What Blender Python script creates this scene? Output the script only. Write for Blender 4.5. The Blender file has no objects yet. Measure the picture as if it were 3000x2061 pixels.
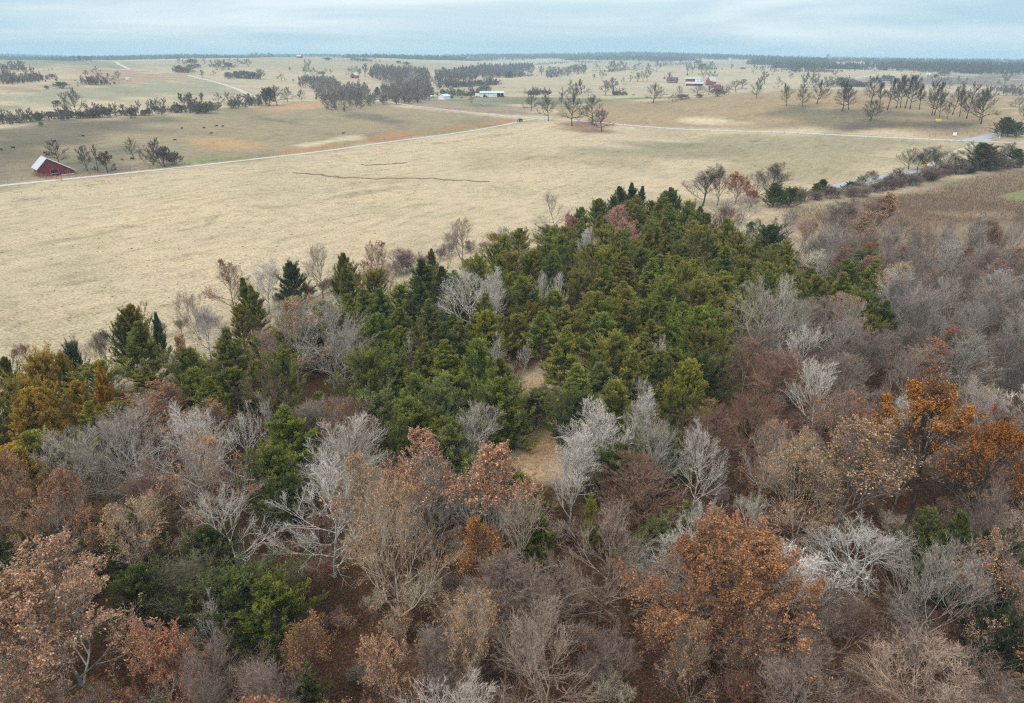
import bpy, bmesh, math, random
import numpy as np
from mathutils import Matrix, Vector, Euler
rad = math.radians
random.seed(7)
RNG = np.random.default_rng(7)

# ------------------------------------------------------------------ camera, sky, sun, exposure
S = bpy.context.scene
COL = S.collection
CAM_H, PITCH, ROLL, FPX = 40.0, 22.8, 0.27, 700.0
W0, H0 = 1024.0, 703.0
cam_data = bpy.data.cameras.new('camera')
cam = bpy.data.objects.new('camera', cam_data)
COL.objects.link(cam)
cam_data.sensor_width = 36.0
cam_data.lens = FPX / W0 * 36.0
cam_data.clip_start = 0.5
cam_data.clip_end = 40000
CAMROT = Matrix.Rotation(rad(90 - PITCH), 3, 'X') @ Matrix.Rotation(rad(ROLL), 3, 'Z')
cam.matrix_world = Matrix.Translation((0, 0, CAM_H)) @ CAMROT.to_4x4()
S.camera = cam
CR = np.array(CAMROT)

SUN_EL, SUN_AZ = 46.0, 215.0     # azimuth measured clockwise from +Y
world = bpy.data.worlds.new('World')
S.world = world
world.use_nodes = True
def nd(nt, t, **kw):
    n = nt.nodes.new(t)
    for k, v in kw.items():
        if k in n.inputs.keys() if hasattr(n.inputs, 'keys') else False:
            n.inputs[k].default_value = v
        else:
            setattr(n, k, v)
    return n
def build_world():
    nt = world.node_tree
    nt.nodes.clear()
    L = nt.links.new
    out = nt.nodes.new('ShaderNodeOutputWorld')
    bg = nt.nodes.new('ShaderNodeBackground'); bg.inputs['Strength'].default_value = 1.0
    sky = nt.nodes.new('ShaderNodeTexSky'); sky.sky_type = 'NISHITA'; sky.sun_disc = False
    sky.sun_elevation = rad(SUN_EL); sky.sun_rotation = rad(SUN_AZ)
    skym = nt.nodes.new('ShaderNodeVectorMath'); skym.operation = 'SCALE'; skym.inputs['Scale'].default_value = 0.055
    L(sky.outputs['Color'], skym.inputs[0])
    tc = nt.nodes.new('ShaderNodeTexCoord')
    sep = nt.nodes.new('ShaderNodeSeparateXYZ'); L(tc.outputs['Generated'], sep.inputs[0])
    # overcast layer: clouds stretched flat towards the horizon
    mp = nt.nodes.new('ShaderNodeMapping'); mp.inputs['Scale'].default_value = (1.6, 1.6, 17.0)
    L(tc.outputs['Generated'], mp.inputs[0])
    n1 = nt.nodes.new('ShaderNodeTexNoise'); n1.inputs['Scale'].default_value = 1.35; n1.inputs['Detail'].default_value = 6; n1.inputs['Roughness'].default_value = 0.5; n1.inputs['Distortion'].default_value = 0.5
    L(mp.outputs[0], n1.inputs['Vector'])
    cr = nt.nodes.new('ShaderNodeValToRGB')
    cr.color_ramp.elements[0].position = 0.38; cr.color_ramp.elements[0].color = (0.440, 0.630, 0.740, 1)
    cr.color_ramp.elements[1].position = 0.64; cr.color_ramp.elements[1].color = (0.800, 0.885, 0.920, 1)
    L(n1.outputs['Fac'], cr.inputs[0])
    # an overcast sky is about two to three times as bright overhead as at the horizon
    up = nt.nodes.new('ShaderNodeMapRange'); up.inputs['From Min'].default_value = 0.03; up.inputs['From Max'].default_value = 1.0
    up.inputs['To Min'].default_value = 1.0; up.inputs['To Max'].default_value = 2.0
    L(sep.outputs['Z'], up.inputs['Value'])
    upc = nt.nodes.new('ShaderNodeMapRange'); upc.inputs['From Min'].default_value = 0.10; upc.inputs['From Max'].default_value = 0.6
    L(sep.outputs['Z'], upc.inputs['Value'])
    neutral = nt.nodes.new('ShaderNodeMixRGB'); neutral.inputs['Color2'].default_value = (0.80, 0.82, 0.83, 1)
    L(upc.outputs[0], neutral.inputs['Fac']); L(cr.outputs[0], neutral.inputs['Color1'])
    sc = nt.nodes.new('ShaderNodeVectorMath'); sc.operation = 'SCALE'
    L(neutral.outputs[0], sc.inputs[0]); L(up.outputs[0], sc.inputs['Scale'])
    mx = nt.nodes.new('ShaderNodeMixRGB'); mx.inputs['Fac'].default_value = 0.9
    L(skym.outputs[0], mx.inputs['Color1']); L(sc.outputs[0], mx.inputs['Color2'])
    L(mx.outputs[0], bg.inputs['Color']); L(bg.outputs[0], out.inputs['Surface'])
build_world()
sd = bpy.data.lights.new('sun', 'SUN'); sd.energy = 1.5; sd.angle = rad(12); sd.color = (1.0, 0.96, 0.9)
sun = bpy.data.objects.new('sun', sd); COL.objects.link(sun)
sdir = Vector((math.sin(rad(SUN_AZ)) * math.cos(rad(SUN_EL)), math.cos(rad(SUN_AZ)) * math.cos(rad(SUN_EL)), math.sin(rad(SUN_EL))))
sun.rotation_euler = (-sdir).to_track_quat('-Z', 'Y').to_euler()
sun.location = (0, 0, 200)
S.view_settings.view_transform = 'Standard'
S.view_settings.look = 'None'
S.view_settings.gamma = 1.0
S.view_settings.use_curve_mapping = False
S.view_settings.exposure = 0.2
S.render.engine = 'CYCLES'
S.cycles.max_bounces = 5
S.cycles.diffuse_bounces = 1
S.cycles.glossy_bounces = 1
S.cycles.transmission_bounces = 2
S.cycles.transparent_max_bounces = 4
S.cycles.volume_bounces = 1
S.cycles.use_denoising = False
S.cycles.sample_clamp_indirect = 4.0
S.cycles.pixel_filter_type = 'BLACKMAN_HARRIS'
S.cycles.filter_width = 1.2

# ------------------------------------------------------------------ the lie of the land
RR = np.array([0, 250, 350, 420, 480, 560, 640, 740, 900, 1100, 1350, 1700, 2100, 2600, 3300, 4200, 6000, 9000, 30000], float)
CC = np.array([-200, 0, 128, 256, 384, 512, 640, 768, 896, 1024, 1224], float)
ZZ = np.array([
 [0, 0, 4, 6.5, 5, 6, 11, 16, 18, 21, 25, 27, 25, 22, 23, 25, 24, 24, 24],
 [0, 0, 4, 6.5, 5, 6, 11, 16, 18, 21, 25, 27, 25, 22, 23, 25, 24, 24, 24],
 [0, 0, 2, 5, 6.5, 6, 9, 13, 17, 20, 25, 28, 27, 23, 24, 26, 25, 25, 25],
 [0, 0, 0, 1, 3.5, 6, 4, 4, 9, 15, 22, 31, 36, 32, 26, 28, 30, 28, 28],
 [0, 0, 0, 0, 2, 6, 7, 3, 4, 12, 17, 28, 35, 33, 30, 40, 36, 30, 28],
 [0, 0, 0, 0, 0, 1, 4, 5.5, 6, 9.5, 4, 13, 9, 23, 26, 48, 38, 30, 28],
 [0, 0, 0, 0, 1, 5, 8, 5, 4, 8, 8, 17, 14, 27, 34, 56, 36, 30, 28],
 [0, 0, 0, 1, 4, 10, 15, 11, 5, 5, 10, 18, 16, 27, 28, 38, 32, 28, 26],
 [0, 0.5, 1, 3, 8, 13, 15.5, 11, 2, 3, 10, 18, 18, 26, 31, 31, 28, 26, 26],
 [0, 1, 1, 2, 6, 9, 10, 8, 2, 4, 8, 14, 16, 25, 28, 28, 26, 24, 24],
 [0, 1, 1, 2, 6, 9, 10, 8, 2, 4, 8, 14, 16, 25, 28, 28, 26, 24, 24]], float)
LR0, LR1, NLR, NC = math.log(20.0), math.log(30000.0), 500, 240
_lr = np.linspace(LR0, LR1, NLR); _cc = np.linspace(-200, 1224, NC)
_t = np.stack([np.interp(np.exp(_lr), RR, row) for row in ZZ])
_t = np.stack([np.interp(_cc, CC, _t[:, j]) for j in range(NLR)], 1)
def _blur(a, n, ax):
    k = np.hanning(n + 2)[1:-1]; k /= k.sum()
    pad = [(0, 0), (0, 0)]; pad[ax] = (n // 2, n // 2)
    return np.apply_along_axis(lambda v: np.convolve(v, k, 'valid'), ax, np.pad(a, pad, 'edge'))
TAB = _blur(_blur(_t, 15, 1), 35, 0)
def terr(x, y):
    x = np.asarray(x, float); y = np.asarray(y, float)
    r = np.hypot(x, y)
    az = np.arctan2(x, y)
    px = 512 + 760 * np.tan(np.clip(az, -rad(43), rad(43)))
    ci = np.clip((px + 200) / 1424 * (NC - 1), 0, NC - 1.001)
    li = np.clip((np.log(np.maximum(r, 20.0)) - LR0) / (LR1 - LR0) * (NLR - 1), 0, NLR - 1.001)
    c0 = ci.astype(int); l0 = li.astype(int); fc = ci - c0; fl = li - l0
    z = (TAB[c0, l0] * (1 - fc) + TAB[c0 + 1, l0] * fc) * (1 - fl) + (TAB[c0, l0 + 1] * (1 - fc) + TAB[c0 + 1, l0 + 1] * fc) * fl
    back = np.clip((np.abs(az) - rad(60)) / rad(60), 0, 1)
    z = z * (1 - back) + 12 * back * np.clip(r / 3000, 0, 1)
    w1 = np.clip((r - 60) / 300, 0, 1)
    z = z + w1 * 0.35 * (np.sin(x * 0.045 + 1.3 * np.sin(y * 0.021)) + np.sin(y * 0.037 + x * 0.013 + 1.0))
    w3 = np.clip((r - 2600) / 900, 0, 1)
    z = z + w3 * (4.0 * np.sin(x / 310.0 + 1.3 * np.sin(y / 700.0)) + 3.0 * np.sin(x / 137.0 + y / 260.0))
    w2 = np.clip((r - 750) / 800, 0, 1) * np.clip((5000 - r) / 2500, 0, 1)
    z = z + w2 * (3.2 * np.sin(x / 150.0 + 1.7 * np.sin(y / 310.0)) * np.sin(y / 215.0 + x / 420.0) + 1.6 * np.sin(x / 71.0 + y / 93.0))
    return z

# picture measurements are turned into places on the ground through these
CROP = {'R1': (0, 100, 2.904), 'R2': (750, 120, 2.904), 'R3': (1400, 120, 2.904), 'R4': (2200, 120, 2.66), 'R5': (0, 500, 2.28),
        'R6': (1000, 450, 2.28), 'R7': (1900, 400, 2.112), 'R8': (0, 1100, 1.661), 'R9': (1000, 1100, 1.661), 'R10': (2000, 1100, 1.661),
        'D': (0, 0, 0.7743), 'F1': (1150, 200, 5.8075), 'F2': (1900, 200, 8.935), 'J': (2640, 320, 6.453)}
K = 2.9297
def P(c, a, b):
    x0, y0, s = CROP[c]
    return ((x0 + a / s) / K, (y0 + b / s) / K)
def pxw(c, w): return w / CROP[c][2] / K
def ray(px, py):
    v = np.array([(px - W0 / 2) / FPX, (H0 / 2 - py) / FPX, -1.0])
    return CR @ v
_ts = np.concatenate([np.arange(20, 700, 1.0), np.exp(np.linspace(math.log(700), math.log(9000), 2500))])
def hit(px, py, h=0.0):
    """the place where something h tall has its top at that pixel (h = 0: the ground itself)"""
    d = ray(px, py)
    x = d[0] * _ts; y = d[1] * _ts; z = CAM_H + d[2] * _ts
    f = z - terr(x, y) - h
    k = np.nonzero(f < 0)[0]
    if len(k) == 0:
        j = len(_ts) - 1 if d[2] < 0 else int(np.argmin(f[:2800]))
        t = _ts[j]
    else:
        j = k[0]
        t = _ts[j] if j == 0 else _ts[j - 1] + (_ts[j] - _ts[j - 1]) * f[j - 1] / (f[j - 1] - f[j])
    return float(d[0] * t), float(d[1] * t), float(t)
def G(c, a, b): return hit(*P(c, a, b))[:2]
def GP(c, pts, h=0.0): return [hit(*P(c, a, b), h)[:2] for a, b in pts]
def proj(x, y, z):
    q = CR.T @ np.array([x, y, z - CAM_H])
    if q[2] > -0.1: return None
    return W0 / 2 + FPX * q[0] / -q[2], H0 / 2 - FPX * q[1] / -q[2], -q[2]
def px_world(px, r):
    t = (px - 512) / 760.0
    az = math.atan(t)
    return r * math.sin(az), r * math.cos(az)

# ------------------------------------------------------------------ helpers
def tag(o, label=None, cat=None, group=None, kind=None):
    if label: o['label'] = label
    if cat: o['category'] = cat
    if group: o['group'] = group
    if kind: o['kind'] = kind
    return o
def mesh_np(name, V, F3=None, F4=None, mats=(), var=None, m3=None, m4=None, smooth=False):
    me = bpy.data.meshes.new(name)
    V = np.asarray(V, np.float32)
    n3 = 0 if F3 is None else len(F3); n4 = 0 if F4 is None else len(F4)
    me.vertices.add(len(V)); me.vertices.foreach_set('co', V.ravel())
    me.loops.add(n3 * 3 + n4 * 4)
    idx = []
    if n3: idx.append(np.asarray(F3, np.int32).ravel())
    if n4: idx.append(np.asarray(F4, np.int32).ravel())
    me.loops.foreach_set('vertex_index', np.concatenate(idx))
    me.polygons.add(n3 + n4)
    st = np.concatenate([np.arange(n3) * 3, n3 * 3 + np.arange(n4) * 4]).astype(np.int32)
    me.polygons.foreach_set('loop_start', st)
    for m in mats: me.materials.append(m)
    if m3 is not None or m4 is not None:
        mi = np.concatenate([np.zeros(n3, np.int32) if m3 is None else np.broadcast_to(m3, n3), np.zeros(n4, np.int32) if m4 is None else np.broadcast_to(m4, n4)]).astype(np.int32)
        me.polygons.foreach_set('material_index', mi)
    if var is not None:
        at = me.attributes.new('var', 'FLOAT', 'POINT'); at.data.foreach_set('value', np.asarray(var, np.float32))
    me.update(calc_edges=True)
    if smooth: me.polygons.foreach_set('use_smooth', np.ones(n3 + n4, bool))
    return me
def obj(name, me, parent=None, loc=None):
    o = bpy.data.objects.new(name, me); COL.objects.link(o)
    if parent: o.parent = parent
    if loc: o.location = loc
    return o
def empty(name, loc, rz=0.0):
    o = bpy.data.objects.new(name, None); COL.objects.link(o)
    o.location = loc; o.rotation_euler = (0, 0, rz); o.empty_display_size = 0.5
    return o
class MB:
    """collects boxes, prisms and tubes into one mesh"""
    def __init__(s): s.v = []; s.f = []
    def add(s, vs, fs):
        n = len(s.v); s.v += [tuple(v) for v in vs]; s.f += [tuple(i + n for i in f) for f in fs]; return s
    def box(s, x0, x1, y0, y1, z0, z1):
        return s.add([(x0, y0, z0), (x1, y0, z0), (x1, y1, z0), (x0, y1, z0), (x0, y0, z1), (x1, y0, z1), (x1, y1, z1), (x0, y1, z1)],
                     [(0, 3, 2, 1), (4, 5, 6, 7), (0, 1, 5, 4), (1, 2, 6, 5), (2, 3, 7, 6), (3, 0, 4, 7)])
    def slab(s, quad, th):
        q = [Vector(p) for p in quad]; n = (q[1] - q[0]).cross(q[3] - q[0]).normalized() * th
        vs = q + [p - n for p in q]
        return s.add(vs, [(0, 1, 2, 3), (7, 6, 5, 4), (0, 4, 5, 1), (1, 5, 6, 2), (2, 6, 7, 3), (3, 7, 4, 0)])
    def prism(s, prof, y0, y1):
        n = len(prof)
        return s.add([(x, y0, z) for x, z in prof] + [(x, y1, z) for x, z in prof],
                     [tuple(range(n)), tuple(range(2 * n - 1, n - 1, -1))] + [(i, i + n, (i + 1) % n + n, (i + 1) % n) for i in range(n)])
    def tube(s, p, q, r0, r1=None, k=6):
        p = Vector(p); q = Vector(q); r1 = r0 if r1 is None else r1
        d = (q - p).normalized(); u = d.orthogonal().normalized(); w = d.cross(u)
        vs = [p + (u * math.cos(a) + w * math.sin(a)) * r0 for a in [2 * math.pi * i / k for i in range(k)]]
        vs += [q + (u * math.cos(a) + w * math.sin(a)) * r1 for a in [2 * math.pi * i / k for i in range(k)]]
        return s.add(vs, [tuple(reversed(range(k))), tuple(range(k, 2 * k))] + [(i, (i + 1) % k, (i + 1) % k + k, i + k) for i in range(k)])
    def build(s, name, mat, parent=None, loc=None, bevel=0):
        me = bpy.data.meshes.new(name); me.from_pydata(s.v, [], s.f); me.materials.append(mat)
        bm = bmesh.new(); bm.from_mesh(me); bmesh.ops.recalc_face_normals(bm, faces=bm.faces); bm.to_mesh(me); bm.free()
        o = obj(name, me, parent, loc)
        if bevel:
            b = o.modifiers.new('bevel', 'BEVEL'); b.width = bevel; b.segments = 2
        return o

# ------------------------------------------------------------------ materials
def newmat(name):
    m = bpy.data.materials.new(name); m.use_nodes = True
    nt = m.node_tree; b = nt.nodes['Principled BSDF']
    return m, nt, b, nt.links.new
def noise(nt, scale, detail=3, rough=0.5, vec=None, dist=0.0):
    n = nt.nodes.new('ShaderNodeTexNoise'); n.inputs['Scale'].default_value = scale; n.inputs['Detail'].default_value = detail
    n.inputs['Roughness'].default_value = rough; n.inputs['Distortion'].default_value = dist
    if vec is not None: nt.links.new(vec, n.inputs['Vector'])
    return n
def ramp(nt, src, stops):
    r = nt.nodes.new('ShaderNodeValToRGB'); e = r.color_ramp.elements
    while len(e) < len(stops): e.new(0.5)
    for i, (p, c) in enumerate(stops):
        e[i].position = p; e[i].color = (*c, 1) if not isinstance(c, (int, float)) else (c, c, c, 1)
    nt.links.new(src, r.inputs[0]); return r
def mixrgb(nt, mode, fac, a, b):
    m = nt.nodes.new('ShaderNodeMixRGB'); m.blend_type = mode
    for k, v in (('Fac', fac), ('Color1', a), ('Color2', b)):
        if isinstance(v, (int, float)): m.inputs[k].default_value = v if k == 'Fac' else (v, v, v, 1)
        elif isinstance(v, tuple): m.inputs[k].default_value = (*v, 1)
        else: nt.links.new(v, m.inputs[k])
    return m.outputs[0]
def plain(name, c, rough=0.7, metal=0.0, var=0.25, scale=1.2):
    m, nt, b, L = newmat(name)
    tc = nt.nodes.new('ShaderNodeTexCoord')
    n = noise(nt, scale, 5, 0.6, tc.outputs['Object'])
    r = ramp(nt, n.outputs['Fac'], [(0.3, 1 - var), (0.7, 1 + var * 0.3)])
    L(mixrgb(nt, 'MULTIPLY', 1.0, c, r.outputs[0]), b.inputs['Base Color'])
    b.inputs['Roughness'].default_value = rough; b.inputs['Metallic'].default_value = metal
    b.inputs['Specular IOR Level'].default_value = 0.3
    return m
def ribbed(name, c, freq, rough=0.5, metal=0.0, axis='X', streak=0.2, depth=0.02):
    """boards or corrugated sheet: relief across one axis with weathering streaks"""
    m, nt, b, L = newmat(name)
    tc = nt.nodes.new('ShaderNodeTexCoord')
    w = nt.nodes.new('ShaderNodeTexWave'); w.wave_type = 'BANDS'; w.bands_direction = axis; w.inputs['Scale'].default_value = freq
    L(tc.outputs['Object'], w.inputs['Vector'])
    bp = nt.nodes.new('ShaderNodeBump'); bp.inputs['Strength'].default_value = 0.6; bp.inputs['Distance'].default_value = depth
    L(w.outputs['Fac'], bp.inputs['Height']); L(bp.outputs[0], b.inputs['Normal'])
    mp = nt.nodes.new('ShaderNodeMapping'); mp.inputs['Scale'].default_value = (3, 3, 0.35); L(tc.outputs['Object'], mp.inputs[0])
    n = noise(nt, 1.0, 6, 0.65, mp.outputs[0])
    r = ramp(nt, n.outputs['Fac'], [(0.3, 1 - streak), (0.65, 1.05)])
    L(mixrgb(nt, 'MULTIPLY', 1.0, c, r.outputs[0]), b.inputs['Base Color'])
    b.inputs['Roughness'].default_value = rough; b.inputs['Metallic'].default_value = metal
    return m
def m_bark():
    m, nt, b, L = newmat('bark')
    oi = nt.nodes.new('ShaderNodeObjectInfo'); tc = nt.nodes.new('ShaderNodeTexCoord')
    n = noise(nt, 2.2, 5, 0.65, tc.outputs['Object'])
    r = ramp(nt, n.outputs['Fac'], [(0.36, 0.0), (0.60, 1.0)])
    dk = mixrgb(nt, 'MULTIPLY', 1.0, oi.outputs['Color'], (0.20, 0.18, 0.165))
    lt = mixrgb(nt, 'MULTIPLY', 1.0, oi.outputs['Color'], (0.80, 0.80, 0.78))
    L(mixrgb(nt, 'MIX', r.outputs[0], dk, lt), b.inputs['Base Color'])
    b.inputs['Roughness'].default_value = 0.9; b.inputs['Specular IOR Level'].default_value = 0.15
    bp = nt.nodes.new('ShaderNodeBump'); bp.inputs['Distance'].default_value = 0.05; L(n.outputs['Fac'], bp.inputs['Height']); L(bp.outputs[0], b.inputs['Normal'])
    return m
def m_twig():
    m, nt, b, L = newmat('twig')
    oi = nt.nodes.new('ShaderNodeObjectInfo'); at = nt.nodes.new('ShaderNodeAttribute'); at.attribute_name = 'var'
    r = ramp(nt, at.outputs['Fac'], [(0.0, (0.30, 0.25, 0.24)), (0.5, (0.75, 0.71, 0.68)), (1.0, (1.3, 1.32, 1.32))])
    L(mixrgb(nt, 'MULTIPLY', 1.0, oi.outputs['Color'], r.outputs[0]), b.inputs['Base Color'])
    b.inputs['Roughness'].default_value = 0.85; b.inputs['Specular IOR Level'].default_value = 0.15
    return m
def m_leaf(name, stops, transl=0.25):
    m, nt, b, L = newmat(name)
    oi = nt.nodes.new('ShaderNodeObjectInfo'); at = nt.nodes.new('ShaderNodeAttribute'); at.attribute_name = 'var'
    r = ramp(nt, at.outputs['Fac'], stops)
    c = mixrgb(nt, 'MULTIPLY', 1.0, oi.outputs['Color'], r.outputs[0])
    L(c, b.inputs['Base Color'])
    b.inputs['Roughness'].default_value = 0.65; b.inputs['Specular IOR Level'].default_value = 0.25
    tr = nt.nodes.new('ShaderNodeBsdfTranslucent'); L(c, tr.inputs['Color'])
    mx = nt.nodes.new('ShaderNodeMixShader'); mx.inputs[0].default_value = transl
    L(b.outputs[0], mx.inputs[1]); L(tr.outputs[0], mx.inputs[2])
    L(mx.outputs[0], nt.nodes['Material Output'].inputs['Surface'])
    return m
def m_ground():
    m, nt, b, L = newmat('ground_cover')
    at = nt.nodes.new('ShaderNodeAttribute'); at.attribute_name = 'Col'
    li = nt.nodes.new('ShaderNodeAttribute'); li.attribute_name = 'litter'
    geo = nt.nodes.new('ShaderNodeNewGeometry'); pos = geo.outputs['Position']
    # long mowing and drainage streaks parallel to the gravel road
    mp = nt.nodes.new('ShaderNodeMapping'); mp.vector_type = 'TEXTURE'; mp.inputs['Rotation'].default_value = (0, 0, ROAD_ANG); mp.inputs['Scale'].default_value = (15, 2.8, 1)
    L(pos, mp.inputs[0])
    st = noise(nt, 1.0, 5, 0.62, mp.outputs[0], 0.6)
    str_ = ramp(nt, st.outputs['Fac'], [(0.25, (0.66, 0.63, 0.60)), (0.44, (0.95, 0.94, 0.93)), (0.72, (1.07, 1.07, 1.06))])
    big = noise(nt, 0.018, 5, 0.6, pos, 0.4)
    bigr = ramp(nt, big.outputs['Fac'], [(0.3, (0.80, 0.82, 0.78)), (0.5, (1.0, 1.0, 1.0)), (0.7, (1.10, 1.07, 1.02))])
    mid = noise(nt, 0.23, 4, 0.65, pos)
    midr = ramp(nt, mid.outputs['Fac'], [(0.28, (0.76, 0.78, 0.72)), (0.5, (1.0, 1.0, 1.0)), (0.72, (1.08, 1.06, 1.02))])
    fine = noise(nt, 2.1, 5, 0.75, pos)
    finer = ramp(nt, fine.outputs['Fac'], [(0.32, (0.32, 0.31, 0.28)), (0.44, (0.84, 0.83, 0.81)), (0.58, (1.12, 1.11, 1.09)), (0.74, (1.40, 1.38, 1.32))])
    tuft = noise(nt, 0.85, 3, 0.7, pos)
    tuftr = ramp(nt, tuft.outputs['Fac'], [(0.29, (0.42, 0.43, 0.36)), (0.38, (1.0, 1.0, 1.0))])
    c = at.outputs['Color']
    for k in (str_, bigr, midr, finer, tuftr): c = mixrgb(nt, 'MULTIPLY', 1.0, c, k.outputs[0])
    # fallen leaves under the trees
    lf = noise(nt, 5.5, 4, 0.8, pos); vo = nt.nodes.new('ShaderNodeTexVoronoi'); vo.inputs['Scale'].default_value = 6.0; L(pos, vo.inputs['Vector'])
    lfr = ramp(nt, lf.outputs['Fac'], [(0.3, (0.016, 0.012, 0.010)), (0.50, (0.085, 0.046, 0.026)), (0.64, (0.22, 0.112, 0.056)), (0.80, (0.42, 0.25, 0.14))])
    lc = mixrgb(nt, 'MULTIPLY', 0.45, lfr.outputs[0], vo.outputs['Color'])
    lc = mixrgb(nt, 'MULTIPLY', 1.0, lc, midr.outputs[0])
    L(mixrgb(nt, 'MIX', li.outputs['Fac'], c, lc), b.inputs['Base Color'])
    b.inputs['Roughness'].default_value = 0.95; b.inputs['Specular IOR Level'].default_value = 0.1
    bp = nt.nodes.new('ShaderNodeBump'); bp.inputs['Strength'].default_value = 0.9; bp.inputs['Distance'].default_value = 0.25
    L(fine.outputs['Fac'], bp.inputs['Height']); L(bp.outputs[0], b.inputs['Normal'])
    return m
_a = G('D', 0, 421); _b = G('D', 1190, 273)
ROAD_ANG = math.atan2(_b[1] - _a[1], _b[0] - _a[0])
def m_road(name, c1, c2, ruts=0.0):
    m, nt, b, L = newmat(name)
    geo = nt.nodes.new('ShaderNodeNewGeometry'); at = nt.nodes.new('ShaderNodeAttribute'); at.attribute_name = 'var'
    n = noise(nt, 0.7, 6, 0.7, geo.outputs['Position'])
    r = ramp(nt, n.outputs['Fac'], [(0.3, c2), (0.65, c1)])
    e = ramp(nt, at.outputs['Fac'], [(0.0, (0.62, 0.56, 0.45)), (0.16, (1, 1, 1)), (0.42, (1, 1, 1)), (0.5, (1 - ruts, 1 - ruts, 1 - ruts * 1.1)), (0.58, (1, 1, 1)), (0.84, (1, 1, 1)), (1.0, (0.62, 0.56, 0.45))])
    L(mixrgb(nt, 'MULTIPLY', 1.0, r.outputs[0], e.outputs[0]), b.inputs['Base Color'])
    b.inputs['Roughness'].default_value = 0.9
    return m
BARK, TWIG = m_bark(), m_twig()
OAKLEAF = m_leaf('dry_leaf', [(0.0, (0.30, 0.24, 0.22)), (0.5, (0.80, 0.76, 0.74)), (0.85, (1.45, 1.5, 1.55)), (1.0, (1.7, 1.9, 2.1))], 0.2)
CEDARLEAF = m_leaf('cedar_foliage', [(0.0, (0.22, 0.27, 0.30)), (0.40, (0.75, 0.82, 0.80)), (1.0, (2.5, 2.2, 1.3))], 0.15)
GROUND = m_ground()
GRAVEL = m_road('gravel', (0.54, 0.515, 0.475), (0.36, 0.34, 0.305), 0.25)
DIRT = m_road('dirt', (0.50, 0.42, 0.33), (0.36, 0.30, 0.23), 0.2)
ASPHALT = m_road('asphalt', (0.36, 0.365, 0.38), (0.27, 0.275, 0.29), 0.04)
RED = ribbed('red_boards', (0.20, 0.020, 0.024), 2.4, 0.85, 0, 'X', 0.5)
RED2 = ribbed('faded_red_boards', (0.34, 0.05, 0.05), 2.0, 0.8, 0, 'X', 0.3)
WHITE = ribbed('white_siding', (0.72, 0.73, 0.74), 3.0, 0.6, 0, 'Z', 0.12)
TIN = ribbed('white_tin', (0.50, 0.52, 0.55), 2.0, 0.5, 0, 'Y', 0.3)
TINGREEN = ribbed('pale_green_tin', (0.45, 0.62, 0.60), 2.0, 0.45, 0, 'X', 0.12)
PURPLE = ribbed('shingles', (0.13, 0.10, 0.13), 2.5, 0.85, 0, 'Z', 0.25)
BRICKM = plain('brick_wall', (0.30, 0.12, 0.09), 0.85)
DARK = plain('shade_and_trim_black', (0.012, 0.012, 0.014), 0.9)  # near-black: shade painted into doorways and bays; also seams, doors, sign arrow
PIPERED = plain('red_pipe_paint', (0.40, 0.06, 0.05), 0.5)
WOODM = plain('weathered_wood', (0.24, 0.19, 0.15), 0.85)
WOODPALE = plain('pale_wood', (0.5, 0.42, 0.34), 0.85)
HIDE = plain('black_hide', (0.012, 0.011, 0.012), 0.7)
TEAL = plain('dark_teal_paint', (0.012, 0.07, 0.08), 0.25, 0.4, 0.05)
GLASS = plain('window_glass', (0.03, 0.05, 0.06), 0.08, 0, 0.05)
RUBBER = plain('rubber', (0.015, 0.015, 0.016), 0.85)
CHROME = plain('bright_metal', (0.55, 0.56, 0.58), 0.3, 0.8, 0.1)
YELLOW = plain('yellow_paint', (0.80, 0.52, 0.02), 0.5, 0, 0.06)
PALEYEL = plain('pale_yellow_paint', (0.72, 0.66, 0.14), 0.5, 0, 0.08)
SIGNGREEN = plain('street_sign_green', (0.05, 0.42, 0.33), 0.4, 0, 0.05)
WHITEP = plain('white_paint', (0.78, 0.79, 0.8), 0.5, 0, 0.08)
TRACTORRED = plain('tractor_red', (0.42, 0.03, 0.03), 0.4, 0, 0.1)
DKGREEN = plain('dark_green_paint', (0.02, 0.06, 0.05), 0.6, 0, 0.2)
WATERM = plain('pond_water', (0.05, 0.07, 0.08), 0.05, 0, 0.05)
ROCKM = plain('pale_rock', (0.42, 0.40, 0.38), 0.9)

# ------------------------------------------------------------------ terrain sheet with its grass kinds
def inpoly(x, y, poly):
    n = len(poly); ins = np.zeros(x.shape, bool); d2 = np.full(x.shape, 1e18)
    for i in range(n):
        x1, y1 = poly[i]; x2, y2 = poly[(i + 1) % n]
        c = ((y1 > y) != (y2 > y)) & (x < (x2 - x1) * (y - y1) / (y2 - y1 + 1e-12) + x1)
        ins ^= c
        dx, dy = x2 - x1, y2 - y1
        t = np.clip(((x - x1) * dx + (y - y1) * dy) / (dx * dx + dy * dy + 1e-9), 0, 1)
        d2 = np.minimum(d2, (x - x1 - t * dx) ** 2 + (y - y1 - t * dy) ** 2)
    d = np.sqrt(d2)
    return np.where(ins, d, -d)
STRAW = (0.475, 0.395, 0.275); PASTURE = (0.285, 0.238, 0.155); PBROWN = (0.165, 0.138, 0.102); ORANGE = (0.37, 0.215, 0.115)
PALE = (0.56, 0.47, 0.32); FTAN = (0.43, 0.365, 0.26); FGREEN = (0.25, 0.24, 0.165); PINK = (0.36, 0.26, 0.185)
BROWN = (0.185, 0.125, 0.088); GREEN = (0.19, 0.25, 0.09); PURP = (0.20, 0.165, 0.145)
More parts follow.
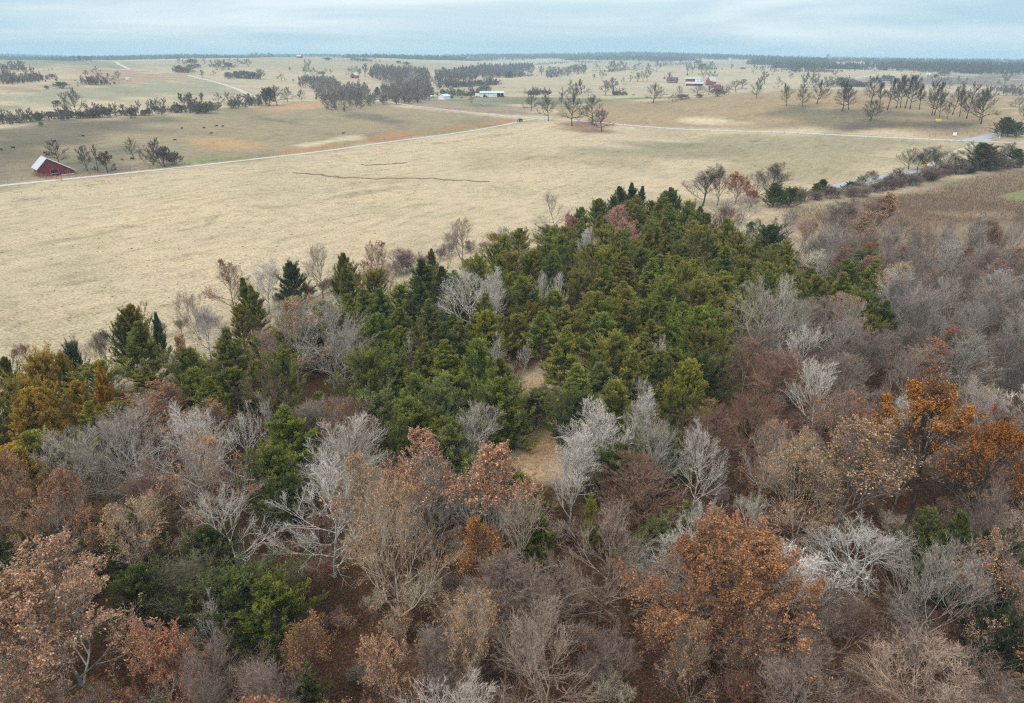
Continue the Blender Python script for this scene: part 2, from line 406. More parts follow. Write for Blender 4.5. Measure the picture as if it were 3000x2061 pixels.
FOREST = GP('D', [(-260, 900), (0, 830), (120, 800), (230, 770), (400, 750), (480, 700), (590, 690), (680, 660), (770, 660), (900, 630), (1010, 590), (1130, 560), (1260, 530), (1330, 490), (1430, 450),
                  (1560, 460), (1640, 470), (1760, 500), (1830, 520), (1960, 530), (2080, 515), (2200, 505), (2360, 500), (2700, 530)], 7.0) + [(150, 60), (110, 10), (60, -30), (-60, -30), (-110, 20)]
REGIONS = [  # polygon in the world, colour, softness in metres
 (GP('R1', [(-300, 830), (0, 790), (600, 725), (1200, 705), (1800, 660), (2240, 600)]) + GP('R2', [(380, 512), (1000, 508), (1300, 560), (2323, 660), (2210, 700), (1200, 840), (0, 1010)]) + GP('R1', [(1450, 1140), (600, 1235), (0, 1290), (-300, 1330)]), PASTURE, 6),
 (GP('R1', [(-300, 830), (0, 800), (500, 735), (1260, 720), (1330, 800), (900, 860), (620, 900), (450, 1000), (330, 1110), (350, 1210), (0, 1250), (-300, 1300)]), PBROWN, 12),
 (GP('R1', [(1660, 905), (1900, 890), (2200, 920), (2200, 985), (1900, 1000), (1700, 950)]), (0.40, 0.27, 0.15), 7),
 (GP('R2', [(180, 940), (420, 900), (700, 880), (900, 845), (1000, 795), (1200, 760), (1400, 780), (1700, 725), (2150, 660), (2200, 690), (1500, 775), (1180, 835), (700, 905), (300, 955)]), ORANGE, 3),
 (GP('R2', [(350, 890), (600, 840), (780, 800), (960, 790), (880, 840), (600, 870), (400, 900)]), PALE, 3),
 (GP('R2', [(0, 560), (250, 530), (600, 505), (900, 520), (600, 560), (300, 590), (0, 620)]), (0.42, 0.28, 0.17), 6),
 (GP('R2', [(640, 560), (900, 600), (1150, 650), (1350, 740), (1250, 750), (950, 690), (750, 620), (620, 580)]), (0.19, 0.155, 0.115), 5),
 (GP('R2', [(0, 630), (200, 670), (420, 720), (600, 750), (300, 700), (0, 650)]), (0.20, 0.165, 0.12), 4),
 (GP('R1', [(640, 1190), (960, 1130), (1450, 1130), (1300, 1155), (900, 1195), (640, 1225)]), (0.33, 0.24, 0.17), 4),
 (GP('R1', [(1480, 1080), (1900, 1060), (1800, 1090), (1500, 1115)]), (0.22, 0.25, 0.12), 5),
 (GP('R1', [(680, 1020), (1050, 960), (1080, 1130), (700, 1180), (600, 1100)]), (0.165, 0.15, 0.105), 8),
 (GP('R2', [(1000, 520), (1600, 500), (2323, 560), (2323, 640), (1700, 590), (1200, 540)]), (0.30, 0.23, 0.175), 8),
 (GP('R2', [(1080, 490), (1600, 470), (2323, 480), (2323, 550), (1700, 540), (1200, 510)]), FGREEN, 10),
 (GP('R3', [(0, 480), (520, 480), (1200, 490), (1700, 480), (1250, 520), (700, 545), (0, 550)]), (0.185, 0.19, 0.12), 10),
 (GP('R3', [(560, 560), (1200, 520), (1900, 480), (2323, 440)]) + GP('R4', [(400, 370), (1400, 400), (2128, 420), (2128, 760), (1450, 740), (700, 700), (0, 690)]) + GP('R3', [(1700, 745), (1150, 700), (700, 655)]), (0.33, 0.25, 0.155), 8),
 (GP('R4', [(130, 520), (500, 510), (800, 545), (1100, 540), (1400, 600), (1850, 640), (1500, 690), (1000, 680), (600, 700), (300, 640)]), (0.19, 0.158, 0.105), 10),
 (GP('R4', [(600, 690), (900, 640), (1450, 620), (1700, 650), (1300, 670), (800, 705)]), (0.125, 0.10, 0.075), 6),
 (GP('R3', [(1700, 660), (2100, 650), (2323, 690), (2000, 700), (1750, 685)]), PALE, 5),
 (GP('R3', [(620, 700), (1000, 680), (1150, 740), (1130, 790), (950, 780), (650, 730)]), (0.27, 0.165, 0.115), 5),
 (GP('R4', [(700, 740), (1650, 775), (1500, 820), (1150, 880), (1000, 1000), (640, 1130), (0, 1100), (-400, 900), (-300, 740)]), (0.33, 0.285, 0.185), 12),
 (GP('R7', [(-600, 120), (0, 30), (800, 0), (1500, 60), (1400, 100), (700, 90), (300, 120), (-300, 180)]), (0.30, 0.265, 0.175), 12),
 (GP('R7', [(760, 440), (1200, 400), (1700, 330), (1990, 230), (2400, 190), (2700, 180), (2700, 800), (2323, 700), (1700, 760), (1300, 740), (950, 640), (850, 540)]), (0.25, 0.19, 0.13), 8),
 (GP('R7', [(1400, 380), (1750, 350), (2100, 400), (2323, 430), (2500, 450), (2500, 560), (2000, 520), (1700, 600), (1500, 540)]), BROWN, 5),
 (GP('R7', [(1750, 470), (2200, 460), (2330, 480), (2200, 505), (1900, 495)]), (0.34, 0.25, 0.19), 2),
 (GP('R7', [(2150, 370), (2323, 330), (2500, 330), (2500, 400), (2250, 400)]), (0.18, 0.24, 0.085), 3),
 (GP('R7', [(1750, 290), (2100, 250), (2323, 260), (2323, 320), (2000, 360)]), (0.25, 0.215, 0.14), 4),
 (GP('R4', [(1250, 920), (1650, 790), (1780, 800), (1400, 960)]), (0.30, 0.27, 0.17), 4),
 (GP('R1', [(0, 450), (500, 440), (720, 350), (500, 280), (250, 260), (800, 290), (1200, 320), (1650, 350), (1600, 390), (1000, 440), (400, 470), (0, 500)]), PINK, 14),
 (GP('R1', [(0, 520), (600, 450), (1200, 410), (1750, 390), (2100, 500), (1700, 520), (900, 560), (0, 640)]), (0.30, 0.285, 0.205), 14),
 (GP('R1', [(0, 215), (480, 220), (1000, 235), (1150, 300), (500, 262), (150, 300), (0, 330)]), FGREEN, 20),
 (GP('R4', [(900, 290), (1400, 290), (2128, 260), (2128, 350), (1300, 345), (900, 330)]), PURP, 20),
]
def streak(c, pts, wm, col, soft=1.2):
    q = np.array(GP(c, pts)); d = np.gradient(q, axis=0); l = np.hypot(d[:, 0], d[:, 1])[:, None]; n = np.stack([-d[:, 1], d[:, 0]], 1) / l
    t = np.linspace(0, 1, len(q)); w = (wm / 2 * np.sin(np.pi * np.clip(t, 0.06, 0.94)))[:, None]
    REGIONS.append(([tuple(p) for p in q + n * w] + [tuple(p) for p in (q - n * w)[::-1]], col, soft))
DK = (0.33, 0.275, 0.19)
for c, pts, wm in (('R2', [(540, 1350), (700, 1330), (850, 1305), (990, 1278), (1200, 1250), (1400, 1232)], 5), ('R5', [(60, 520), (300, 480), (550, 450), (760, 400), (900, 365), (1090, 340)], 4), ('R5', [(510, 580), (560, 575), (640, 565)], 3.5),
                   ('R5', [(1205, 570), (1260, 565), (1320, 555)], 3.5), ('R5', [(0, 215), (200, 190), (330, 175)], 4), ('R2', [(250, 1010), (600, 985), (1050, 945)], 4), ('R2', [(1450, 880), (1750, 850), (2000, 800), (2300, 770)], 5), ('R3', [(50, 830), (250, 790), (420, 770)], 6), ('R3', [(780, 980), (950, 950), (1120, 935)], 5),
                   ('R3', [(1250, 900), (1400, 880), (1560, 885)], 8), ('R3', [(1800, 930), (1950, 940), (2100, 900)], 9), ('R3', [(0, 930), (60, 925), (130, 920)], 5), ('R5', [(1600, 270), (1800, 245), (2000, 235)], 4), ('R5', [(350, 780), (520, 740), (700, 720)], 6), ('R5', [(1380, 370), (1420, 310), (1450, 300)], 2)):
    streak(c, pts, wm, DK)
REGIONS.append((GP('R5', [(-100, 850), (100, 840), (260, 920), (150, 1030), (-100, 1050)]), (0.36, 0.295, 0.205), 6))
REGIONS.append((GP('R5', [(450, 620), (700, 640), (800, 690), (600, 720), (420, 690)]), (0.40, 0.335, 0.235), 6))
ROADS = {}
def build_ground():
    rs = [3.0]
    while rs[-1] < 11000: rs.append(rs[-1] * 1.0185 + 0.12)
    rs = np.array(rs)
    az = np.concatenate([np.linspace(-180, -44, 50, endpoint=False), np.linspace(-44, 44, 400, endpoint=False), np.linspace(44, 180, 50, endpoint=False)])
    A, R = np.meshgrid(np.radians(az), rs)
    X = (R * np.sin(A)).ravel(); Y = (R * np.cos(A)).ravel(); Z = terr(X, Y)
    nr, na = len(rs), len(az)
    i = np.arange(nr - 1)[:, None] * na; j = np.arange(na)[None, :]; j2 = (j + 1) % na
    F = np.stack([i + j, i + j2, i + na + j2, i + na + j], -1).reshape(-1, 4)[:, ::-1]
    V = np.stack([X, Y, Z], 1); V = np.vstack([V, [[0, 0, float(terr(0, 0))]]])
    c = len(V) - 1
    F3 = np.stack([np.full(na, c), (np.arange(na) + 1) % na, np.arange(na)], 1)
    me = mesh_np('ground', V, F3, F, [GROUND], smooth=True)
    x, y = V[:, 0], V[:, 1]; r = np.hypot(x, y)
    wob = 5 * (np.sin(x * 0.11 + 2 * np.sin(y * 0.07)) + np.sin(y * 0.13 + x * 0.05)) * np.clip(r / 300, 0.15, 4)
    col = np.tile(np.array(STRAW), (len(V), 1))
    f = np.clip((r - 560) / 160, 0, 1)[:, None]
    col = col * (1 - f) + np.array(FTAN) * f
    # far fields: hedge to hedge changes of crop
    q = np.sin(x / 260 + 0.8 * np.sin(y / 500)) * np.sin(y / 330 + 0.5 * np.sin(x / 400))
    g = (np.clip(q * 2 + 0.2, 0, 1) * np.clip((r - 700) / 300, 0, 1) * 0.40)[:, None]
    col = col * (1 - g) + np.array(FGREEN) * g
    for poly, cc, soft in REGIONS:
        d = inpoly(x, y, poly) + wob * min(1.0, soft / 12)
        w = np.clip(d / soft * 0.5 + 0.5, 0, 1)[:, None]
        col = col * (1 - w) + np.array(cc) * w
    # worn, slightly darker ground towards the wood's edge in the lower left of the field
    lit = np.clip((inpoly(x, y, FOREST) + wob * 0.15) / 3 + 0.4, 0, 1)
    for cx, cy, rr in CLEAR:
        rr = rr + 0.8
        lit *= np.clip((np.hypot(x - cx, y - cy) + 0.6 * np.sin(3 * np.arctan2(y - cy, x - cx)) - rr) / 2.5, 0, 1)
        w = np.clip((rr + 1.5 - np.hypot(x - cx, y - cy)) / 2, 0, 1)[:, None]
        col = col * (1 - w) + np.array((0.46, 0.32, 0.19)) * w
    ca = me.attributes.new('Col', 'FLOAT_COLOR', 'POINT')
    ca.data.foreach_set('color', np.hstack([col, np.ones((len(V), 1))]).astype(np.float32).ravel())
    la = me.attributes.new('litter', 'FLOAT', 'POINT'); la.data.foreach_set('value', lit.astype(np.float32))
    tag(obj('ground', me), kind='structure')
CLEAR = []
for a, b, rr in ((1250, 1000, 2.7), (1255, 1045, 2.6), (1277, 828, 1.2), (1213, 872, 1.0)):
    x, y, _ = hit(*P('D', a, b)); CLEAR.append((x, y, rr))
build_ground()

def spline(pts, step):
    pts = np.array(pts, float); n = len(pts)
    d = np.concatenate([[0], np.cumsum(np.hypot(*np.diff(pts, axis=0).T))])
    s = np.arange(0, d[-1], step)
    x = np.interp(s, d, pts[:, 0]); y = np.interp(s, d, pts[:, 1])
    k = max(3, int(22 / step) | 1)
    def sm(v):
        h = k // 2; q = np.concatenate([2 * v[0] - v[h:0:-1], v, 2 * v[-1] - v[-2:-h - 2:-1]])
        return np.convolve(q, np.ones(k) / k, 'valid')
    if len(s) > k: x, y = sm(x), sm(y)
    return x, y
def road(name, pts, width, mat, step=3.0, lift=0.10, kind='structure', jag=0.0, label=None, cat=None):
    x, y = spline(pts, step)
    dx = np.gradient(x); dy = np.gradient(y); l = np.hypot(dx, dy); nx, ny = -dy / l, dx / l
    nn = 7; w = np.linspace(-0.5, 0.5, nn); V = []; var = []
    wid = width * (1 + jag * (RNG.random(len(x)) - 0.5))
    for k, o in enumerate(w):
        vx, vy = x + nx * wid * o, y + ny * wid * o
        V.append(np.stack([vx, vy, terr(vx, vy) + lift * (1 if 0 < k < nn - 1 else 0.2)], 1)); var.append(np.full(len(x), k / (nn - 1)))
    # skirts
    V.append(V[0] - [0, 0, 0.6]); var.append(np.zeros(len(x))); V.append(V[nn - 1] - [0, 0, 0.6]); var.append(np.ones(len(x)))
    m = len(x); V = np.concatenate(V); F = []
    for k in list(range(nn - 1)):
        a = k * m + np.arange(m - 1); F.append(np.stack([a, a + 1, a + 1 + m, a + m], 1)[:, ::-1])
    a = nn * m + np.arange(m - 1); c = np.arange(m - 1); F.append(np.stack([a, a + 1, c + 1, c], 1))
    a = (nn + 1) * m + np.arange(m - 1); c = (nn - 1) * m + np.arange(m - 1); F.append(np.stack([c, c + 1, a + 1, a], 1))
    o = obj(name, mesh_np(name, V, None, np.concatenate(F), [mat], np.concatenate(var), smooth=True))
    tag(o, label, cat, None, kind)
    ROADS.setdefault(name, []).append((x, y))
    return o
R_W = 4.2
gA = [G('D', -60, 428)] + GP('D', [(0, 421), (130, 409), (400, 381), (700, 347), (1000, 307), (1190, 273), (1222, 268)])
road('gravel_road', gA, 3.1, GRAVEL, jag=0.25)
gB = GP('R3', [(-400, 575), (0, 612), (400, 652), (540, 662), (800, 675), (1100, 700), (1500, 735), (1900, 757), (2323, 770)]) + GP('R4', [(300, 712), (700, 735), (1100, 755), (1560, 772), (1700, 780)])
gB = GP('R2', [(1010, 508), (1300, 548), (1700, 595), (2100, 632)]) + gB[1:]
road('gravel_road', gB, 4.2, GRAVEL, jag=0.2)
rX = GP('J', [(950, 585), (1200, 590), (1450, 605), (1800, 618), (2323, 640), (2900, 665)])
road('paved_road', rX, 5.5, ASPHALT)
road('paved_road', GP('J', [(1250, 595), (1420, 560), (1650, 510), (1900, 455), (2200, 425), (2700, 395)]), 7.5, ASPHALT, lift=0.13)
road('paved_road', GP('J', [(1180, 590), (1400, 565), (1750, 590)]), 8.5, ASPHALT, lift=0.115)
road('paved_road', GP('R4', [(560, 1160), (680, 1130), (900, 1085), (1200, 1035), (1500, 985), (1700, 960), (1900, 930), (2128, 885), (2400, 830)]), 7.0, ASPHALT, lift=0.13)
road('dirt_track', GP('J', [(1500, 650), (1300, 700), (1100, 770), (950, 850), (700, 960), (500, 1090)]), 3.2, DIRT, lift=0.08, jag=0.3)
road('farm_lane', GP('R1', [(1600, 352), (1800, 400), (2000, 460), (2240, 560)]), 6.5, GRAVEL, lift=0.25)
road('farm_lane', GP('R1', [(960, 232), (1020, 262), (1120, 305)]), 7.0, GRAVEL, lift=0.4)
road('farm_lane', GP('R3', [(500, 465), (800, 432), (1100, 410), (1500, 385), (1770, 372), (1900, 378)]), 4.5, GRAVEL, lift=0.25)
road('farm_lane', GP('R4', [(800, 295), (950, 270), (1190, 250), (1400, 268)]), 7.0, GRAVEL, lift=0.5)
road('farm_lane', GP('F1', [(0, 540), (100, 500), (300, 512)]), 4.0, DIRT, lift=0.2)

# ------------------------------------------------------------------ plants: skeletons grown level by level
def unit(v): return v / np.maximum(np.linalg.norm(v, axis=-1, keepdims=True), 1e-9)
def polyl(P0, D, Ln, nseg, wig, bend, rng):
    pts = [P0]; d = unit(D); st = (Ln / nseg)[:, None]
    for _ in range(nseg):
        d = unit(d + wig * rng.normal(size=d.shape) + np.array([0, 0, bend]))
        pts.append(pts[-1] + d * st)
    return np.stack(pts, 1)
def children(pts, radii, Ln, n, t0, t1, ang, ratio, rng, tpow=1.0, up=0.0, flat=0.0):
    N, Sg, _ = pts.shape; Sg -= 1
    t = t0 + (t1 - t0) * ((np.arange(n)[None, :] + rng.random((N, n))) / n) ** tpow
    q = np.clip(t * Sg, 0, Sg - 1e-4); k = q.astype(int); f = (q - k)[..., None]
    ii = np.arange(N)[:, None]
    p = pts[ii, k] * (1 - f) + pts[ii, k + 1] * f
    tg = unit(pts[ii, k + 1] - pts[ii, k])
    rd = radii[ii, k] * (1 - f[..., 0]) + radii[ii, k + 1] * f[..., 0]
    rv = rng.normal(size=p.shape); rv -= (rv * tg).sum(-1, keepdims=True) * tg; rv = unit(rv)
    a = rng.uniform(ang[0], ang[1], (N, n))[..., None]
    d = np.cos(a) * tg + np.sin(a) * rv + np.array([0, 0, up]); d[..., 2] *= (1 - flat)
    L = Ln[:, None] * ratio * (1.15 - 0.75 * t) * rng.uniform(0.7, 1.25, (N, n))
    return p.reshape(-1, 3), unit(d).reshape(-1, 3), L.ravel(), rd.ravel(), t.ravel()
def taper(r0, r1, nseg): return r0[:, None] + (r1 - r0)[:, None] * (np.linspace(0, 1, nseg + 1)[None, :] ** 0.8)
def tubes(pts, rd, k):
    N, M, _ = pts.shape
    tg = unit(np.gradient(pts, axis=1)); ref = np.where(np.abs(tg[..., 2:3]) > 0.9, np.array([1.0, 0, 0]), np.array([0, 0, 1.0]))
    u = unit(np.cross(tg, ref)); w = np.cross(tg, u)
    a = np.arange(k) * 2 * np.pi / k
    V = pts[:, :, None, :] + rd[:, :, None, None] * (np.cos(a)[None, None, :, None] * u[:, :, None, :] + np.sin(a)[None, None, :, None] * w[:, :, None, :])
    b = (np.arange(N)[:, None, None] * M + np.arange(M - 1)[None, :, None]) * k
    i = np.arange(k)[None, None, :]; i2 = (i + 1) % k
    F = np.stack([b + i, b + i2, b + k + i2, b + k + i], -1).reshape(-1, 4)
    return V.reshape(-1, 3), F
def ribbons(pts, w0, rng, quads=True):
    """thin tapered blades: 2 edges to a point"""
    N, M, _ = pts.shape
    tg = unit(pts[:, -1] - pts[:, 0]); rv = rng.normal(size=(N, 3)); s = unit(np.cross(tg, rv))
    V = []; 
    for k in range(M - 1):
        w = (w0 * (1 - 0.6 * k / (M - 1)))[:, None]
        V += [pts[:, k] - s * w, pts[:, k] + s * w]
    V.append(pts[:, -1]); n = len(V)
    V = np.stack(V, 1).reshape(-1, 3); b = np.arange(N)[:, None] * n
    F4 = [b + np.array([[2 * k, 2 * k + 1, 2 * k + 3, 2 * k + 2]]) for k in range(M - 2)]
    F4 = np.concatenate(F4) if F4 else None
    F3 = b + np.array([[n - 3, n - 2, n - 1]])
    return V, F3, F4, n
class Acc:
    def __init__(s): s.V = []; s.F3 = []; s.F4 = []; s.var = []; s.n = 0
    def add(s, V, F3=None, F4=None, var=0.5):
        if F3 is not None: s.F3.append(F3 + s.n)
        if F4 is not None: s.F4.append(F4 + s.n)
        s.V.append(V); s.var.append(np.broadcast_to(var, len(V))); s.n += len(V)
    def mesh(s, name, mats, smooth=False):
        return mesh_np(name, np.concatenate(s.V), np.concatenate(s.F3) if s.F3 else None, np.concatenate(s.F4) if s.F4 else None, mats, np.concatenate(s.var), smooth=smooth)

def grow_tree(seed, h=12.0, spread=0.45, limbs=15, limb_t0=0.16, limb_up=0.5, nb=(11, 8, 7, 0), gnarl=0.11, leader=0.85, trunk_r=0.15, thick=1.0, elev0=25, elev1=75, stems=1, ratio=(0.62, 0.55, 0.50), lean=0.03):
    rng = np.random.default_rng(seed)
    D0 = rng.normal(size=(stems, 3)) * (lean if stems == 1 else 0.22); D0[:, 2] = 1
    L0 = np.full(stems, h * leader) * rng.uniform(0.85, 1, stems) if stems > 1 else np.array([h * leader])
    T = polyl(rng.normal(size=(stems, 3)) * np.array([0.3, 0.3, 0]) * (stems > 1), D0, L0, 9, gnarl * 0.45, 0.04, rng)
    r0 = np.full(stems, trunk_r / math.sqrt(stems)); R0 = taper(r0, r0 * 0.16, 9); R0[:, 0] *= 1.35
    p, d, L, r, t = children(T, R0, L0, limbs, limb_t0, 0.97, (0.7, 1.1), 1.0, rng, 0.9)
    az = (np.arange(len(p)) * 2.39996 + rng.uniform(-0.5, 0.5, len(p)))
    el = np.radians(elev0 + (elev1 - elev0) * ((t - limb_t0) / (1 - limb_t0)) + rng.uniform(-10, 10, len(p)))
    d = np.stack([np.cos(az) * np.cos(el), np.sin(az) * np.cos(el), np.sin(el)], 1)
    tt = (t - limb_t0) / (1 - limb_t0)
    L = h * spread * (1.25 - 0.72 * tt) * rng.uniform(0.8, 1.15, len(p))
    R1a = np.minimum(r * 0.75, (0.012 * L + 0.008) * (trunk_r / 0.15))
    P1 = polyl(p, d, L, 8, gnarl, limb_up * 0.16, rng); R1 = taper(R1a, R1a * 0.18, 8)
    p, d, L2, r, t = children(P1, R1, L, nb[0], 0.12, 1.0, (0.28, 0.72), ratio[0], rng, 0.85, 0.12)
    R2a = np.minimum(r * 0.72, (0.010 * L2 + 0.006) * (trunk_r / 0.15) ** 0.5); P2 = polyl(p, d, L2, 5, gnarl * 1.1, 0.07, rng); R2 = taper(R2a, R2a * 0.25, 5)
    p, d, L3, r, t = children(P2, R2, L2, nb[1], 0.12, 1.0, (0.3, 0.85), ratio[1] * 1.05, rng, 0.9, 0.10)
    L3 = np.maximum(L3, 0.35); R3a = np.minimum(r * 0.85, 0.0105) * thick; P3 = polyl(p, d, L3, 3, gnarl * 1.3, 0.06, rng); R3 = taper(R3a, R3a * 0.4, 3)
    p, d, L4, r, t = children(P3, R3, L3, nb[2], 0.1, 1.0, (0.3, 0.7), ratio[2] * 1.15, rng, 0.9, 0.12)
    L4 = np.maximum(L4, 0.22); P4 = polyl(p, d, L4, 2, gnarl * 1.4, 0.05, rng)
    out = dict(T=(T, R0), P1=(P1, R1), P2=(P2, R2), P3=(P3, R3), P4=P4, rng=rng, thick=thick, h=h)
    if nb[3]:
        p, d, L5, r, t = children(P4, np.full(P4.shape[:2], 0.01), L4, nb[3], 0.2, 1.0, (0.4, 0.9), 0.55, rng, 1, 0.1)
        out['P5'] = polyl(p, d, np.maximum(L5, 0.14), 1, 0.1, 0.0, rng)
    return out
def tree_meshes(name, g):
    rng = g['rng']; th = g['thick']
    A = Acc()
    V, F = tubes(*g['T'], 8); A.add(V, None, F)
    V, F = tubes(*g['P1'], 6); A.add(V, None, F)
    trunk = A.mesh(name + '_trunk', [BARK], smooth=True)
    B = Acc(); V, F = tubes(*g['P2'], 4); B.add(V, None, F, 0.72)
    N3 = len(g['P3'][0]); v3 = rng.random(N3)
    V, F = tubes(*g['P3'], 3); B.add(V, None, F, np.repeat(v3 * 0.7 + 0.2, 12))
    P4 = g['P4']; N4 = len(P4)
    V, F3, F4, n = ribbons(P4, np.full(N4, 0.0072 * th), rng); B.add(V, F3, F4, np.repeat(np.clip(np.repeat(v3, N4 // N3) * 0.7 + rng.random(N4) * 0.35, 0, 1), n))
    if 'P5' in g:
        N5 = len(g['P5']); V, F3, F4, n = ribbons(g['P5'], np.full(N5, 0.0055 * th), rng); B.add(V, F3, F4, np.repeat(np.clip(np.repeat(v3, N5 // N3) * 0.7 + rng.random(N5) * 0.35, 0, 1), n))
    crown = B.mesh(name + '_crown', [TWIG])
    return trunk, crown
def leaf_mesh(name, g, n, size=0.13, top_only=0.0, clump=0.5, seed=1):
    rng = np.random.default_rng(seed); P4 = g['P4']
    # leaves hang on in bunches: some twigs keep theirs, others are bare
    pos0 = P4[:, 1]
    key = np.sin(pos0[:, 0] * 1.7 + seed) + np.sin(pos0[:, 1] * 1.9 + 2 * seed) + np.sin(pos0[:, 2] * 1.6)
    w = np.clip(0.5 + clump * key, 0.02, 2)
    hh = pos0[:, 2] / pos0[:, 2].max()
    if top_only: w = w * np.clip((hh - top_only) / 0.12, 0.04, 1)
    idx = rng.choice(len(P4), n, p=w / w.sum())
    f = rng.random(n)[:, None]; c = P4[idx, 1] * (1 - f) + P4[idx, 2] * f + rng.normal(size=(n, 3)) * 0.05
    a = unit(rng.normal(size=(n, 3)) + np.array([0, 0, -0.5])); nrm = unit(rng.normal(size=(n, 3)) + np.array([0, 0, 0.9])); b = unit(np.cross(a, nrm))
    s = (size * rng.uniform(0.6, 1.35, n))[:, None]; cup = np.cross(a, b) * s * 0.18
    V = np.stack([c - a * s * 0.5, c + b * s * 0.32 + cup, c + a * s * 0.6, c - b * s * 0.32 + cup], 1).reshape(-1, 3)
    F = (np.arange(n)[:, None] * 4 + np.array([[0, 1, 2]])); F2 = (np.arange(n)[:, None] * 4 + np.array([[0, 2, 3]]))
    br = np.random.default_rng(seed + 5).random(len(P4))
    v = np.clip(rng.beta(2, 2.6, n) * 0.8 + br[idx] * 0.2, 0, 1)
    return mesh_np(name + '_leaves', V, np.concatenate([F, F2]), None, [OAKLEAF], np.repeat(v, 4))
def cedar_meshes(name, seed, h=8.0, rad_=2.7, nbr=130, nsub=10, nleaf=42, prof=1.1, size=0.135, leafy=1.0):
    rng = np.random.default_rng(seed)
    T = polyl(np.zeros((1, 3)), np.array([[0.02, 0.02, 1.0]]), np.array([h * 0.97]), 8, 0.03, 0.05, rng)
    r0 = np.array([0.15]); R0 = taper(r0, r0 * 0.1, 8)
    t = 0.06 + 0.93 * ((np.arange(nbr) + rng.random(nbr)) / nbr) ** 0.92
    q = np.clip(t * 8, 0, 7.999); k = q.astype(int); f = (q - k)[:, None]; p = T[0, k] * (1 - f) + T[0, k + 1] * f
    az = np.arange(nbr) * 2.39996 + rng.uniform(-0.4, 0.4, nbr)
    lob = 1 + 0.16 * np.sin(az * 2 + seed) + 0.15 * np.sin(az * 3 + t * 9 + seed * 2)
    env = np.clip(np.minimum(1.0, 0.5 + t * 3.2) * (1 - t) ** (0.85 * prof) * 1.22, 0.05, 1)
    L = rad_ * env * lob * rng.uniform(0.64, 1.28, nbr)
    el = np.radians(14 + 60 * t ** 1.2 + rng.uniform(-10, 14, nbr))
    d = np.stack([np.cos(az) * np.cos(el), np.sin(az) * np.cos(el), np.sin(el)], 1)
    L = L / np.maximum(np.cos(el), 0.55)
    B = polyl(p, d, L, 5, 0.09, 0.13, rng); RB = taper(0.012 + 0.012 * L, np.full(nbr, 0.006), 5)
    A = Acc(); V, F = tubes(T, R0, 7); A.add(V, None, F); V, F = tubes(B, RB, 3); A.add(V, None, F)
    trunk = A.mesh(name + '_trunk', [BARK], smooth=True)
    p, d, L2, r, t2 = children(B, RB, L, nsub, 0.22, 1.0, (0.25, 0.68), 0.42, rng, 0.8, 0.38)
    L2 = np.maximum(L2, 0.45); S2 = polyl(p, d, L2, 2, 0.12, 0.12, rng)
    # feathery sprays along each branchlet
    N = len(S2); n = N * nleaf
    ii = np.repeat(np.arange(N), nleaf); u = rng.random(n); q = u * 1.999; k = q.astype(int); f = (q - k)[:, None]
    c = S2[ii, k] * (1 - f) + S2[ii, k + 1] * f + rng.normal(size=(n, 3)) * 0.05
    tg = unit(S2[ii, 2] - S2[ii, 0]); a = unit(tg * 1.0 + rng.normal(size=(n, 3)) * 0.62 + np.array([0, 0, 0.40]))
    b = unit(np.cross(a, rng.normal(size=(n, 3))))
    s = (size * rng.uniform(0.6, 1.3, n))[:, None]
    V = np.stack([c - b * s * 0.17, c + b * s * 0.17, c + a * s], 1).reshape(-1, 3)
    F = np.arange(n)[:, None] * 3 + np.array([[0, 1, 2]])
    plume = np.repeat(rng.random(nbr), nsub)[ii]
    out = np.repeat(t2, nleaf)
    v = np.clip(0.02 + 0.22 * plume + 0.42 * out ** 1.5 + 0.28 * u * rng.random(n) + rng.normal(size=n) * 0.07, 0, 1)  # tips yellower; inner sprays painted darker as shade between plumes
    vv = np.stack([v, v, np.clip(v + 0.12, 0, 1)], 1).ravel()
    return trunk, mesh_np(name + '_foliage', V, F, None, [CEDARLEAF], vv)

PROTO = {}   # key -> dict(parts=[(partname, mesh)], h, w)
def dims(*mes):
    c = np.concatenate([np.array([v.co[:] for v in m.vertices][::7]) for m in mes]) if False else None
    hs, ws = [], []
    for m in mes:
        a = np.empty(len(m.vertices) * 3, np.float32); m.vertices.foreach_get('co', a); a = a.reshape(-1, 3)
        hs.append(np.percentile(a[:, 2], 99.7)); ws.append(2 * np.percentile(np.hypot(a[:, 0], a[:, 1]), 96))
    return max(hs), max(ws)
GT = {}
def proto_bare(key, seed, **kw):
    g = grow_tree(seed, **kw); GT[key] = g
    t, c = tree_meshes(key, g)
    h, w = dims(t, c); PROTO[key] = dict(parts=[('trunk', t), ('crown', c)], h=h, w=w)
def proto_leafy(key, base, n, **kw):
    g = GT[base]; b = PROTO[base]
    PROTO[key] = dict(parts=b['parts'] + [('leaves', leaf_mesh(key, g, n, **kw))], h=b['h'], w=b['w'])
proto_bare('bareA', 11)
proto_bare('bareB', 23, spread=0.5, limbs=16, limb_t0=0.12, elev0=18, elev1=72, gnarl=0.12)
proto_bare('bareC', 35, spread=0.38, limbs=17, limb_t0=0.2, elev0=38, elev1=78, limb_up=0.9, trunk_r=0.13)
proto_bare('bareD', 47, spread=0.46, limbs=6, stems=3, limb_t0=0.2, elev0=30, elev1=72, gnarl=0.12)
proto_bare('bareE', 59, spread=0.48, limbs=13, limb_t0=0.18, gnarl=0.2, elev0=15, elev1=66, nb=(10, 7, 5, 0))
proto_bare('openF', 61, h=10, spread=0.5, limbs=12, limb_t0=0.12, gnarl=0.15, elev0=18, elev1=68, nb=(8, 5, 4, 0), thick=1.5)
proto_bare('tallG', 73, h=15, spread=0.30, limbs=15, limb_t0=0.42, elev0=28, elev1=75, gnarl=0.12, trunk_r=0.22)
proto_leafy('leafA', 'bareA', 30000, size=0.125, clump=0.16, seed=3)
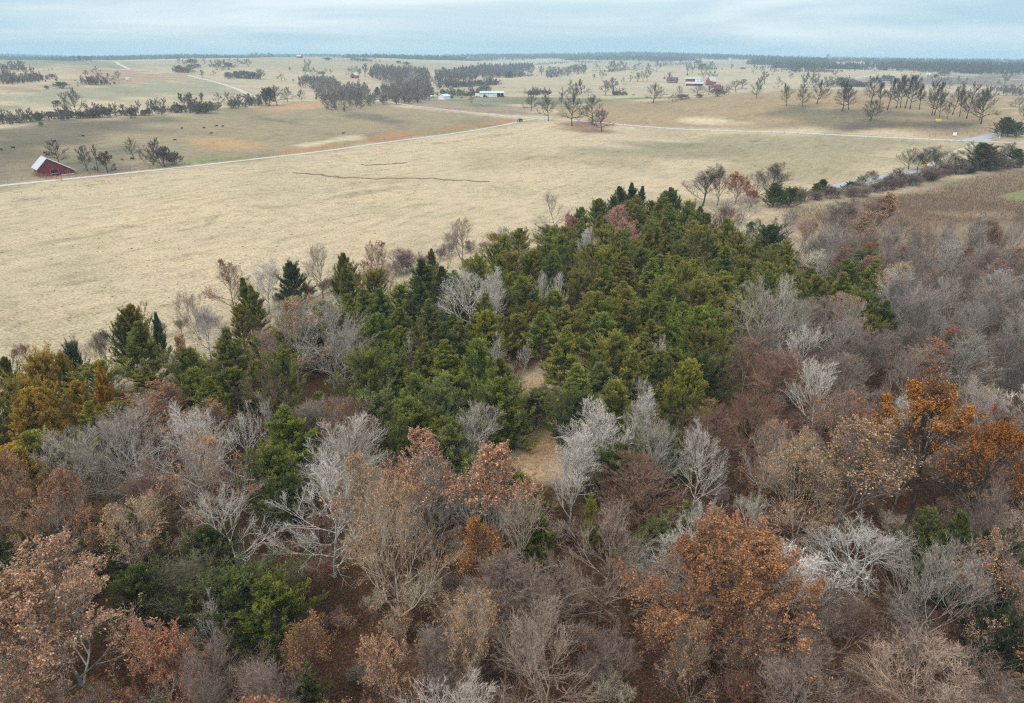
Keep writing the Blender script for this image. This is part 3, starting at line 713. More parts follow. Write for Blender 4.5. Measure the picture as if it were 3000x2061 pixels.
proto_leafy('leafB', 'bareB', 30000, size=0.125, clump=0.16, seed=4)
proto_leafy('leafT', 'bareC', 11000, size=0.125, top_only=0.62, clump=0.3, seed=5)
proto_leafy('leafG', 'tallG', 17000, size=0.13, top_only=0.50, clump=0.4, seed=6)
proto_leafy('spA', 'bareA', 7000, size=0.12, clump=0.5, seed=7)
proto_leafy('spD', 'bareD', 7500, size=0.12, clump=0.5, seed=8)
proto_leafy('spC', 'bareC', 6500, size=0.12, clump=0.5, seed=9)
def proto_cedar(key, seed, **kw):
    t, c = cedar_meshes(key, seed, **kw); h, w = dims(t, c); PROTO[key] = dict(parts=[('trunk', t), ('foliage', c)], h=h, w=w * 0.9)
proto_cedar('cedA', 5)
proto_cedar('cedB', 6, rad_=2.3, h=8.5)
proto_cedar('cedC', 7, rad_=3.1, h=7.6, prof=0.8)
proto_cedar('cedD', 8, rad_=2.5, h=8, prof=1.15)
proto_cedar('cedE', 9, rad_=2.0, h=8.4, prof=1.25)
proto_cedar('cedF', 10, rad_=2.2, h=9, prof=1.35, nbr=105, nleaf=36)
proto_cedar('cedG', 14, rad_=2.8, h=7.5, prof=0.95, nbr=90, nsub=9, nleaf=44)
# shrubs: many thin stems from the ground
def proto_shrub(key, seed, h=2.4, stems=9, leaf=0):
    g = grow_tree(seed, h=h, spread=0.42, stems=stems, limbs=5, limb_t0=0.15, elev0=35, elev1=75, nb=(6, 5, 4, 0), trunk_r=0.07, gnarl=0.14, thick=1.1)
    rng = g['rng']; B = Acc()
    V, F = tubes(g['T'][0], g['T'][1] * 0.8, 4); B.add(V, None, F, 0.3)
    V, F = tubes(g['P1'][0], np.minimum(g['P1'][1], 0.02), 3); B.add(V, None, F, 0.4)
    for kk, w in (('P2', 0.008), ('P3', 0.0065)):
        Q = g[kk][0]; V, F3, F4, n = ribbons(Q, np.full(len(Q), w), rng); B.add(V, F3, F4, np.repeat(rng.random(len(Q)), n))
    Q = g['P4'][::2]; V, F3, F4, n = ribbons(Q, np.full(len(Q), 0.005), rng); B.add(V, F3, F4, np.repeat(rng.random(len(Q)), n))
    parts = [('stems', B.mesh(key, [TWIG]))]
    h_, w_ = dims(parts[0][1])
    if leaf: parts.append(('leaves', leaf_mesh(key, g, leaf, size=0.10, clump=0.3, seed=seed)))
    PROTO[key] = dict(parts=parts, h=h_, w=w_)
proto_shrub('shA', 81); proto_shrub('shB', 82, h=2.0, stems=12); proto_shrub('shL', 83, h=2.2, stems=8, leaf=900)

# mid distance: one mesh each, heavier twigs so that they read at a few pixels
def lite(key, seed, tw=1.0, nbt=(9, 7, 6), k2=3, **kw):
    g = grow_tree(seed, nb=(*nbt, 0), **kw); rng = g['rng']; A = Acc()
    V, F = tubes(*g['T'], 6); A.add(V, None, F, 0.15)
    V, F = tubes(*g['P1'], 4); A.add(V, None, F, 0.2)
    V, F = tubes(g['P2'][0][:, ::1], g['P2'][1] * 1.1, 3); A.add(V, None, F, 0.25)
    Q = g['P3'][0]; V, F3, F4, n = ribbons(Q, np.full(len(Q), 0.03 * tw), rng); A.add(V, F3, F4, np.repeat(rng.random(len(Q)) * 0.6 + 0.2, n))
    Q = g['P4']; V, F3, F4, n = ribbons(Q, np.full(len(Q), 0.022 * tw), rng); A.add(V, F3, F4, np.repeat(rng.random(len(Q)), n))
    me = A.mesh(key, [TWIG]); h, w = dims(me); PROTO[key] = dict(parts=[('tree', me)], h=h, w=w)
lite('oakA', 101, h=18, spread=0.46, limbs=17, limb_t0=0.2, trunk_r=0.42, elev0=5, elev1=76, gnarl=0.11, limb_up=0.25, tw=1.35)
lite('oakB', 102, h=18, spread=0.42, limbs=17, limb_t0=0.24, trunk_r=0.4, elev0=10, elev1=76, gnarl=0.11, limb_up=0.25, tw=1.35)
lite('oakC', 103, h=18, spread=0.5, limbs=16, limb_t0=0.18, trunk_r=0.42, elev0=0, elev1=72, gnarl=0.13, limb_up=0.2, tw=1.35)
lite('oakD', 104, h=18, spread=0.32, limbs=17, limb_t0=0.35, trunk_r=0.38, elev0=20, elev1=78, gnarl=0.11, limb_up=0.25, tw=1.35)
lite('bushA', 105, h=7, spread=0.5, limbs=5, stems=6, limb_t0=0.08, trunk_r=0.25, elev0=20, elev1=70, tw=2.6, nbt=(6, 6, 5))
lite('bushB', 106, h=7, spread=0.6, limbs=5, stems=7, limb_t0=0.05, trunk_r=0.25, elev0=15, elev1=65, tw=2.6, nbt=(6, 6, 5))
lite('smA', 107, h=12, spread=0.42, limbs=9, limb_t0=0.07, trunk_r=0.28, elev0=5, elev1=78, tw=3.2, nbt=(7, 5, 5))
lite('smB', 108, h=12, spread=0.5, limbs=4, stems=3, limb_t0=0.12, trunk_r=0.28, elev0=20, elev1=70, tw=4.0, nbt=(7, 5, 5))
lite('smC', 109, h=12, spread=0.34, limbs=9, limb_t0=0.15, trunk_r=0.28, elev0=40, elev1=76, tw=3.6, nbt=(7, 5, 5))
for i, s in enumerate((201, 202, 203)):   # far woods
    lite('farA%d' % i, s, h=12, spread=0.45, limbs=8, limb_t0=0.04, trunk_r=0.3, elev0=25, elev1=72, tw=9.0, nbt=(6, 4, 4))
def midleaf(key, base, seed, n=1800, size=0.5):
    g = grow_tree(seed, h=12, spread=0.42, limbs=9, limb_t0=0.15, trunk_r=0.28, nb=(5, 4, 3, 0))
    PROTO[key] = dict(parts=PROTO[base]['parts'] + [('leaves', leaf_mesh(key, g, n, size=size, clump=0.3, seed=seed))], h=PROTO[base]['h'], w=PROTO[base]['w'])
midleaf('smL', 'smA', 107)

# ------------------------------------------------------------------ planting
TREES = []       # (root, kind, px, py, adjective, label)
NAMES = {'cedar': ('cedar_tree', 'cedar'), 'bare': ('bare_tree', 'tree'), 'leafy': ('brown_oak', 'tree'), 'shrub': ('shrub', 'shrub'), 'oak': ('field_oak', 'tree'), 'small': ('field_tree', 'tree'), 'bush': ('bush', 'bush')}
def plant(key, x, y, h, w, kind, tint, ltint=None, adj='', label=None, group=None, rz=None, sink=0.15):
    p = PROTO[key]; z = float(terr(x, y)) - sink
    name, cat = NAMES[kind]
    sz, sw = h / p['h'], w / p['w']
    rz = random.uniform(0, 6.283) if rz is None else rz
    if len(p['parts']) == 1:
        root = obj(name, p['parts'][0][1]); root.color = (*tint, 1)
        root.location = (x, y, z); root.rotation_euler = (0, 0, rz)
    else:
        root = empty(name, (x, y, z), rz)
        for pn, me in p['parts']:
            o = obj(pn, me, root)
            lf = pn in ('leaves', 'foliage')
            c = ltint if (lf and ltint) else (tint if pn == 'trunk' else tuple(v * q for v, q in zip(tint, (0.88, 0.85, 0.84))))
            o.color = (*c, 1)
    root.scale = (sw, sw, sz)
    root['category'] = cat
    if group: root['group'] = group
    q = proj(x, y, z + h * 0.75)
    TREES.append(dict(o=root, kind=kind, px=q[0] if q else -999, py=q[1] if q else 1999, adj=adj, label=label, x=x, y=y, w=w, h=h, d=q[2] if q else 1e9))
    return root
def jit(c, a=0.12, hue=0.05):
    k = 1 + random.uniform(-a, a)
    return tuple(max(0.004, v * k * (1 + random.uniform(-hue, hue))) for v in c)
SILVER = (0.78, 0.76, 0.70); GREY = (0.50, 0.465, 0.415); PURPLEG = (0.34, 0.27, 0.235); TANG = (0.60, 0.49, 0.38); DARKG = (0.15, 0.125, 0.105); REDG = (0.30, 0.185, 0.135)
L_RUST = (0.44, 0.235, 0.125); L_PINK = (0.66, 0.35, 0.25); L_ORANGE = (0.58, 0.26, 0.06); L_TAN = (0.55, 0.36, 0.20); L_PEACH = (0.57, 0.35, 0.22); L_BROWN = (0.34, 0.165, 0.09)
C_GREEN = (0.125, 0.143, 0.034); C_DARK = (0.078, 0.096, 0.032); C_OLIVE = (0.160, 0.163, 0.038); C_GOLD = (0.27, 0.185, 0.034); C_BRIGHT = (0.145, 0.180, 0.030); C_BLUE = (0.130, 0.148, 0.062); C_RUST = (0.175, 0.150, 0.038); C_DULL = (0.115, 0.125, 0.055)

LAND = []   # landmark things (phrase, px, py)
def big(c, a, b, w, key, h, tint, lt, kind, label, land=None, adj='', rz=None):
    px, py = P(c, a, b)
    x, y, t = hit(px, py, h)
    wm = pxw(c, w) * t / FPX * (1.10 if kind == 'cedar' else 1.15)
    r = plant(key, x, y, h, wm, kind, tint, lt, adj, label, rz=rz)
    if land: LAND.append((land, px, py + 12))
    return r
NT = None
# bottom left quarter
big('R8', 215, 850, 860, 'leafA', 13, GREY, L_PEACH, 'leafy', 'big round oak full of pinkish tan dead leaves in the near corner', 'big pinkish corner oak')
big('R8', -140, 960, 560, 'leafB', 12, GREY, L_PEACH, 'leafy', 'half seen tan-leaved oak beside the big pinkish corner oak')
big('R8', 225, 455, 400, 'leafB', 11, GREY, L_RUST, 'leafy', 'dense rounded orange-brown oak just beyond the big pinkish corner oak', 'dense orange-brown oak')
big('R8', 0, 395, 360, 'leafA', 11, GREY, L_RUST, 'leafy', 'orange-brown oak cut by the edge, left of its dense rounded twin')
big('R8', 740, 1215, 480, 'leafA', 8, GREY, (0.50, 0.24, 0.13), 'leafy', 'low russet oak standing right against the big pinkish corner oak')
big('R8', 600, 105, 520, 'bareB', 12, GREY, NT, 'bare', 'wide grey bare tree with fanning limbs beside the gold cedars', 'wide grey fan tree')
big('R8', 420, 215, 420, 'bareD', 11, GREY, NT, 'bare', 'grey bare tree spreading in front of the gold cedars')
big('R8', 900, 130, 460, 'bareA', 11, SILVER, NT, 'bare', 'silvery bare tree between the wide grey fan tree and its whitish neighbour')
big('R8', 1120, 120, 330, 'openF', 10, SILVER, NT, 'bare', 'whitish crooked-limbed bare tree right of the wide grey fan tree')
big('R8', 1300, 75, 260, 'openF', 10, (0.60, 0.58, 0.52), NT, 'bare', 'small whitish bare tree with open zigzag branches below the widest bare tree')
big('R8', 960, 300, 420, 'spA', 11, GREY, L_PEACH, 'leafy', 'thin-leaved tree with a few orange leaves on its right side', 'thin-leaved orange-flecked tree')
big('R8', 700, 560, 380, 'spD', 9, TANG, L_TAN, 'leafy', 'pale tan twiggy tree with scattered leaves before the thin-leaved orange-flecked tree')
big('R8', 1090, 555, 430, 'bareE', 9, SILVER, NT, 'bare', 'silver bare tree reaching over the dark low cedar', 'silver bare tree over the dark cedar')
big('R8', 1560, 400, 520, 'bareB', 11.5, SILVER, NT, 'bare', 'broad silver fan-shaped bare tree beside the leaf-strewn gap', 'broad silver fan tree')
big('R8', 1390, 160, 230, 'cedE', 8.5, PURPLEG, C_BRIGHT, 'cedar', 'slim bright green cedar between bare silver trees', 'slim bright cedar')
big('R8', 1320, 340, 270, 'cedA', 7.5, PURPLEG, C_GREEN, 'cedar', 'green cedar tucked below the slim bright cedar')
big('R8', 1350, 480, 230, 'cedC', 6, PURPLEG, C_DARK, 'cedar', 'dark low cedar beside the broad silver fan tree')
big('R8', 560, 650, 330, 'cedC', 7, PURPLEG, C_DARK, 'cedar', 'dark green cedar right of the dense orange-brown oak')
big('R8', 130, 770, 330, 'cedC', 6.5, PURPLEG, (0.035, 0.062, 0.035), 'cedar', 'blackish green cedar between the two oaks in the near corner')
big('R8', -60, 780, 260, 'cedA', 6.5, PURPLEG, C_DARK, 'cedar', 'dark cedar at the very edge below the orange-brown oaks')
big('R8', 1130, 930, 460, 'cedC', 7.5, PURPLEG, C_DARK, 'cedar', 'large low dark green cedar in front of the silver bare tree', 'large low dark cedar')
big('R8', 1300, 985, 330, 'cedA', 7, PURPLEG, C_GREEN, 'cedar', 'green cedar overlapping the large low dark cedar')
big('R8', 640, 930, 280, 'cedA', 6.5, PURPLEG, C_DARK, 'cedar', 'dark cedar behind the slope of the big pinkish corner oak')
big('R8', 830, 880, 360, 'bareC', 6.5, (0.22, 0.21, 0.14), NT, 'bare', 'olive-green twiggy bush-like tree left of the large low dark cedar')
big('R8', 960, 1060, 260, 'openF', 7, SILVER, NT, 'bare', 'small silver bare tree in front of the large low dark cedar')
big('R8', 1060, 1245, 380, 'bareD', 7.5, PURPLEG, NT, 'bare', 'purplish bare sapling clump below the large low dark cedar')
big('R8', 1450, 1170, 240, 'spC', 8, REDG, L_RUST, 'leafy', 'slight rust-leaved sapling right of the large low dark cedar')
big('R8', 1450, 1400, 190, 'cedE', 5.5, PURPLEG, C_DULL, 'cedar', 'dull thin cedar with bare stems before it at the bottom')
big('R8', 1230, 1370, 330, 'bareC', 8, PURPLEG, NT, 'bare', 'purple-grey bare tree left of the dull thin cedar at the bottom')
big('R8', 950, 1430, 330, 'bareA', 7.5, PURPLEG, NT, 'bare', 'purple-grey bare tree right of the low russet oak at the bottom')
big('R8', 370, 850, 160, 'shA', 4, PURPLEG, NT, 'bare', 'purple twiggy sapling between dense orange-brown oak and dark cedar')
big('R8', 1000, 720, 260, 'cedA', 6, PURPLEG, C_DARK, 'cedar', 'dark cedar glimpsed through the silver bare tree')
# bottom centre
big('R9', 400, 300, 320, 'leafT', 14, GREY, (0.62, 0.35, 0.21), 'leafy', 'tall tree with orange leaves only in its crown, first of a pair', 'pair of orange-topped trees')
big('R9', 720, 298, 360, 'leafT', 14, GREY, (0.62, 0.35, 0.21), 'leafy', 'tall tree with orange leaves only in its crown, nearer the grassy gap')
big('R9', 240, 520, 520, 'spA', 14, TANG, L_TAN, 'leafy', 'tall pale twiggy tree with scattered tan leaves and a black trunk', 'tall pale twiggy tree')
big('R9', 60, 240, 380, 'bareA', 12, GREY, NT, 'bare', 'grey bare tree behind the tall pale twiggy tree')
big('R9', 120, 400, 300, 'spC', 12, TANG, L_TAN, 'leafy', 'thin tan-leaved tree left of the pair of orange-topped trees')
big('R9', 665, 105, 330, 'bareB', 9, (0.56, 0.54, 0.48), NT, 'bare', 'whitish round-crowned bare tree behind the pair of orange-topped trees', 'whitish round bare tree')
big('R9', 1130, 250, 260, 'bareC', 11, SILVER, NT, 'bare', 'slender silver tree with upswept limbs beside the grassy gap')
big('R9', 1270, 135, 330, 'bareC', 11, SILVER, NT, 'bare', 'silver upswept bare tree before the yellow-green cedar', 'silver upswept tree')
big('R9', 1530, 170, 360, 'bareA', 11, (0.50, 0.48, 0.43), NT, 'bare', 'round grey-white bare tree against black-green cedar', 'round grey-white tree')
big('R9', 1470, 60, 160, 'bareC', 9, SILVER, NT, 'bare', 'small silver tree tip poking between two cedars')
big('R9', 880, 520, 400, 'bareE', 11, TANG, NT, 'bare', 'crooked tan bare tree with long low limbs in the middle foreground', 'crooked tan bare tree')
big('R9', 1300, 610, 500, 'bareB', 11, (0.42, 0.33, 0.27), NT, 'bare', 'broad purplish-tan bare tree with lichen-pale limbs', 'broad purplish-tan tree')
big('R9', 1010, 1120, 640, 'bareA', 10.5, (0.46, 0.37, 0.29), NT, 'bare', 'big tan bare tree nearest the viewer in the middle', 'big tan near tree')
big('R9', 180, 1260, 400, 'leafA', 8.5, PURPLEG, L_PEACH, 'leafy', 'small orange-pink leaved oak low in the middle foreground', 'small orange-pink oak')
big('R9', 560, 1085, 360, 'spD', 9.5, TANG, L_TAN, 'leafy', 'tan sparse-leaved tree between the small orange-pink oak and the big tan near tree')
big('R9', 480, 1180, 300, 'bareC', 9, PURPLEG, NT, 'bare', 'purple-grey bare tree right of the small orange-pink oak')
big('R9', 700, 700, 240, 'spC', 9, REDG, L_ORANGE, 'leafy', 'thin sapling with orange leaves under the pair of orange-topped trees')
big('R9', 1290, 1190, 300, 'bareD', 6.5, PURPLEG, NT, 'bare', 'purplish bare clump under the broad purplish-tan tree')
big('R9', 950, 640, 160, 'cedE', 6, PURPLEG, C_GREEN, 'cedar', 'green cedar hidden behind the crooked tan bare tree')
big('R9', 1230, 590, 90, 'cedB', 6, PURPLEG, (0.2, 0.2, 0.03), 'cedar', 'yellowish cedar tip behind the broad purplish-tan tree')
big('R9', 1550, 690, 230, 'cedA', 6, PURPLEG, C_DULL, 'cedar', 'green cedar between the round grey-white tree and the rust-gold oak')
big('R9', 1350, 330, 260, 'cedA', 8, PURPLEG, C_DARK, 'cedar', 'black-green cedar behind the silver upswept tree')
big('R9', 1560, 240, 330, 'cedC', 7.5, PURPLEG, C_DARK, 'cedar', 'black-green cedar behind the round grey-white tree')
for a, b, w, key, h, tt, lab in ((130, 60, 280, 'cedC', 8, C_BLUE, 'blue-green cedar left of the whitish round bare tree'), (335, 110, 270, 'cedA', 8, C_GREEN, 'pointed green cedar with layered sprays left of the whitish round bare tree'),
        (480, 20, 240, 'cedC', 8, C_BLUE, 'grey-green cedar behind the whitish round bare tree'), (760, 10, 260, 'cedA', 8.5, C_GREEN, 'green cedar standing left of the grassy gap'), (840, 165, 170, 'cedD', 5, C_GREEN, 'small green cedar touching the whitish round bare tree'),
        (950, 60, 180, 'cedA', 5, C_BLUE, 'bluish cedar at the head of the grassy gap'), (1160, 40, 260, 'cedC', 8.5, C_DARK, 'dark cedar right of the grassy gap'), (1345, 30, 210, 'cedD', 7.5, C_OLIVE, 'yellow-green cedar behind the silver upswept tree'),
        (290, 270, 200, 'cedC', 6, C_DARK, 'low dark cedar left of the pair of orange-topped trees'), (1110, 110, 180, 'cedA', 5, C_DARK, 'dark cedar overhanging the grassy gap')):
    big('R9', a, b, w, key, h, PURPLEG, tt, 'cedar', lab)
# bottom right
big('R10', 300, 690, 830, 'leafA', 12.5, PURPLEG, (0.46, 0.235, 0.11), 'leafy', 'huge rounded oak covered in rust-gold leaves', 'huge rust-gold oak')
big('R10', 80, 800, 560, 'leafB', 11, PURPLEG, (0.42, 0.21, 0.10), 'leafy', 'rust-gold oak merging into the huge rounded one from the left')
big('R10', 1290, -40, 440, 'leafG', 17, (0.10, 0.085, 0.08), L_ORANGE, 'leafy', 'tallest tree with bright orange crown and black trunk', 'bright orange crown')
big('R10', 1590, 110, 330, 'leafG', 16, (0.10, 0.085, 0.08), (0.50, 0.20, 0.05), 'leafy', 'second bright orange crown, cut by the edge, with black trunk')
big('R10', 620, 330, 400, 'spD', 11, TANG, L_TAN, 'leafy', 'tan-leaved thin tree behind the huge rust-gold oak')
big('R10', 880, 170, 420, 'spC', 14, PURPLEG, L_TAN, 'leafy', 'tall fine-twigged tree with pinkish tan haze of leaves beside the bright orange crown', 'tall tan-hazed tree')
big('R10', 430, 200, 260, 'spA', 10, GREY, L_PEACH, 'leafy', 'small grey tree with a few tan leaves right of the round grey-white tree')
big('R10', 390, 520, 330, 'openF', 8.5, (0.60, 0.58, 0.52), NT, 'bare', 'white-limbed open bare tree just behind the huge rust-gold oak', 'white-limbed open tree')
big('R10', 100, 215, 270, 'bareB', 10, SILVER, NT, 'bare', 'silver-white bare tree below the yellow-green cedar cone')
big('R10', 80, 560, 300, 'bareE', 9, SILVER, NT, 'bare', 'low silver bare tangle left of the white-limbed open tree')
big('R10', 1260, 760, 440, 'bareD', 10, GREY, NT, 'bare', 'grey bare tree with dark stems under the bright orange crown')
big('R10', 1540, 530, 260, 'bareC', 11, PURPLEG, NT, 'bare', 'slim grey tree in front of the second orange crown')
big('R10', 1600, 850, 420, 'spD', 10, PURPLEG, L_PEACH, 'leafy', 'sparse tan-leaved tree over dark cedar at the near right edge')
big('R10', 700, 1340, 640, 'bareD', 7.5, PURPLEG, NT, 'bare', 'purple-brown bare thicket tree at the bottom below the huge rust-gold oak')
big('R10', 1250, 1220, 560, 'bareE', 8, PURPLEG, NT, 'bare', 'purple-brown bare thicket tree at the bottom near the right edge')
big('R10', 80, 1210, 330, 'spA', 8, PURPLEG, L_TAN, 'leafy', 'tan-leaved sapling in front of the huge rust-gold oak')
big('R10', 420, 1130, 300, 'spA', 8, PURPLEG, L_PEACH, 'leafy', 'peach-leaved sapling low before the huge rust-gold oak')
big('R10', 1400, 690, 260, 'cedE', 9, PURPLEG, C_DARK, 'cedar', 'dark cedar showing behind the trunks of the orange crowns')
big('R10', 1520, 760, 320, 'cedA', 9, PURPLEG, (0.03, 0.045, 0.02), 'cedar', 'blackish cedar at the near right edge')
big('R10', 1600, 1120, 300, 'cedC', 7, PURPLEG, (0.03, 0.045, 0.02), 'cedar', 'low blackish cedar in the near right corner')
big('R10', 1200, 640, 200, 'cedD', 7, PURPLEG, C_DULL, 'cedar', 'dull green cedar between the tall tan-hazed tree and the orange crown')
big('R10', 1160, 100, 200, 'spC', 13, PURPLEG, L_BROWN, 'leafy', 'thin brown-leaved tree tucked left of the bright orange crown')
# middle right
big('R7', 700, 870, 520, 'bareB', 13, (0.50, 0.45, 0.38), NT, 'bare', 'broad pale bare tree with strong forking limbs beside a bright cedar', 'broad pale forking tree')
big('R7', 840, 855, 300, 'bareE', 12, SILVER, NT, 'bare', 'silver crooked bare tree behind the broad pale forking tree')
big('R7', 940, 960, 330, 'bareA', 12, (0.48, 0.44, 0.40), NT, 'bare', 'grey-tan bare tree right of the broad pale forking tree')
big('R7', 1240, 960, 330, 'spA', 12, GREY, (0.52, 0.35, 0.26), 'leafy', 'pinkish tan leaved tree with a domed crown', 'pinkish domed tree')
big('R7', 1215, 825, 130, 'spC', 9, PURPLEG, (0.40, 0.18, 0.14), 'leafy', 'small dark red-brown leaved tree behind the pinkish domed tree')
big('R7', 1560, 770, 330, 'spA', 11, SILVER, L_TAN, 'leafy', 'silver-twigged tree with a few tan leaves at the edge of the grey wood', 'silver tree of the grey wood')
big('R7', 330, 1050, 300, 'cedA', 9.5, PURPLEG, C_BRIGHT, 'cedar', 'tall bright green cedar left of the broad pale forking tree', 'tall bright cedar')
big('R7', 245, 1375, 270, 'cedD', 9, PURPLEG, (0.19, 0.19, 0.035), 'cedar', 'yellow-green cone-shaped cedar left of the broad pale forking tree', 'yellow-green cedar cone')
big('R7', 430, 1330, 220, 'cedC', 7.5, PURPLEG, C_DULL, 'cedar', 'dull green cedar right behind the yellow-green cedar cone')
big('R7', 1340, 670, 190, 'cedC', 9, PURPLEG, C_DULL, 'cedar', 'dull dark cedar standing at the edge of the grey wood')
big('R7', 1240, 760, 200, 'cedA', 8, PURPLEG, C_GREEN, 'cedar', 'green cedar behind the small dark red-brown tree')
big('R7', 1480, 1020, 170, 'cedE', 8, PURPLEG, C_DARK, 'cedar', 'dark narrow cedar beside the pinkish domed tree')
big('R7', 1380, 900, 170, 'cedE', 8, PURPLEG, C_DULL, 'cedar', 'dark narrow cedar before the dull one at the edge of the grey wood')
big('R7', 780, 520, 230, 'cedC', 9, PURPLEG, (0.055, 0.075, 0.018), 'cedar', 'big dark cedar at the right end of the cedar stand', 'big dark end cedar')
big('R7', 1200, 375, 260, 'bareC', 11, (0.24, 0.21, 0.20), NT, 'bare', 'dark slender bare tree standing before the brown grassland', 'dark slender bare tree')
big('R7', 1430, 350, 260, 'leafT', 12, PURPLEG, L_PEACH, 'leafy', 'bare tree with a wisp of orange leaves on its crown before the brown grassland', 'orange-wisped tree')
big('R7', 960, 510, 180, 'spD', 8, PURPLEG, L_PEACH, 'leafy', 'small peach-leaved tree right of the big dark end cedar')
big('R7', 1110, 540, 160, 'bareA', 8, GREY, NT, 'bare', 'small grey bare tree left of the dark slender bare tree')
big('R7', 880, 430, 140, 'bareC', 9, GREY, NT, 'bare', 'thin grey bare tree on the tan slope')
big('R7', 1590, 470, 300, 'bareB', 10, PURPLEG, NT, 'bare', 'rounded purple-grey bare tree right of the orange-wisped tree')
big('R7', 1330, 470, 180, 'spC', 9, PURPLEG, L_PEACH, 'leafy', 'tan-flecked tree between the dark slender tree and the orange-wisped tree')
big('R7', 360, 190, 230, 'bareC', 11, DARKG, NT, 'bare', 'dark fan of a bare tree standing at the far tip of the cedar stand', 'dark fan tree')
big('R7', 455, 165, 120, 'bareC', 12, DARKG, NT, 'bare', 'thin tall dark tree right of the dark fan tree')
big('R7', 560, 218, 190, 'leafB', 9.5, DARKG, (0.60, 0.27, 0.16), 'leafy', 'russet-leaved tree between bare trees at the field edge', 'russet field-edge tree')
big('R7', 640, 330, 100, 'leafA', 6, DARKG, (0.50, 0.22, 0.12), 'leafy', 'low russet tree below the russet field-edge tree')
big('R7', 600, 350, 260, 'bareA', 8, GREY, NT, 'bare', 'grey rounded bare tree in front of the russet field-edge tree')
big('R7', 480, 370, 260, 'bareB', 8, GREY, NT, 'bare', 'grey low bare tree in front of the dark fan tree')
big('R7', 680, 195, 170, 'bareB', 10, DARKG, NT, 'bare', 'dark bare tree right of the russet field-edge tree')
big('R7', 790, 150, 190, 'bareC', 11.5, DARKG, NT, 'bare', 'widest dark bare tree beside the small edge cedars')
big('R7', 790, 285, 130, 'cedA', 7, PURPLEG, C_DARK, 'cedar', 'dark cedar under the widest dark bare tree')
big('R7', 890, 305, 140, 'cedC', 6, PURPLEG, (0.07, 0.09, 0.02), 'cedar', 'rounded green cedar by the end of the hedgerow', 'hedgerow end cedar')
big('R7', 1052, 285, 75, 'cedD', 5, PURPLEG, C_GREEN, 'cedar', 'small green cedar on the hedgerow before the paved road')
big('R7', 1092, 262, 80, 'cedD', 5, PURPLEG, (0.05, 0.065, 0.05), 'cedar', 'small greyish cedar beside its green twin on the hedgerow')
big('R7', 1255, 275, 90, 'cedA', 4.5, PURPLEG, C_DARK, 'cedar', 'dark cedar in front of the start of the paved road')
big('R7', 1640, 60, 150, 'bareB', 8.5, DARKG, NT, 'bare', 'dark forked hedgerow tree left of the yellow arrow sign')
big('R7', 1750, 50, 170, 'bareC', 9, (0.24, 0.2, 0.2), NT, 'bare', 'purple-grey hedgerow tree right of the yellow arrow sign')
big('R7', 1860, 85, 170, 'bareA', 7.5, DARKG, NT, 'bare', 'leaning bare hedgerow tree in front of the dirt track')
big('R7', 2090, 38, 200, 'cedA', 10, PURPLEG, C_DARK, 'cedar', 'big dark cedar wrapped by a rust-leaved tree beside the road', 'big roadside cedar')
big('R7', 2125, 60, 150, 'leafA', 9, DARKG, (0.27, 0.095, 0.06), 'leafy', 'rust-red leaved tree growing out of the big roadside cedar')
big('R7', 2000, 150, 110, 'cedC', 4.5, PURPLEG, (0.03, 0.05, 0.035), 'cedar', 'low blue-black cedar at the foot of the big roadside cedar')
big('R7', 2225, 30, 130, 'bareC', 9, DARKG, NT, 'bare', 'dark bare tree right of the big roadside cedar')
big('R7', 2290, 72, 130, 'cedA', 7, PURPLEG, C_DARK, 'cedar', 'dark cedar at the right edge beside the paved road')
big('R7', 1830, 175, 70, 'cedC', 3.5, PURPLEG, C_DARK, 'cedar', 'low dark cedar under the leaning hedgerow tree')
big('R7', 1760, 215, 90, 'cedC', 3, PURPLEG, C_DARK, 'cedar', 'low dark cedar on the brown bank left of the roadside cedar')
big('R7', 1390, 205, 90, 'spD', 5.5, DARKG, (0.3, 0.14, 0.1), 'leafy', 'brown-leaved hedgerow tree near the start of the road')
for a_, b_, w_, h_, lab in ((1545, 185, 110, 6.5, 'thin bare hedgerow tree, first one going left from the yellow arrow sign'), (1490, 230, 90, 5.5, 'thin bare hedgerow tree, second one going left from the yellow arrow sign'), (1690, 95, 110, 7, 'grey bare hedgerow tree close against the yellow arrow sign'),
        (1800, 100, 120, 7.5, 'bare hedgerow tree between the arrow sign and the leaning one'), (1930, 110, 110, 7, 'bare hedgerow tree just left of the big roadside cedar'), (1320, 230, 80, 5.5, 'small bare tree above the start of the paved road'), (2170, 90, 90, 6.5, 'bare tree tucked right behind the rust-red leaved tree')):
    big('R7', a_, b_, w_, 'bareC', h_, DARKG, NT, 'bare', lab)
big('R4', 1990, 590, 110, 'cedA', 9.5, PURPLEG, C_DARK, 'cedar', 'tall dark cedar beside the road junction', 'junction cedar')
big('R4', 2040, 590, 100, 'cedB', 9.5, PURPLEG, C_DARK, 'cedar', 'tall dark cedar behind the first one at the junction')
big('R4', 2100, 620, 140, 'cedC', 8, PURPLEG, C_DARK, 'cedar', 'broad dark cedar at the junction, farthest right')
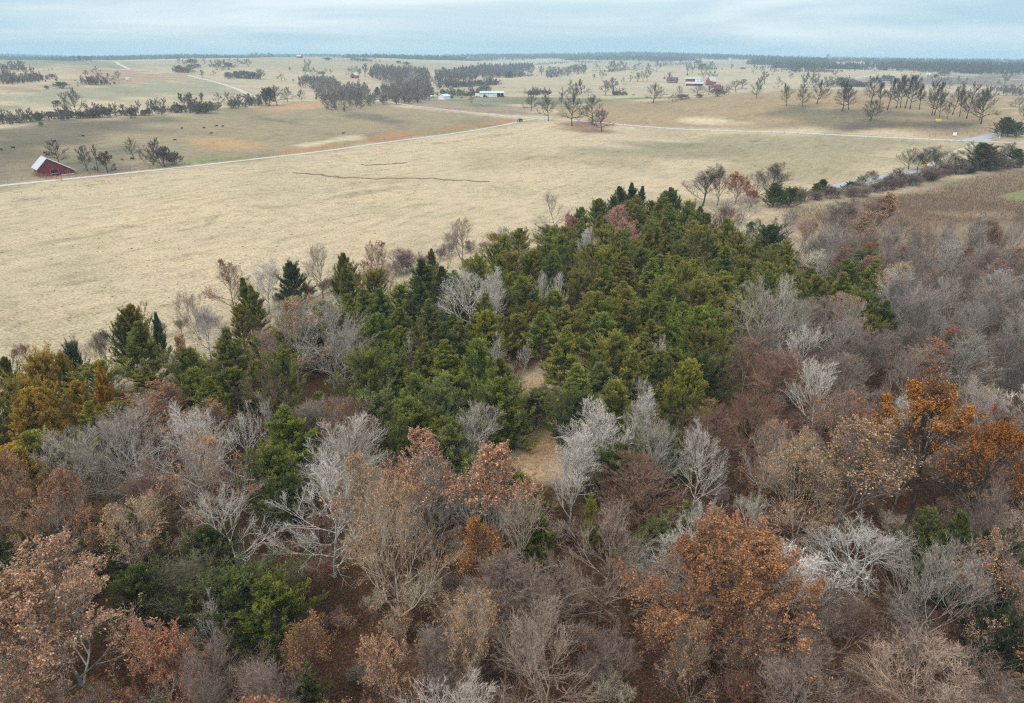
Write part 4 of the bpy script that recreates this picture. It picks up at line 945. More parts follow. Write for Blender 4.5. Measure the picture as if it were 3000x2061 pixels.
# middle
big('R6', 1850, 340, 220, 'leafA', 10, GREY, L_PINK, 'leafy', 'pink-leaved oak at the top of the cedar stand, rear of a pair', 'pair of pink oaks')
big('R6', 1905, 430, 190, 'leafB', 9, GREY, (0.70, 0.36, 0.28), 'leafy', 'pink-leaved oak among cedars, front of a pair')
big('R6', 1535, 400, 160, 'leafA', 8, GREY, (0.55, 0.25, 0.17), 'leafy', 'salmon-leaved oak at the field edge beside a bare tree')
big('R6', 1430, 240, 240, 'bareE', 11.5, (0.3, 0.26, 0.24), NT, 'bare', 'lone crooked bare tree against the pale field', 'lone crooked edge tree')
big('R6', 1640, 480, 130, 'bareC', 9.5, SILVER, NT, 'bare', 'narrow silver bare tree rising from the cedars below the salmon oak', 'narrow silver tree')
big('R6', 850, 735, 460, 'bareB', 12.5, SILVER, NT, 'bare', 'large round silver-white bare tree amid the cedars', 'large silver-white tree')
big('R6', 1000, 760, 200, 'bareC', 12, SILVER, NT, 'bare', 'silver tree fused with the right side of the large silver-white tree')
big('R6', 1350, 765, 130, 'bareB', 9, SILVER, NT, 'bare', 'small silver bare tree among cedars, left of two')
big('R6', 1450, 780, 120, 'bareA', 8.5, SILVER, NT, 'bare', 'small silver bare tree among cedars, right of two')
big('R6', 1010, 1200, 300, 'openF', 8, (0.60, 0.58, 0.52), NT, 'bare', 'open white-limbed tree sprawling over the cedars', 'white sprawling tree')
big('R6', 1200, 1235, 220, 'openF', 6.5, (0.60, 0.58, 0.52), NT, 'bare', 'white leaning branches right of the white sprawling tree')
big('R6', 800, 425, 300, 'bareA', 11, PURPLEG, NT, 'bare', 'rounded purple-brown bare tree at the field edge', 'purple-brown edge tree')
big('R6', 700, 510, 160, 'bareD', 8, GREY, NT, 'bare', 'grey bare tree left of the purple-brown edge tree')
big('R6', 240, 588, 260, 'spA', 10, PURPLEG, (0.38, 0.17, 0.11), 'leafy', 'brown-leaved tree at the field edge behind the rust-green cedar')
big('R6', 400, 640, 220, 'shB', 5, PURPLEG, NT, 'bare', 'low purple brush beside the brown-leaved edge tree')
big('R6', 1100, 475, 110, 'bareD', 6, GREY, NT, 'bare', 'thin grey bush-like tree right of the purple-brown edge tree')
big('R6', 215, 745, 220, 'cedC', 8.5, PURPLEG, C_RUST, 'cedar', 'rust-green cedar at the field edge', 'rust-green cedar')
big('R6', 985, 1040, 240, 'cedD', 8.5, PURPLEG, (0.19, 0.19, 0.033), 'cedar', 'yellow-green cedar below the large silver-white tree', 'yellow-green middle cedar')
big('R6', 440, 1160, 110, 'openF', 7, SILVER, NT, 'bare', 'small white crooked tree left of the yellow-green middle cedar')
big('R6', 2160, 1180, 200, 'openF', 8, SILVER, NT, 'bare', 'silvery bare tree behind the tall bright cedar')
big('R6', 2030, 1490, 190, 'bareE', 6.5, SILVER, NT, 'bare', 'low silvery tangle left of the yellow-green cedar cone')
big('R6', 1900, 215, 120, 'cedB', 10, PURPLEG, (0.05, 0.07, 0.02), 'cedar', 'tall dark cedar rising above the pink oaks', 'tall dark tip cedar')
big('R6', 1955, 195, 100, 'cedE', 10, PURPLEG, (0.045, 0.065, 0.025), 'cedar', 'tallest pointed dark cedar at the tip of the stand')
big('R6', 2000, 215, 90, 'cedE', 9.5, PURPLEG, (0.055, 0.075, 0.035), 'cedar', 'thin-topped dark cedar right of the tallest pointed one')
big('R6', 1820, 280, 110, 'cedA', 8.5, PURPLEG, C_DARK, 'cedar', 'dark cedar left of the tallest pointed one')
big('R6', 1730, 300, 120, 'cedC', 7.5, PURPLEG, C_GREEN, 'cedar', 'round green cedar at the left of the stand tip')
big('R6', 2160, 245, 110, 'cedD', 8.5, PURPLEG, C_GREEN, 'cedar', 'green pointed cedar left of the dark fan tree')
big('R6', 2250, 230, 130, 'cedB', 9.5, PURPLEG, C_DARK, 'cedar', 'dark cedar beside the dark fan tree')
big('R6', 1185, 495, 150, 'cedA', 6.5, PURPLEG, C_OLIVE, 'cedar', 'olive cedar at the field edge, standing out to the left')
big('R6', 1063, 545, 55, 'cedE', 4, PURPLEG, C_GOLD, 'cedar', 'tiny yellow-green cedar at the field edge')
big('R6', 1400, 470, 220, 'cedC', 6.5, PURPLEG, C_GREEN, 'cedar', 'broad green cedar under the lone crooked edge tree')
# middle left
big('R5', 1920, 830, 520, 'spA', 12.5, (0.50, 0.46, 0.42), L_TAN, 'bare', 'left half of the widest bare crowns, tinged tan', 'widest bare tree')
big('R5', 2170, 850, 600, 'bareB', 12.5, (0.46, 0.44, 0.40), NT, 'bare', 'widest silver-grey bare tree, right of its tan-tinged twin')
big('R5', 2250, 1040, 400, 'bareA', 10, (0.50, 0.48, 0.43), NT, 'bare', 'silver bare tree on the near right flank of the widest bare tree')
big('R5', 1790, 1060, 230, 'spA', 9, PURPLEG, (0.42, 0.26, 0.17), 'leafy', 'pink-brown leafed tree on the near left flank of the widest bare tree')
big('R5', 1510, 588, 290, 'spA', 10, PURPLEG, (0.36, 0.18, 0.12), 'leafy', 'brown-flecked dark-limbed tree at the field edge', 'brown-flecked edge tree')
big('R5', 1750, 590, 250, 'bareC', 9.5, SILVER, NT, 'bare', 'pale see-through bare tree against the field')
big('R5', 2120, 490, 260, 'bareA', 10, PURPLEG, NT, 'bare', 'round-fanned bare tree between the lone edge cedar and the tall dark cedars')
big('R5', 1935, 608, 195, 'cedA', 8.5, PURPLEG, (0.038, 0.066, 0.032), 'cedar', 'lone dark green pyramid cedar against the field', 'lone edge cedar')
big('R5', 1635, 712, 130, 'cedE', 9, PURPLEG, C_GREEN, 'cedar', 'narrow green cedar in front of the brown-flecked edge tree')
big('R5', 1690, 765, 130, 'cedE', 8, PURPLEG, C_OLIVE, 'cedar', 'narrow olive cedar right of its greener twin')
big('R5', 1590, 885, 150, 'cedA', 7.5, PURPLEG, C_RUST, 'cedar', 'rust-tinged cedar below the narrow green cedar')
big('R5', 765, 938, 170, 'cedB', 9, PURPLEG, (0.075, 0.085, 0.02), 'cedar', 'dark olive cedar with several tips at the field edge')
big('R5', 870, 885, 190, 'cedA', 9.5, PURPLEG, (0.20, 0.155, 0.03), 'cedar', 'tall gold-green pointed cedar at the field edge', 'tall gold-green cedar')
big('R5', 1022, 950, 100, 'cedE', 8, PURPLEG, (0.05, 0.08, 0.04), 'cedar', 'slim blue-green cedar right of the tall gold-green cedar')
big('R5', 1275, 800, 210, 'bareD', 8, PURPLEG, NT, 'bare', 'purple-grey twiggy tree left of the brown-flecked edge tree')
big('R5', 1345, 900, 260, 'bareA', 8.5, (0.48, 0.46, 0.46), NT, 'bare', 'silver-grey bare tree in front of the purple-grey twiggy one')
big('R5', 1440, 1040, 190, 'openF', 6.5, SILVER, NT, 'bare', 'white-twigged tree sunk among cedars left of the widest bare tree')
big('R5', 1200, 1092, 110, 'leafA', 5.5, GREY, (0.62, 0.28, 0.13), 'leafy', 'small bright russet oak among the green cedars')
big('R5', 460, 1120, 150, 'cedC', 7, PURPLEG, (0.05, 0.07, 0.045), 'cedar', 'grey-green cedar at the field edge left of the dark olive one')
big('R5', 630, 1090, 120, 'shA', 5, PURPLEG, NT, 'bare', 'purple brush tree at the field edge beside the dark olive cedar')
big('R5', 250, 1185, 290, 'cedC', 8, PURPLEG, (0.30, 0.19, 0.028), 'cedar', 'broad gold cedar at the field edge', 'gold cedars')
big('R5', 390, 1210, 160, 'cedA', 7.5, PURPLEG, (0.22, 0.165, 0.03), 'cedar', 'gold-tipped cedar right of the broad gold cedar')
big('R5', 640, 1280, 110, 'cedE', 7.5, PURPLEG, (0.34, 0.17, 0.02), 'cedar', 'narrow orange-gold cedar alone among green ones')
big('R5', 130, 1345, 260, 'cedC', 8, PURPLEG, (0.29, 0.19, 0.032), 'cedar', 'brightest gold cedar below the broad gold one')
big('R5', 250, 1440, 240, 'cedA', 7.5, PURPLEG, (0.27, 0.18, 0.032), 'cedar', 'gold cedar in front of the brightest gold one')
big('R5', 500, 1405, 200, 'cedD', 7.5, PURPLEG, (0.27, 0.18, 0.032), 'cedar', 'gold cone-shaped cedar left of the wide grey fan tree')
big('R5', 10, 1240, 150, 'cedA', 8, PURPLEG, C_DARK, 'cedar', 'dark cedar at the edge left of the broad gold cedar')
big('R6', 600, 640, 80, 'cedB', 6, PURPLEG, C_DARK, 'cedar', 'small pointed dark cedar at the field edge left of the purple-brown tree')
big('R6', -10, 650, 150, 'cedB', 10.5, PURPLEG, (0.085, 0.09, 0.02), 'cedar', 'tall dark cedar left of the rust-green cedar')
big('R6', 40, 730, 170, 'cedA', 9, PURPLEG, C_OLIVE, 'cedar', 'olive cedar in front of the tall dark one at the field edge')
N_MANUAL = len(TREES)

# --- fill between the trees one can name
CEDARZONE = GP('D', [(-150, 850), (0, 815), (230, 775), (430, 745), (600, 690), (760, 660), (900, 615), (1010, 575), (1130, 550), (1260, 520), (1330, 470), (1430, 440), (1570, 460),
                     (1690, 540), (1800, 530), (1850, 610), (1990, 600), (2030, 780), (1900, 700), (1760, 660), (1650, 730), (1640, 880), (1500, 940), (1370, 1010), (1280, 960), (1240, 1000), (1130, 1040), (1000, 1030),
                     (880, 960), (830, 880), (600, 850), (560, 900), (430, 890), (300, 870), (220, 930), (180, 1080), (0, 1120), (-200, 1150)], 7.0)
def ok_spot(x, y, md, extra=0.0):
    for t in TREES:
        d = (t['x'] - x) ** 2 + (t['y'] - y) ** 2
        m = max(md, 0.30 * t['w'] * (1 if t['kind'] != 'bare' else 0.75)) + extra
        if d < m * m: return False
    return True
def in1(x, y, poly): return float(inpoly(np.array([x]), np.array([y]), poly)[0])
def fill_cedars():
    n = 0
    cand = RNG.random((9000, 2))
    for u, v in cand:
        x = -95 + 190 * u; y = 25 + 190 * v
        if in1(x, y, CEDARZONE) < 0.3: continue
        h = random.choice([random.uniform(4.2, 6.5), random.uniform(6.0, 8.4), random.uniform(7.5, 10.0)])
        q = proj(x, y, h)
        if not q or q[0] < -60 or q[0] > 1084 or q[1] > 720: continue
        if any(math.hypot(x - cx, y - cy) < rr + 1.9 or (abs(x * cy / max(y, 1) - cx) < rr + 0.9 and 0 < cy - y < 8.0) for cx, cy, rr in CLEAR): continue
        if not ok_spot(x, y, 3.5): continue
        Dx, Dy = q[0] / 0.4408, q[1] / 0.4408
        # tone drifts through the stand: gold at the left edge, olive on the right, greener in the middle
        g = math.sin(x * 0.13 + 1.1) + math.sin(y * 0.17 + x * 0.05)
        if Dx < 330 and Dy > 780: c, adj = (C_GOLD, 'gold') if random.random() < 0.45 else (C_OLIVE, 'olive')
        elif Dx < 900: c, adj = (C_GREEN, 'green') if g + random.uniform(-1, 1) < 0.6 else (C_OLIVE, 'olive')
        elif Dx > 1050 and Dy < 760: c, adj = (C_OLIVE, 'olive') if random.random() < 0.62 else ((C_RUST, 'bronze') if random.random() < 0.25 else (C_GREEN, 'green'))
        else: c, adj = random.choice([(C_GREEN, 'green'), (C_GREEN, 'green'), (C_BLUE, 'grey-green'), (C_DARK, 'dark green'), (C_OLIVE, 'olive')])
        k = random.choice(['cedA', 'cedB', 'cedC', 'cedD', 'cedE', 'cedF', 'cedG', 'cedF'])
        plant(k, x, y, h, (random.uniform(3.6, 4.8) + 0.16 * h) * (0.85 if k == 'cedE' else 1), 'cedar', PURPLEG, jit(c, 0.22, 0.1), adj)
        n += 1
        if n >= 240: break
    return n
nc = fill_cedars()
def fill_hard():
    n = 0
    cand = RNG.random((9000, 2))
    cand = np.vstack([RNG.random((3000, 2)) * [0.62, 0.36] + [0.05, 0.0], cand])
    for u, v in cand:
        x = -90 + 250 * u; y = 14 + 190 * v
        if in1(x, y, FOREST) < 1.0 or in1(x, y, CEDARZONE) > -1.0: continue
        q = proj(x, y, 8)
        if not q or q[0] < -260 or q[0] > 1290 or q[1] > 900 or q[2] < 22: continue
        if any(math.hypot(x - cx, y - cy) < rr + 3.0 or (abs(x * cy / max(y, 1) - cx) < rr + 1.2 and 0 < cy - y < 17) for cx, cy, rr in CLEAR): continue
        Dx, Dy = q[0] / 0.4408, q[1] / 0.4408
        right = Dx > 1880 and Dy < 860
        md = 3.8 if right else 4.2
        if not ok_spot(x, y, md): continue
        if right:
            h = random.uniform(7.5, 10.5); w = random.uniform(5.5, 8)
            key = random.choice(['bareA', 'bareB', 'bareC', 'bareD', 'bareC', 'bareB', 'bareA', 'spC']); tint = jit(random.choice([GREY, GREY, (0.40, 0.375, 0.35), PURPLEG, (0.28, 0.25, 0.23)]), 0.25, 0.03); lt = jit(L_BROWN); kind = 'bare'; adj = 'grey'
        else:
            rr = random.random(); h = random.uniform(6.5, 10.5); w = random.uniform(7.5, 11)
            if rr < 0.18: key, tint, lt, kind, adj = random.choice(['spA', 'spD', 'spC']), jit(PURPLEG), jit(random.choice([L_TAN, L_RUST, L_BROWN])), 'leafy', 'sparse brown-leaved'
            elif rr < 0.30: key, tint, lt, kind, adj = random.choice(['cedA', 'cedC', 'cedD']), PURPLEG, jit(random.choice([C_DARK, C_DULL, C_GREEN])), 'cedar', 'dark green'; h = random.uniform(4, 6.5); w = h * 0.6
            elif rr < 0.62: key, tint, lt, kind, adj = random.choice(['bareA', 'bareC', 'bareD', 'bareE']), jit(random.choice([PURPLEG, REDG, (0.22, 0.17, 0.145)]), 0.25), None, 'bare', 'purple-brown'
            else: key, tint, lt, kind, adj = random.choice(['bareA', 'bareB', 'bareC', 'bareD', 'bareE', 'openF']), jit(random.choice([GREY, TANG, SILVER, (0.30, 0.27, 0.235)]), 0.25), None, 'bare', 'grey-tan'
            if Dy > 1200: h = min(h, 8.5)
            if kind == 'leafy' and NAMES: w *= 0.9
        if kind == 'leafy' and len(PROTO[key]['parts']) < 3: kind = 'bare'
        plant(key, x, y, h, w, kind, tint, lt, adj)
        n += 1
        if n >= 330: break
    return n
nh = fill_hard()
print('cedars', nc, 'hard', nh)

# --- shrubs: undergrowth, wood edge, hedgerow
def shrubs():
    def put(x, y, h, tint, lt=None, adj='purple-brown', key=None, w=None):
        plant(key or random.choice(['shA', 'shB', 'shA']), x, y, h, w or h * random.uniform(0.9, 1.5), 'shrub', tint, lt, adj, sink=0.05)
    n = 0
    edge = GP('D', [(30, 812), (230, 762), (430, 738), (600, 680), (760, 652), (900, 610), (1010, 570), (1130, 548), (1260, 520)], 2.0)
    ex, ey = spline(edge, 3.4)
    for x, y in zip(ex, ey):
        put(x + random.uniform(-1.5, 1.5), y + random.uniform(0.5, 4.5), random.uniform(1.6, 3.2), jit(random.choice([PURPLEG, REDG, GREY])), adj='brushy purple-grey')
    hx, hy = spline(GP('R7', [(640, 400), (760, 410), (960, 400), (1150, 390), (1300, 370), (1450, 340), (1600, 300), (1750, 265), (1900, 230), (2050, 215), (2323, 190)]), 2.6)
    for x, y in zip(hx, hy):
        for k in range(2):
            put(x + random.uniform(-2.5, 2.5), y + random.uniform(-2, 3), random.uniform(1.8, 4.4), jit(random.choice([(0.2, 0.16, 0.16), PURPLEG, (0.26, 0.16, 0.14)])), adj='dark twiggy')
    for u, v in RNG.random((6000, 2)):
        x = -60 + 150 * u; y = 20 + 60 * v
        if in1(x, y, FOREST) < 1 or in1(x, y, CEDARZONE) > -1: continue
        q = proj(x, y, 1)
        if not q or q[0] < -20 or q[0] > 1044 or q[1] > 760: continue
        if any(math.hypot(x - cx, y - cy) < rr + 1 or (abs(x * cy / max(y, 1) - cx) < rr + 0.8 and 0 < cy - y < 6) for cx, cy, rr in CLEAR): continue
        if any(t['kind'] == 'shrub' and (t['x'] - x) ** 2 + (t['y'] - y) ** 2 < 5.3 for t in TREES): continue
        l = random.random() < 0.4
        put(x, y, random.uniform(1.5, 3.0), jit(random.choice([REDG, PURPLEG, TANG])), jit(random.choice([L_RUST, L_TAN])) if l else None, 'rust-leaved' if l else 'reddish twiggy', 'shL' if l else None)
        n += 1
        if n > 210: break
shrubs()

# ------------------------------------------------------------------ trees of the fields
def mid(c, a, base, top, w, key, tint, label=None, kind='small', adj='grey', lt=None, land=None):
    px, py = P(c, a, base); x, y, t = hit(px, py)
    s = t / FPX
    h = pxw(c, base - top) * s * 1.04; wm = pxw(c, w) * s * 1.25
    plant(key, x, y, h, wm, kind, tint, lt, adj, label, sink=0.1)
    if land: LAND.append((land, px, py - 8))
OAKT = (0.115, 0.094, 0.080)
for a, base, top, w, key, lab in (
  (452, 598, 468, 135, 'oakA', 'bare oak beyond the crossroads, faintest of the crossroads oaks'),
  (600, 680, 468, 155, 'oakB', 'bare oak just right of the crossroads beside the gravel road'),
  (708, 560, 450, 60, 'oakD', 'slim bare tree glimpsed left of the tallest crossroads oak'),
  (800, 723, 425, 200, 'oakA', 'tallest bare crossroads oak standing in fallen leaves'),
  (973, 690, 478, 200, 'oakC', 'spreading bare oak with its trunk behind the gravel road'),
  (1052, 770, 588, 180, 'oakC', 'lowest and nearest crossroads oak, in a ring of brown leaves'),
  (1490, 528, 372, 160, 'oakC', 'dark bare oak on the near side of the flat pasture below the red farmstead')):
    mid('R3', a, base, top, w, key, jit(OAKT, 0.1, 0.03), lab, 'oak')
LAND.append(('crossroads oaks', *P('R3', 850, 600)))
RO = [(40, 450, 298, 100, 'oakA'), (278, 510, 340, 95, 'oakB'), (397, 515, 348, 110, 'oakA'), (513, 492, 318, 150, 'oakC'), (712, 548, 330, 160, 'oakA'), (760, 535, 338, 120, 'oakB'), (935, 482, 283, 150, 'oakC'), (1000, 525, 338, 85, 'oakD'),
      (1062, 540, 308, 95, 'oakD'), (1132, 522, 283, 110, 'oakB'), (1163, 520, 288, 80, 'oakD'), (1200, 525, 288, 95, 'oakD'), (1240, 530, 286, 130, 'oakB'), (1310, 535, 350, 75, 'oakD'), (1408, 580, 328, 150, 'oakA'), (1428, 578, 338, 90, 'oakD'),
      (1468, 600, 418, 80, 'oakB'), (1530, 612, 500, 40, 'oakD'), (1570, 575, 343, 130, 'oakB'), (1625, 590, 398, 70, 'oakD'), (1680, 605, 353, 140, 'oakA'), (1780, 620, 368, 100, 'oakB'), (1792, 645, 378, 190, 'oakC'), (930, 626, 470, 180, 'oakC')]
OL = ['lone dark oak with a shrubby skirt at the left end of the hill oaks', 'small upright oak, next one right of the lone dark hill oak', 'twiggy low-branched oak between the small upright and the wide-limbed one', 'oak with long level limbs left of the main grove',
      'dense oak opening the main hill grove', 'oak close behind the dense one that opens the grove', 'high crooked oak at the back of the grove', 'slender oak right of the high crooked one', 'slender oak with a reddish top in the grove', 'first of the close row of tall straight-trunked oaks',
      'second of the close row of tall straight-trunked oaks', 'third of the close row of tall straight-trunked oaks', 'last and broadest of the close row of tall oaks', 'thin oak right after the close row of tall oaks', 'large oak with a twin trunk left of the yellow hay ring',
      'slim oak half hidden by the large twin-trunked one', 'leaning young oak above the yellow hay ring', 'bare pale snag right of the yellow hay ring', 'leaning thick-trunked oak right of the pale snag', 'thin oak behind the leaning thick-trunked one', 'heavy leaning oak in the right part of the grove',
      'oak half hidden behind the outermost right one', 'outermost right oak of the hill grove with drooping limbs', 'short spreading oak standing in front of the hill grove']
for (a, base, top, w, key), lab in zip(RO, OL): mid('R4', a, base, top, w * 1.05, key, jit(OAKT, 0.15, 0.05), lab, 'oak')
LAND.append(('hill oak grove', *P('R4', 1200, 450)))
BT = (0.25, 0.205, 0.18); BT2 = (0.33, 0.285, 0.26); PALET = (0.42, 0.38, 0.36); RUSTT = (0.24, 0.10, 0.07)
# hedge line of the left pasture
for a, base, top, w, key in [(30, 762, 640, 95, 'smB'), (110, 770, 662, 75, 'smA'), (190, 757, 640, 85, 'smB'), (262, 745, 650, 45, 'smC'), (350, 732, 655, 65, 'smB'), (420, 732, 660, 85, 'smB'), (570, 722, 608, 90, 'smA'), (650, 722, 470, 140, 'oakB'), (555, 612, 500, 90, 'smB'), (490, 612, 565, 55, 'bushA'),
      (790, 716, 592, 135, 'smB'), (850, 712, 610, 70, 'smA'), (925, 710, 598, 85, 'smB'), (990, 702, 588, 75, 'smA'), (1060, 692, 600, 55, 'smC'), (1120, 715, 640, 75, 'bushB'), (1185, 697, 568, 85, 'smA'), (1300, 690, 563, 115, 'smB'), (1350, 682, 548, 85, 'smA'), (1400, 652, 545, 90, 'smA'), (1500, 642, 600, 65, 'bushA'),
      (1680, 682, 508, 150, 'smB'), (1620, 670, 520, 80, 'smC'), (1745, 672, 590, 130, 'bushB'), (1795, 612, 570, 32, 'smC'), (1860, 607, 503, 85, 'smA'), (1945, 602, 498, 85, 'smA'), (2030, 592, 518, 65, 'smC'), (2100, 587, 510, 75, 'smC'), (2195, 582, 513, 55, 'smA'), (350, 785, 748, 28, 'bushA')]:
    mid('R1', a, base, top, w * 1.1, key, jit(BT, 0.2, 0.05), adj='grey-brown')
mid('R1', 1555, 642, 512, 80, 'smL', BT, 'rust-leaved tree standing in the pasture hedge line', 'small', lt=RUSTT)
mid('R1', 1715, 560, 505, 40, 'smL', BT, 'small rust tree top above the densest clump of the hedge line', 'small', lt=RUSTT)
for a, base, top, w, key in [(180, 547, 388, 175, 'oakC'), (110, 552, 408, 120, 'bushB'), (270, 517, 398, 95, 'oakA'), (390, 515, 418, 85, 'oakC')]:
    mid('R2', a, base, top, w, key, jit((0.125, 0.10, 0.09), 0.1), adj='dark bare')
LAND.append(('dark clump at the pasture crest', *P('R2', 180, 480)))
for k in range(60):
    a_ = random.uniform(0, 2240); b_ = np.interp(a_, [0, 600, 1200, 1800, 2240], [765, 718, 692, 655, 590]) + random.uniform(-14, 4); hh_ = random.uniform(35, 75)
    mid('R1', a_, b_, b_ - hh_, random.uniform(50, 95), random.choice(['bushA', 'bushB', 'smB']), jit(BT, 0.2, 0.06), kind='bush', adj='brushy hedge')
# trees by the red barn
mid('R1', 505, 1112, 908, 190, 'oakA', (0.13, 0.11, 0.10), 'large bare tree standing right behind the red barn', 'oak')
mid('R1', 740, 1162, 958, 160, 'smB', (0.19, 0.165, 0.16), 'grey bare clump between the red barn and the rust-leaved tree')
mid('R1', 835, 1172, 950, 120, 'smA', (0.19, 0.165, 0.16), 'bare tree just left of the rust-leaved tree by the barn')
mid('R1', 915, 1177, 1008, 150, 'smL', (0.13, 0.1, 0.09), 'rust-leaved tree leaning over the pasture near the red barn', 'small', lt=(0.22, 0.085, 0.05))
mid('R1', 1140, 1062, 888, 115, 'oakC', (0.16, 0.13, 0.12), 'broken-topped bare tree beside a pale fallen log')
mid('R1', 1305, 1112, 898, 190, 'oakB', (0.15, 0.125, 0.115), 'round-headed bare tree rising from the thicket by the road')
mid('R1', 1240, 1107, 988, 100, 'smB', (0.19, 0.165, 0.155), 'low grey tree at the left of the roadside thicket')
mid('R1', 1400, 1127, 968, 190, 'bushB', (0.2, 0.165, 0.15), 'wide brown bush forming the roadside thicket', 'bush')
mid('R1', 1490, 1110, 1010, 110, 'bushA', (0.2, 0.165, 0.15), 'low brown bush at the right end of the roadside thicket', 'bush')
LAND.append(('thicket by the road', *P('R1', 1330, 1050)))
LAND.append(('red barn', *P('R1', 470, 1130)))
LAND.append(('pasture hedge line', *P('R1', 1000, 650)))
# upper left fields
UL = [(30, 425, 300, 110, 'smB'), (110, 430, 328, 110, 'smB'), (70, 420, 320, 90, 'bushB'), (200, 402, 338, 70, 'smA'), (262, 392, 310, 90, 'smB'), (320, 386, 330, 60, 'smA'), (352, 382, 345, 32, 'bushA'), (445, 376, 340, 45, 'bushA'), (732, 362, 310, 34, 'smC'), (830, 350, 275, 65, 'smA'), (770, 432, 368, 65, 'bushA'),
      (822, 430, 355, 65, 'smB'), (887, 432, 338, 105, 'smB'), (1018, 420, 318, 75, 'oakC'), (400, 470, 440, 34, 'bushA'), (525, 460, 408, 100, 'bushB'), (635, 232, 186, 45, 'smA'), (680, 234, 188, 28, 'smC'), (740, 237, 190, 60, 'smB'), (775, 237, 190, 45, 'smB'), (150, 316, 230, 80, 'smB'), (195, 316, 234, 80, 'smB'), (110, 300, 235, 60, 'smB'), (40, 300, 250, 80, 'smB'),
      (1525, 325, 270, 80, 'bushB'), (1575, 332, 285, 85, 'bushB'), (1525, 252, 190, 42, 'smA'), (1570, 266, 225, 42, 'smB'), (1637, 257, 215, 85, 'bushB'), (1740, 252, 190, 42, 'smA'), (1845, 306, 226, 100, 'smB'), (1890, 308, 224, 110, 'smB'), (1945, 300, 245, 85, 'bushB'), (1955, 237, 202, 32, 'smA'), (2025, 272, 210, 62, 'smA'), (2110, 275, 215, 75, 'smB'),
      (1820, 352, 310, 44, 'smA'), (1945, 382, 325, 55, 'bushB'), (2020, 372, 318, 85, 'bushB'), (2080, 377, 315, 95, 'bushB'), (2150, 380, 325, 85, 'bushB'), (2215, 387, 300, 75, 'smA'), (1725, 376, 310, 34, 'smC'), (1655, 340, 305, 45, 'smA'), (1625, 306, 262, 70, 'bushA'), (1685, 292, 255, 45, 'bushA'), (2150, 205, 160, 40, 'smA'), (2190, 207, 160, 50, 'smA'), (2230, 210, 162, 40, 'smA'), (2290, 200, 160, 50, 'smA')]
for a, base, top, w, key in UL: mid('R1', a, base, top, w * 1.1, key, jit(BT2, 0.15, 0.05), adj='grey', kind='bush' if key[0] == 'b' else 'small')
# centre fields
CN = [(445, 250, 165, 65, 'smB'), (420, 285, 220, 65, 'smB'), (480, 285, 230, 65, 'smB'), (590, 272, 232, 34, 'smA'), (635, 282, 240, 38, 'smA'), (790, 292, 230, 62, 'smA'), (840, 262, 215, 62, 'smB'), (877, 297, 240, 42, 'smC'), (927, 302, 200, 44, 'smC'), (990, 317, 240, 55, 'smB'), (1058, 322, 265, 32, 'smA'), (220, 342, 282, 62, 'smA'), (40, 327, 248, 85, 'smB'),
      (290, 260, 225, 22, 'smC'), (520, 300, 250, 40, 'smA'), (610, 165, 142, 55, 'bushB'), (1215, 195, 170, 40, 'bushB'), (1280, 205, 178, 60, 'bushB'), (1635, 398, 350, 60, 'bushA'), (1700, 395, 350, 60, 'bushA'), (1760, 392, 345, 60, 'bushA'), (1820, 390, 340, 60, 'bushA'), (1900, 380, 335, 60, 'bushA'), (1960, 375, 270, 90, 'smB'), (2000, 375, 300, 60, 'smB'), (1830, 460, 370, 90, 'smB'),
      (1940, 440, 382, 110, 'bushB'), (1590, 460, 420, 70, 'bushA'), (1670, 465, 400, 50, 'smC'), (1730, 465, 415, 60, 'bushA'), (1830, 528, 465, 55, 'smA'), (2050, 312, 255, 60, 'smB'), (2110, 312, 265, 50, 'smB'), (2160, 312, 260, 60, 'bushB'), (2250, 305, 262, 50, 'bushA'), (1220, 480, 435, 60, 'bushA'), (1135, 490, 450, 60, 'bushA')]
for a, base, top, w, key in CN: mid('R2', a, base, top, w * 1.1, key, jit(BT2, 0.15, 0.05), adj='grey', kind='bush' if key[0] == 'b' else 'small')
mid('R2', 1345, 420, 262, 150, 'oakC', (0.55, 0.52, 0.50), 'white-barked tree standing out of the creek wood')
mid('R2', 1130, 440, 300, 110, 'oakA', (0.45, 0.40, 0.38), 'pale tree at the left edge of the creek wood')
mid('R2', 825, 505, 465, 36, 'smL', BT, 'small dark red leaved tree on the pasture crest', lt=(0.18, 0.05, 0.05))
mid('R2', 1300, 480, 430, 70, 'bushB', (0.17, 0.11, 0.11), 'dark round bush left of the white farmhouse', 'bush')
mid('R2', 1360, 500, 400, 60, 'oakB', (0.15, 0.12, 0.11), 'dark trunked tree before the white farmhouse')
mid('R2', 1412, 495, 425, 60, 'smA', (0.15, 0.12, 0.11), 'low tree in the white farmhouse yard')
LAND.append(('creek wood', *P('R2', 1300, 380))); LAND.append(('white farmhouse', *P('F1', 500, 480)))
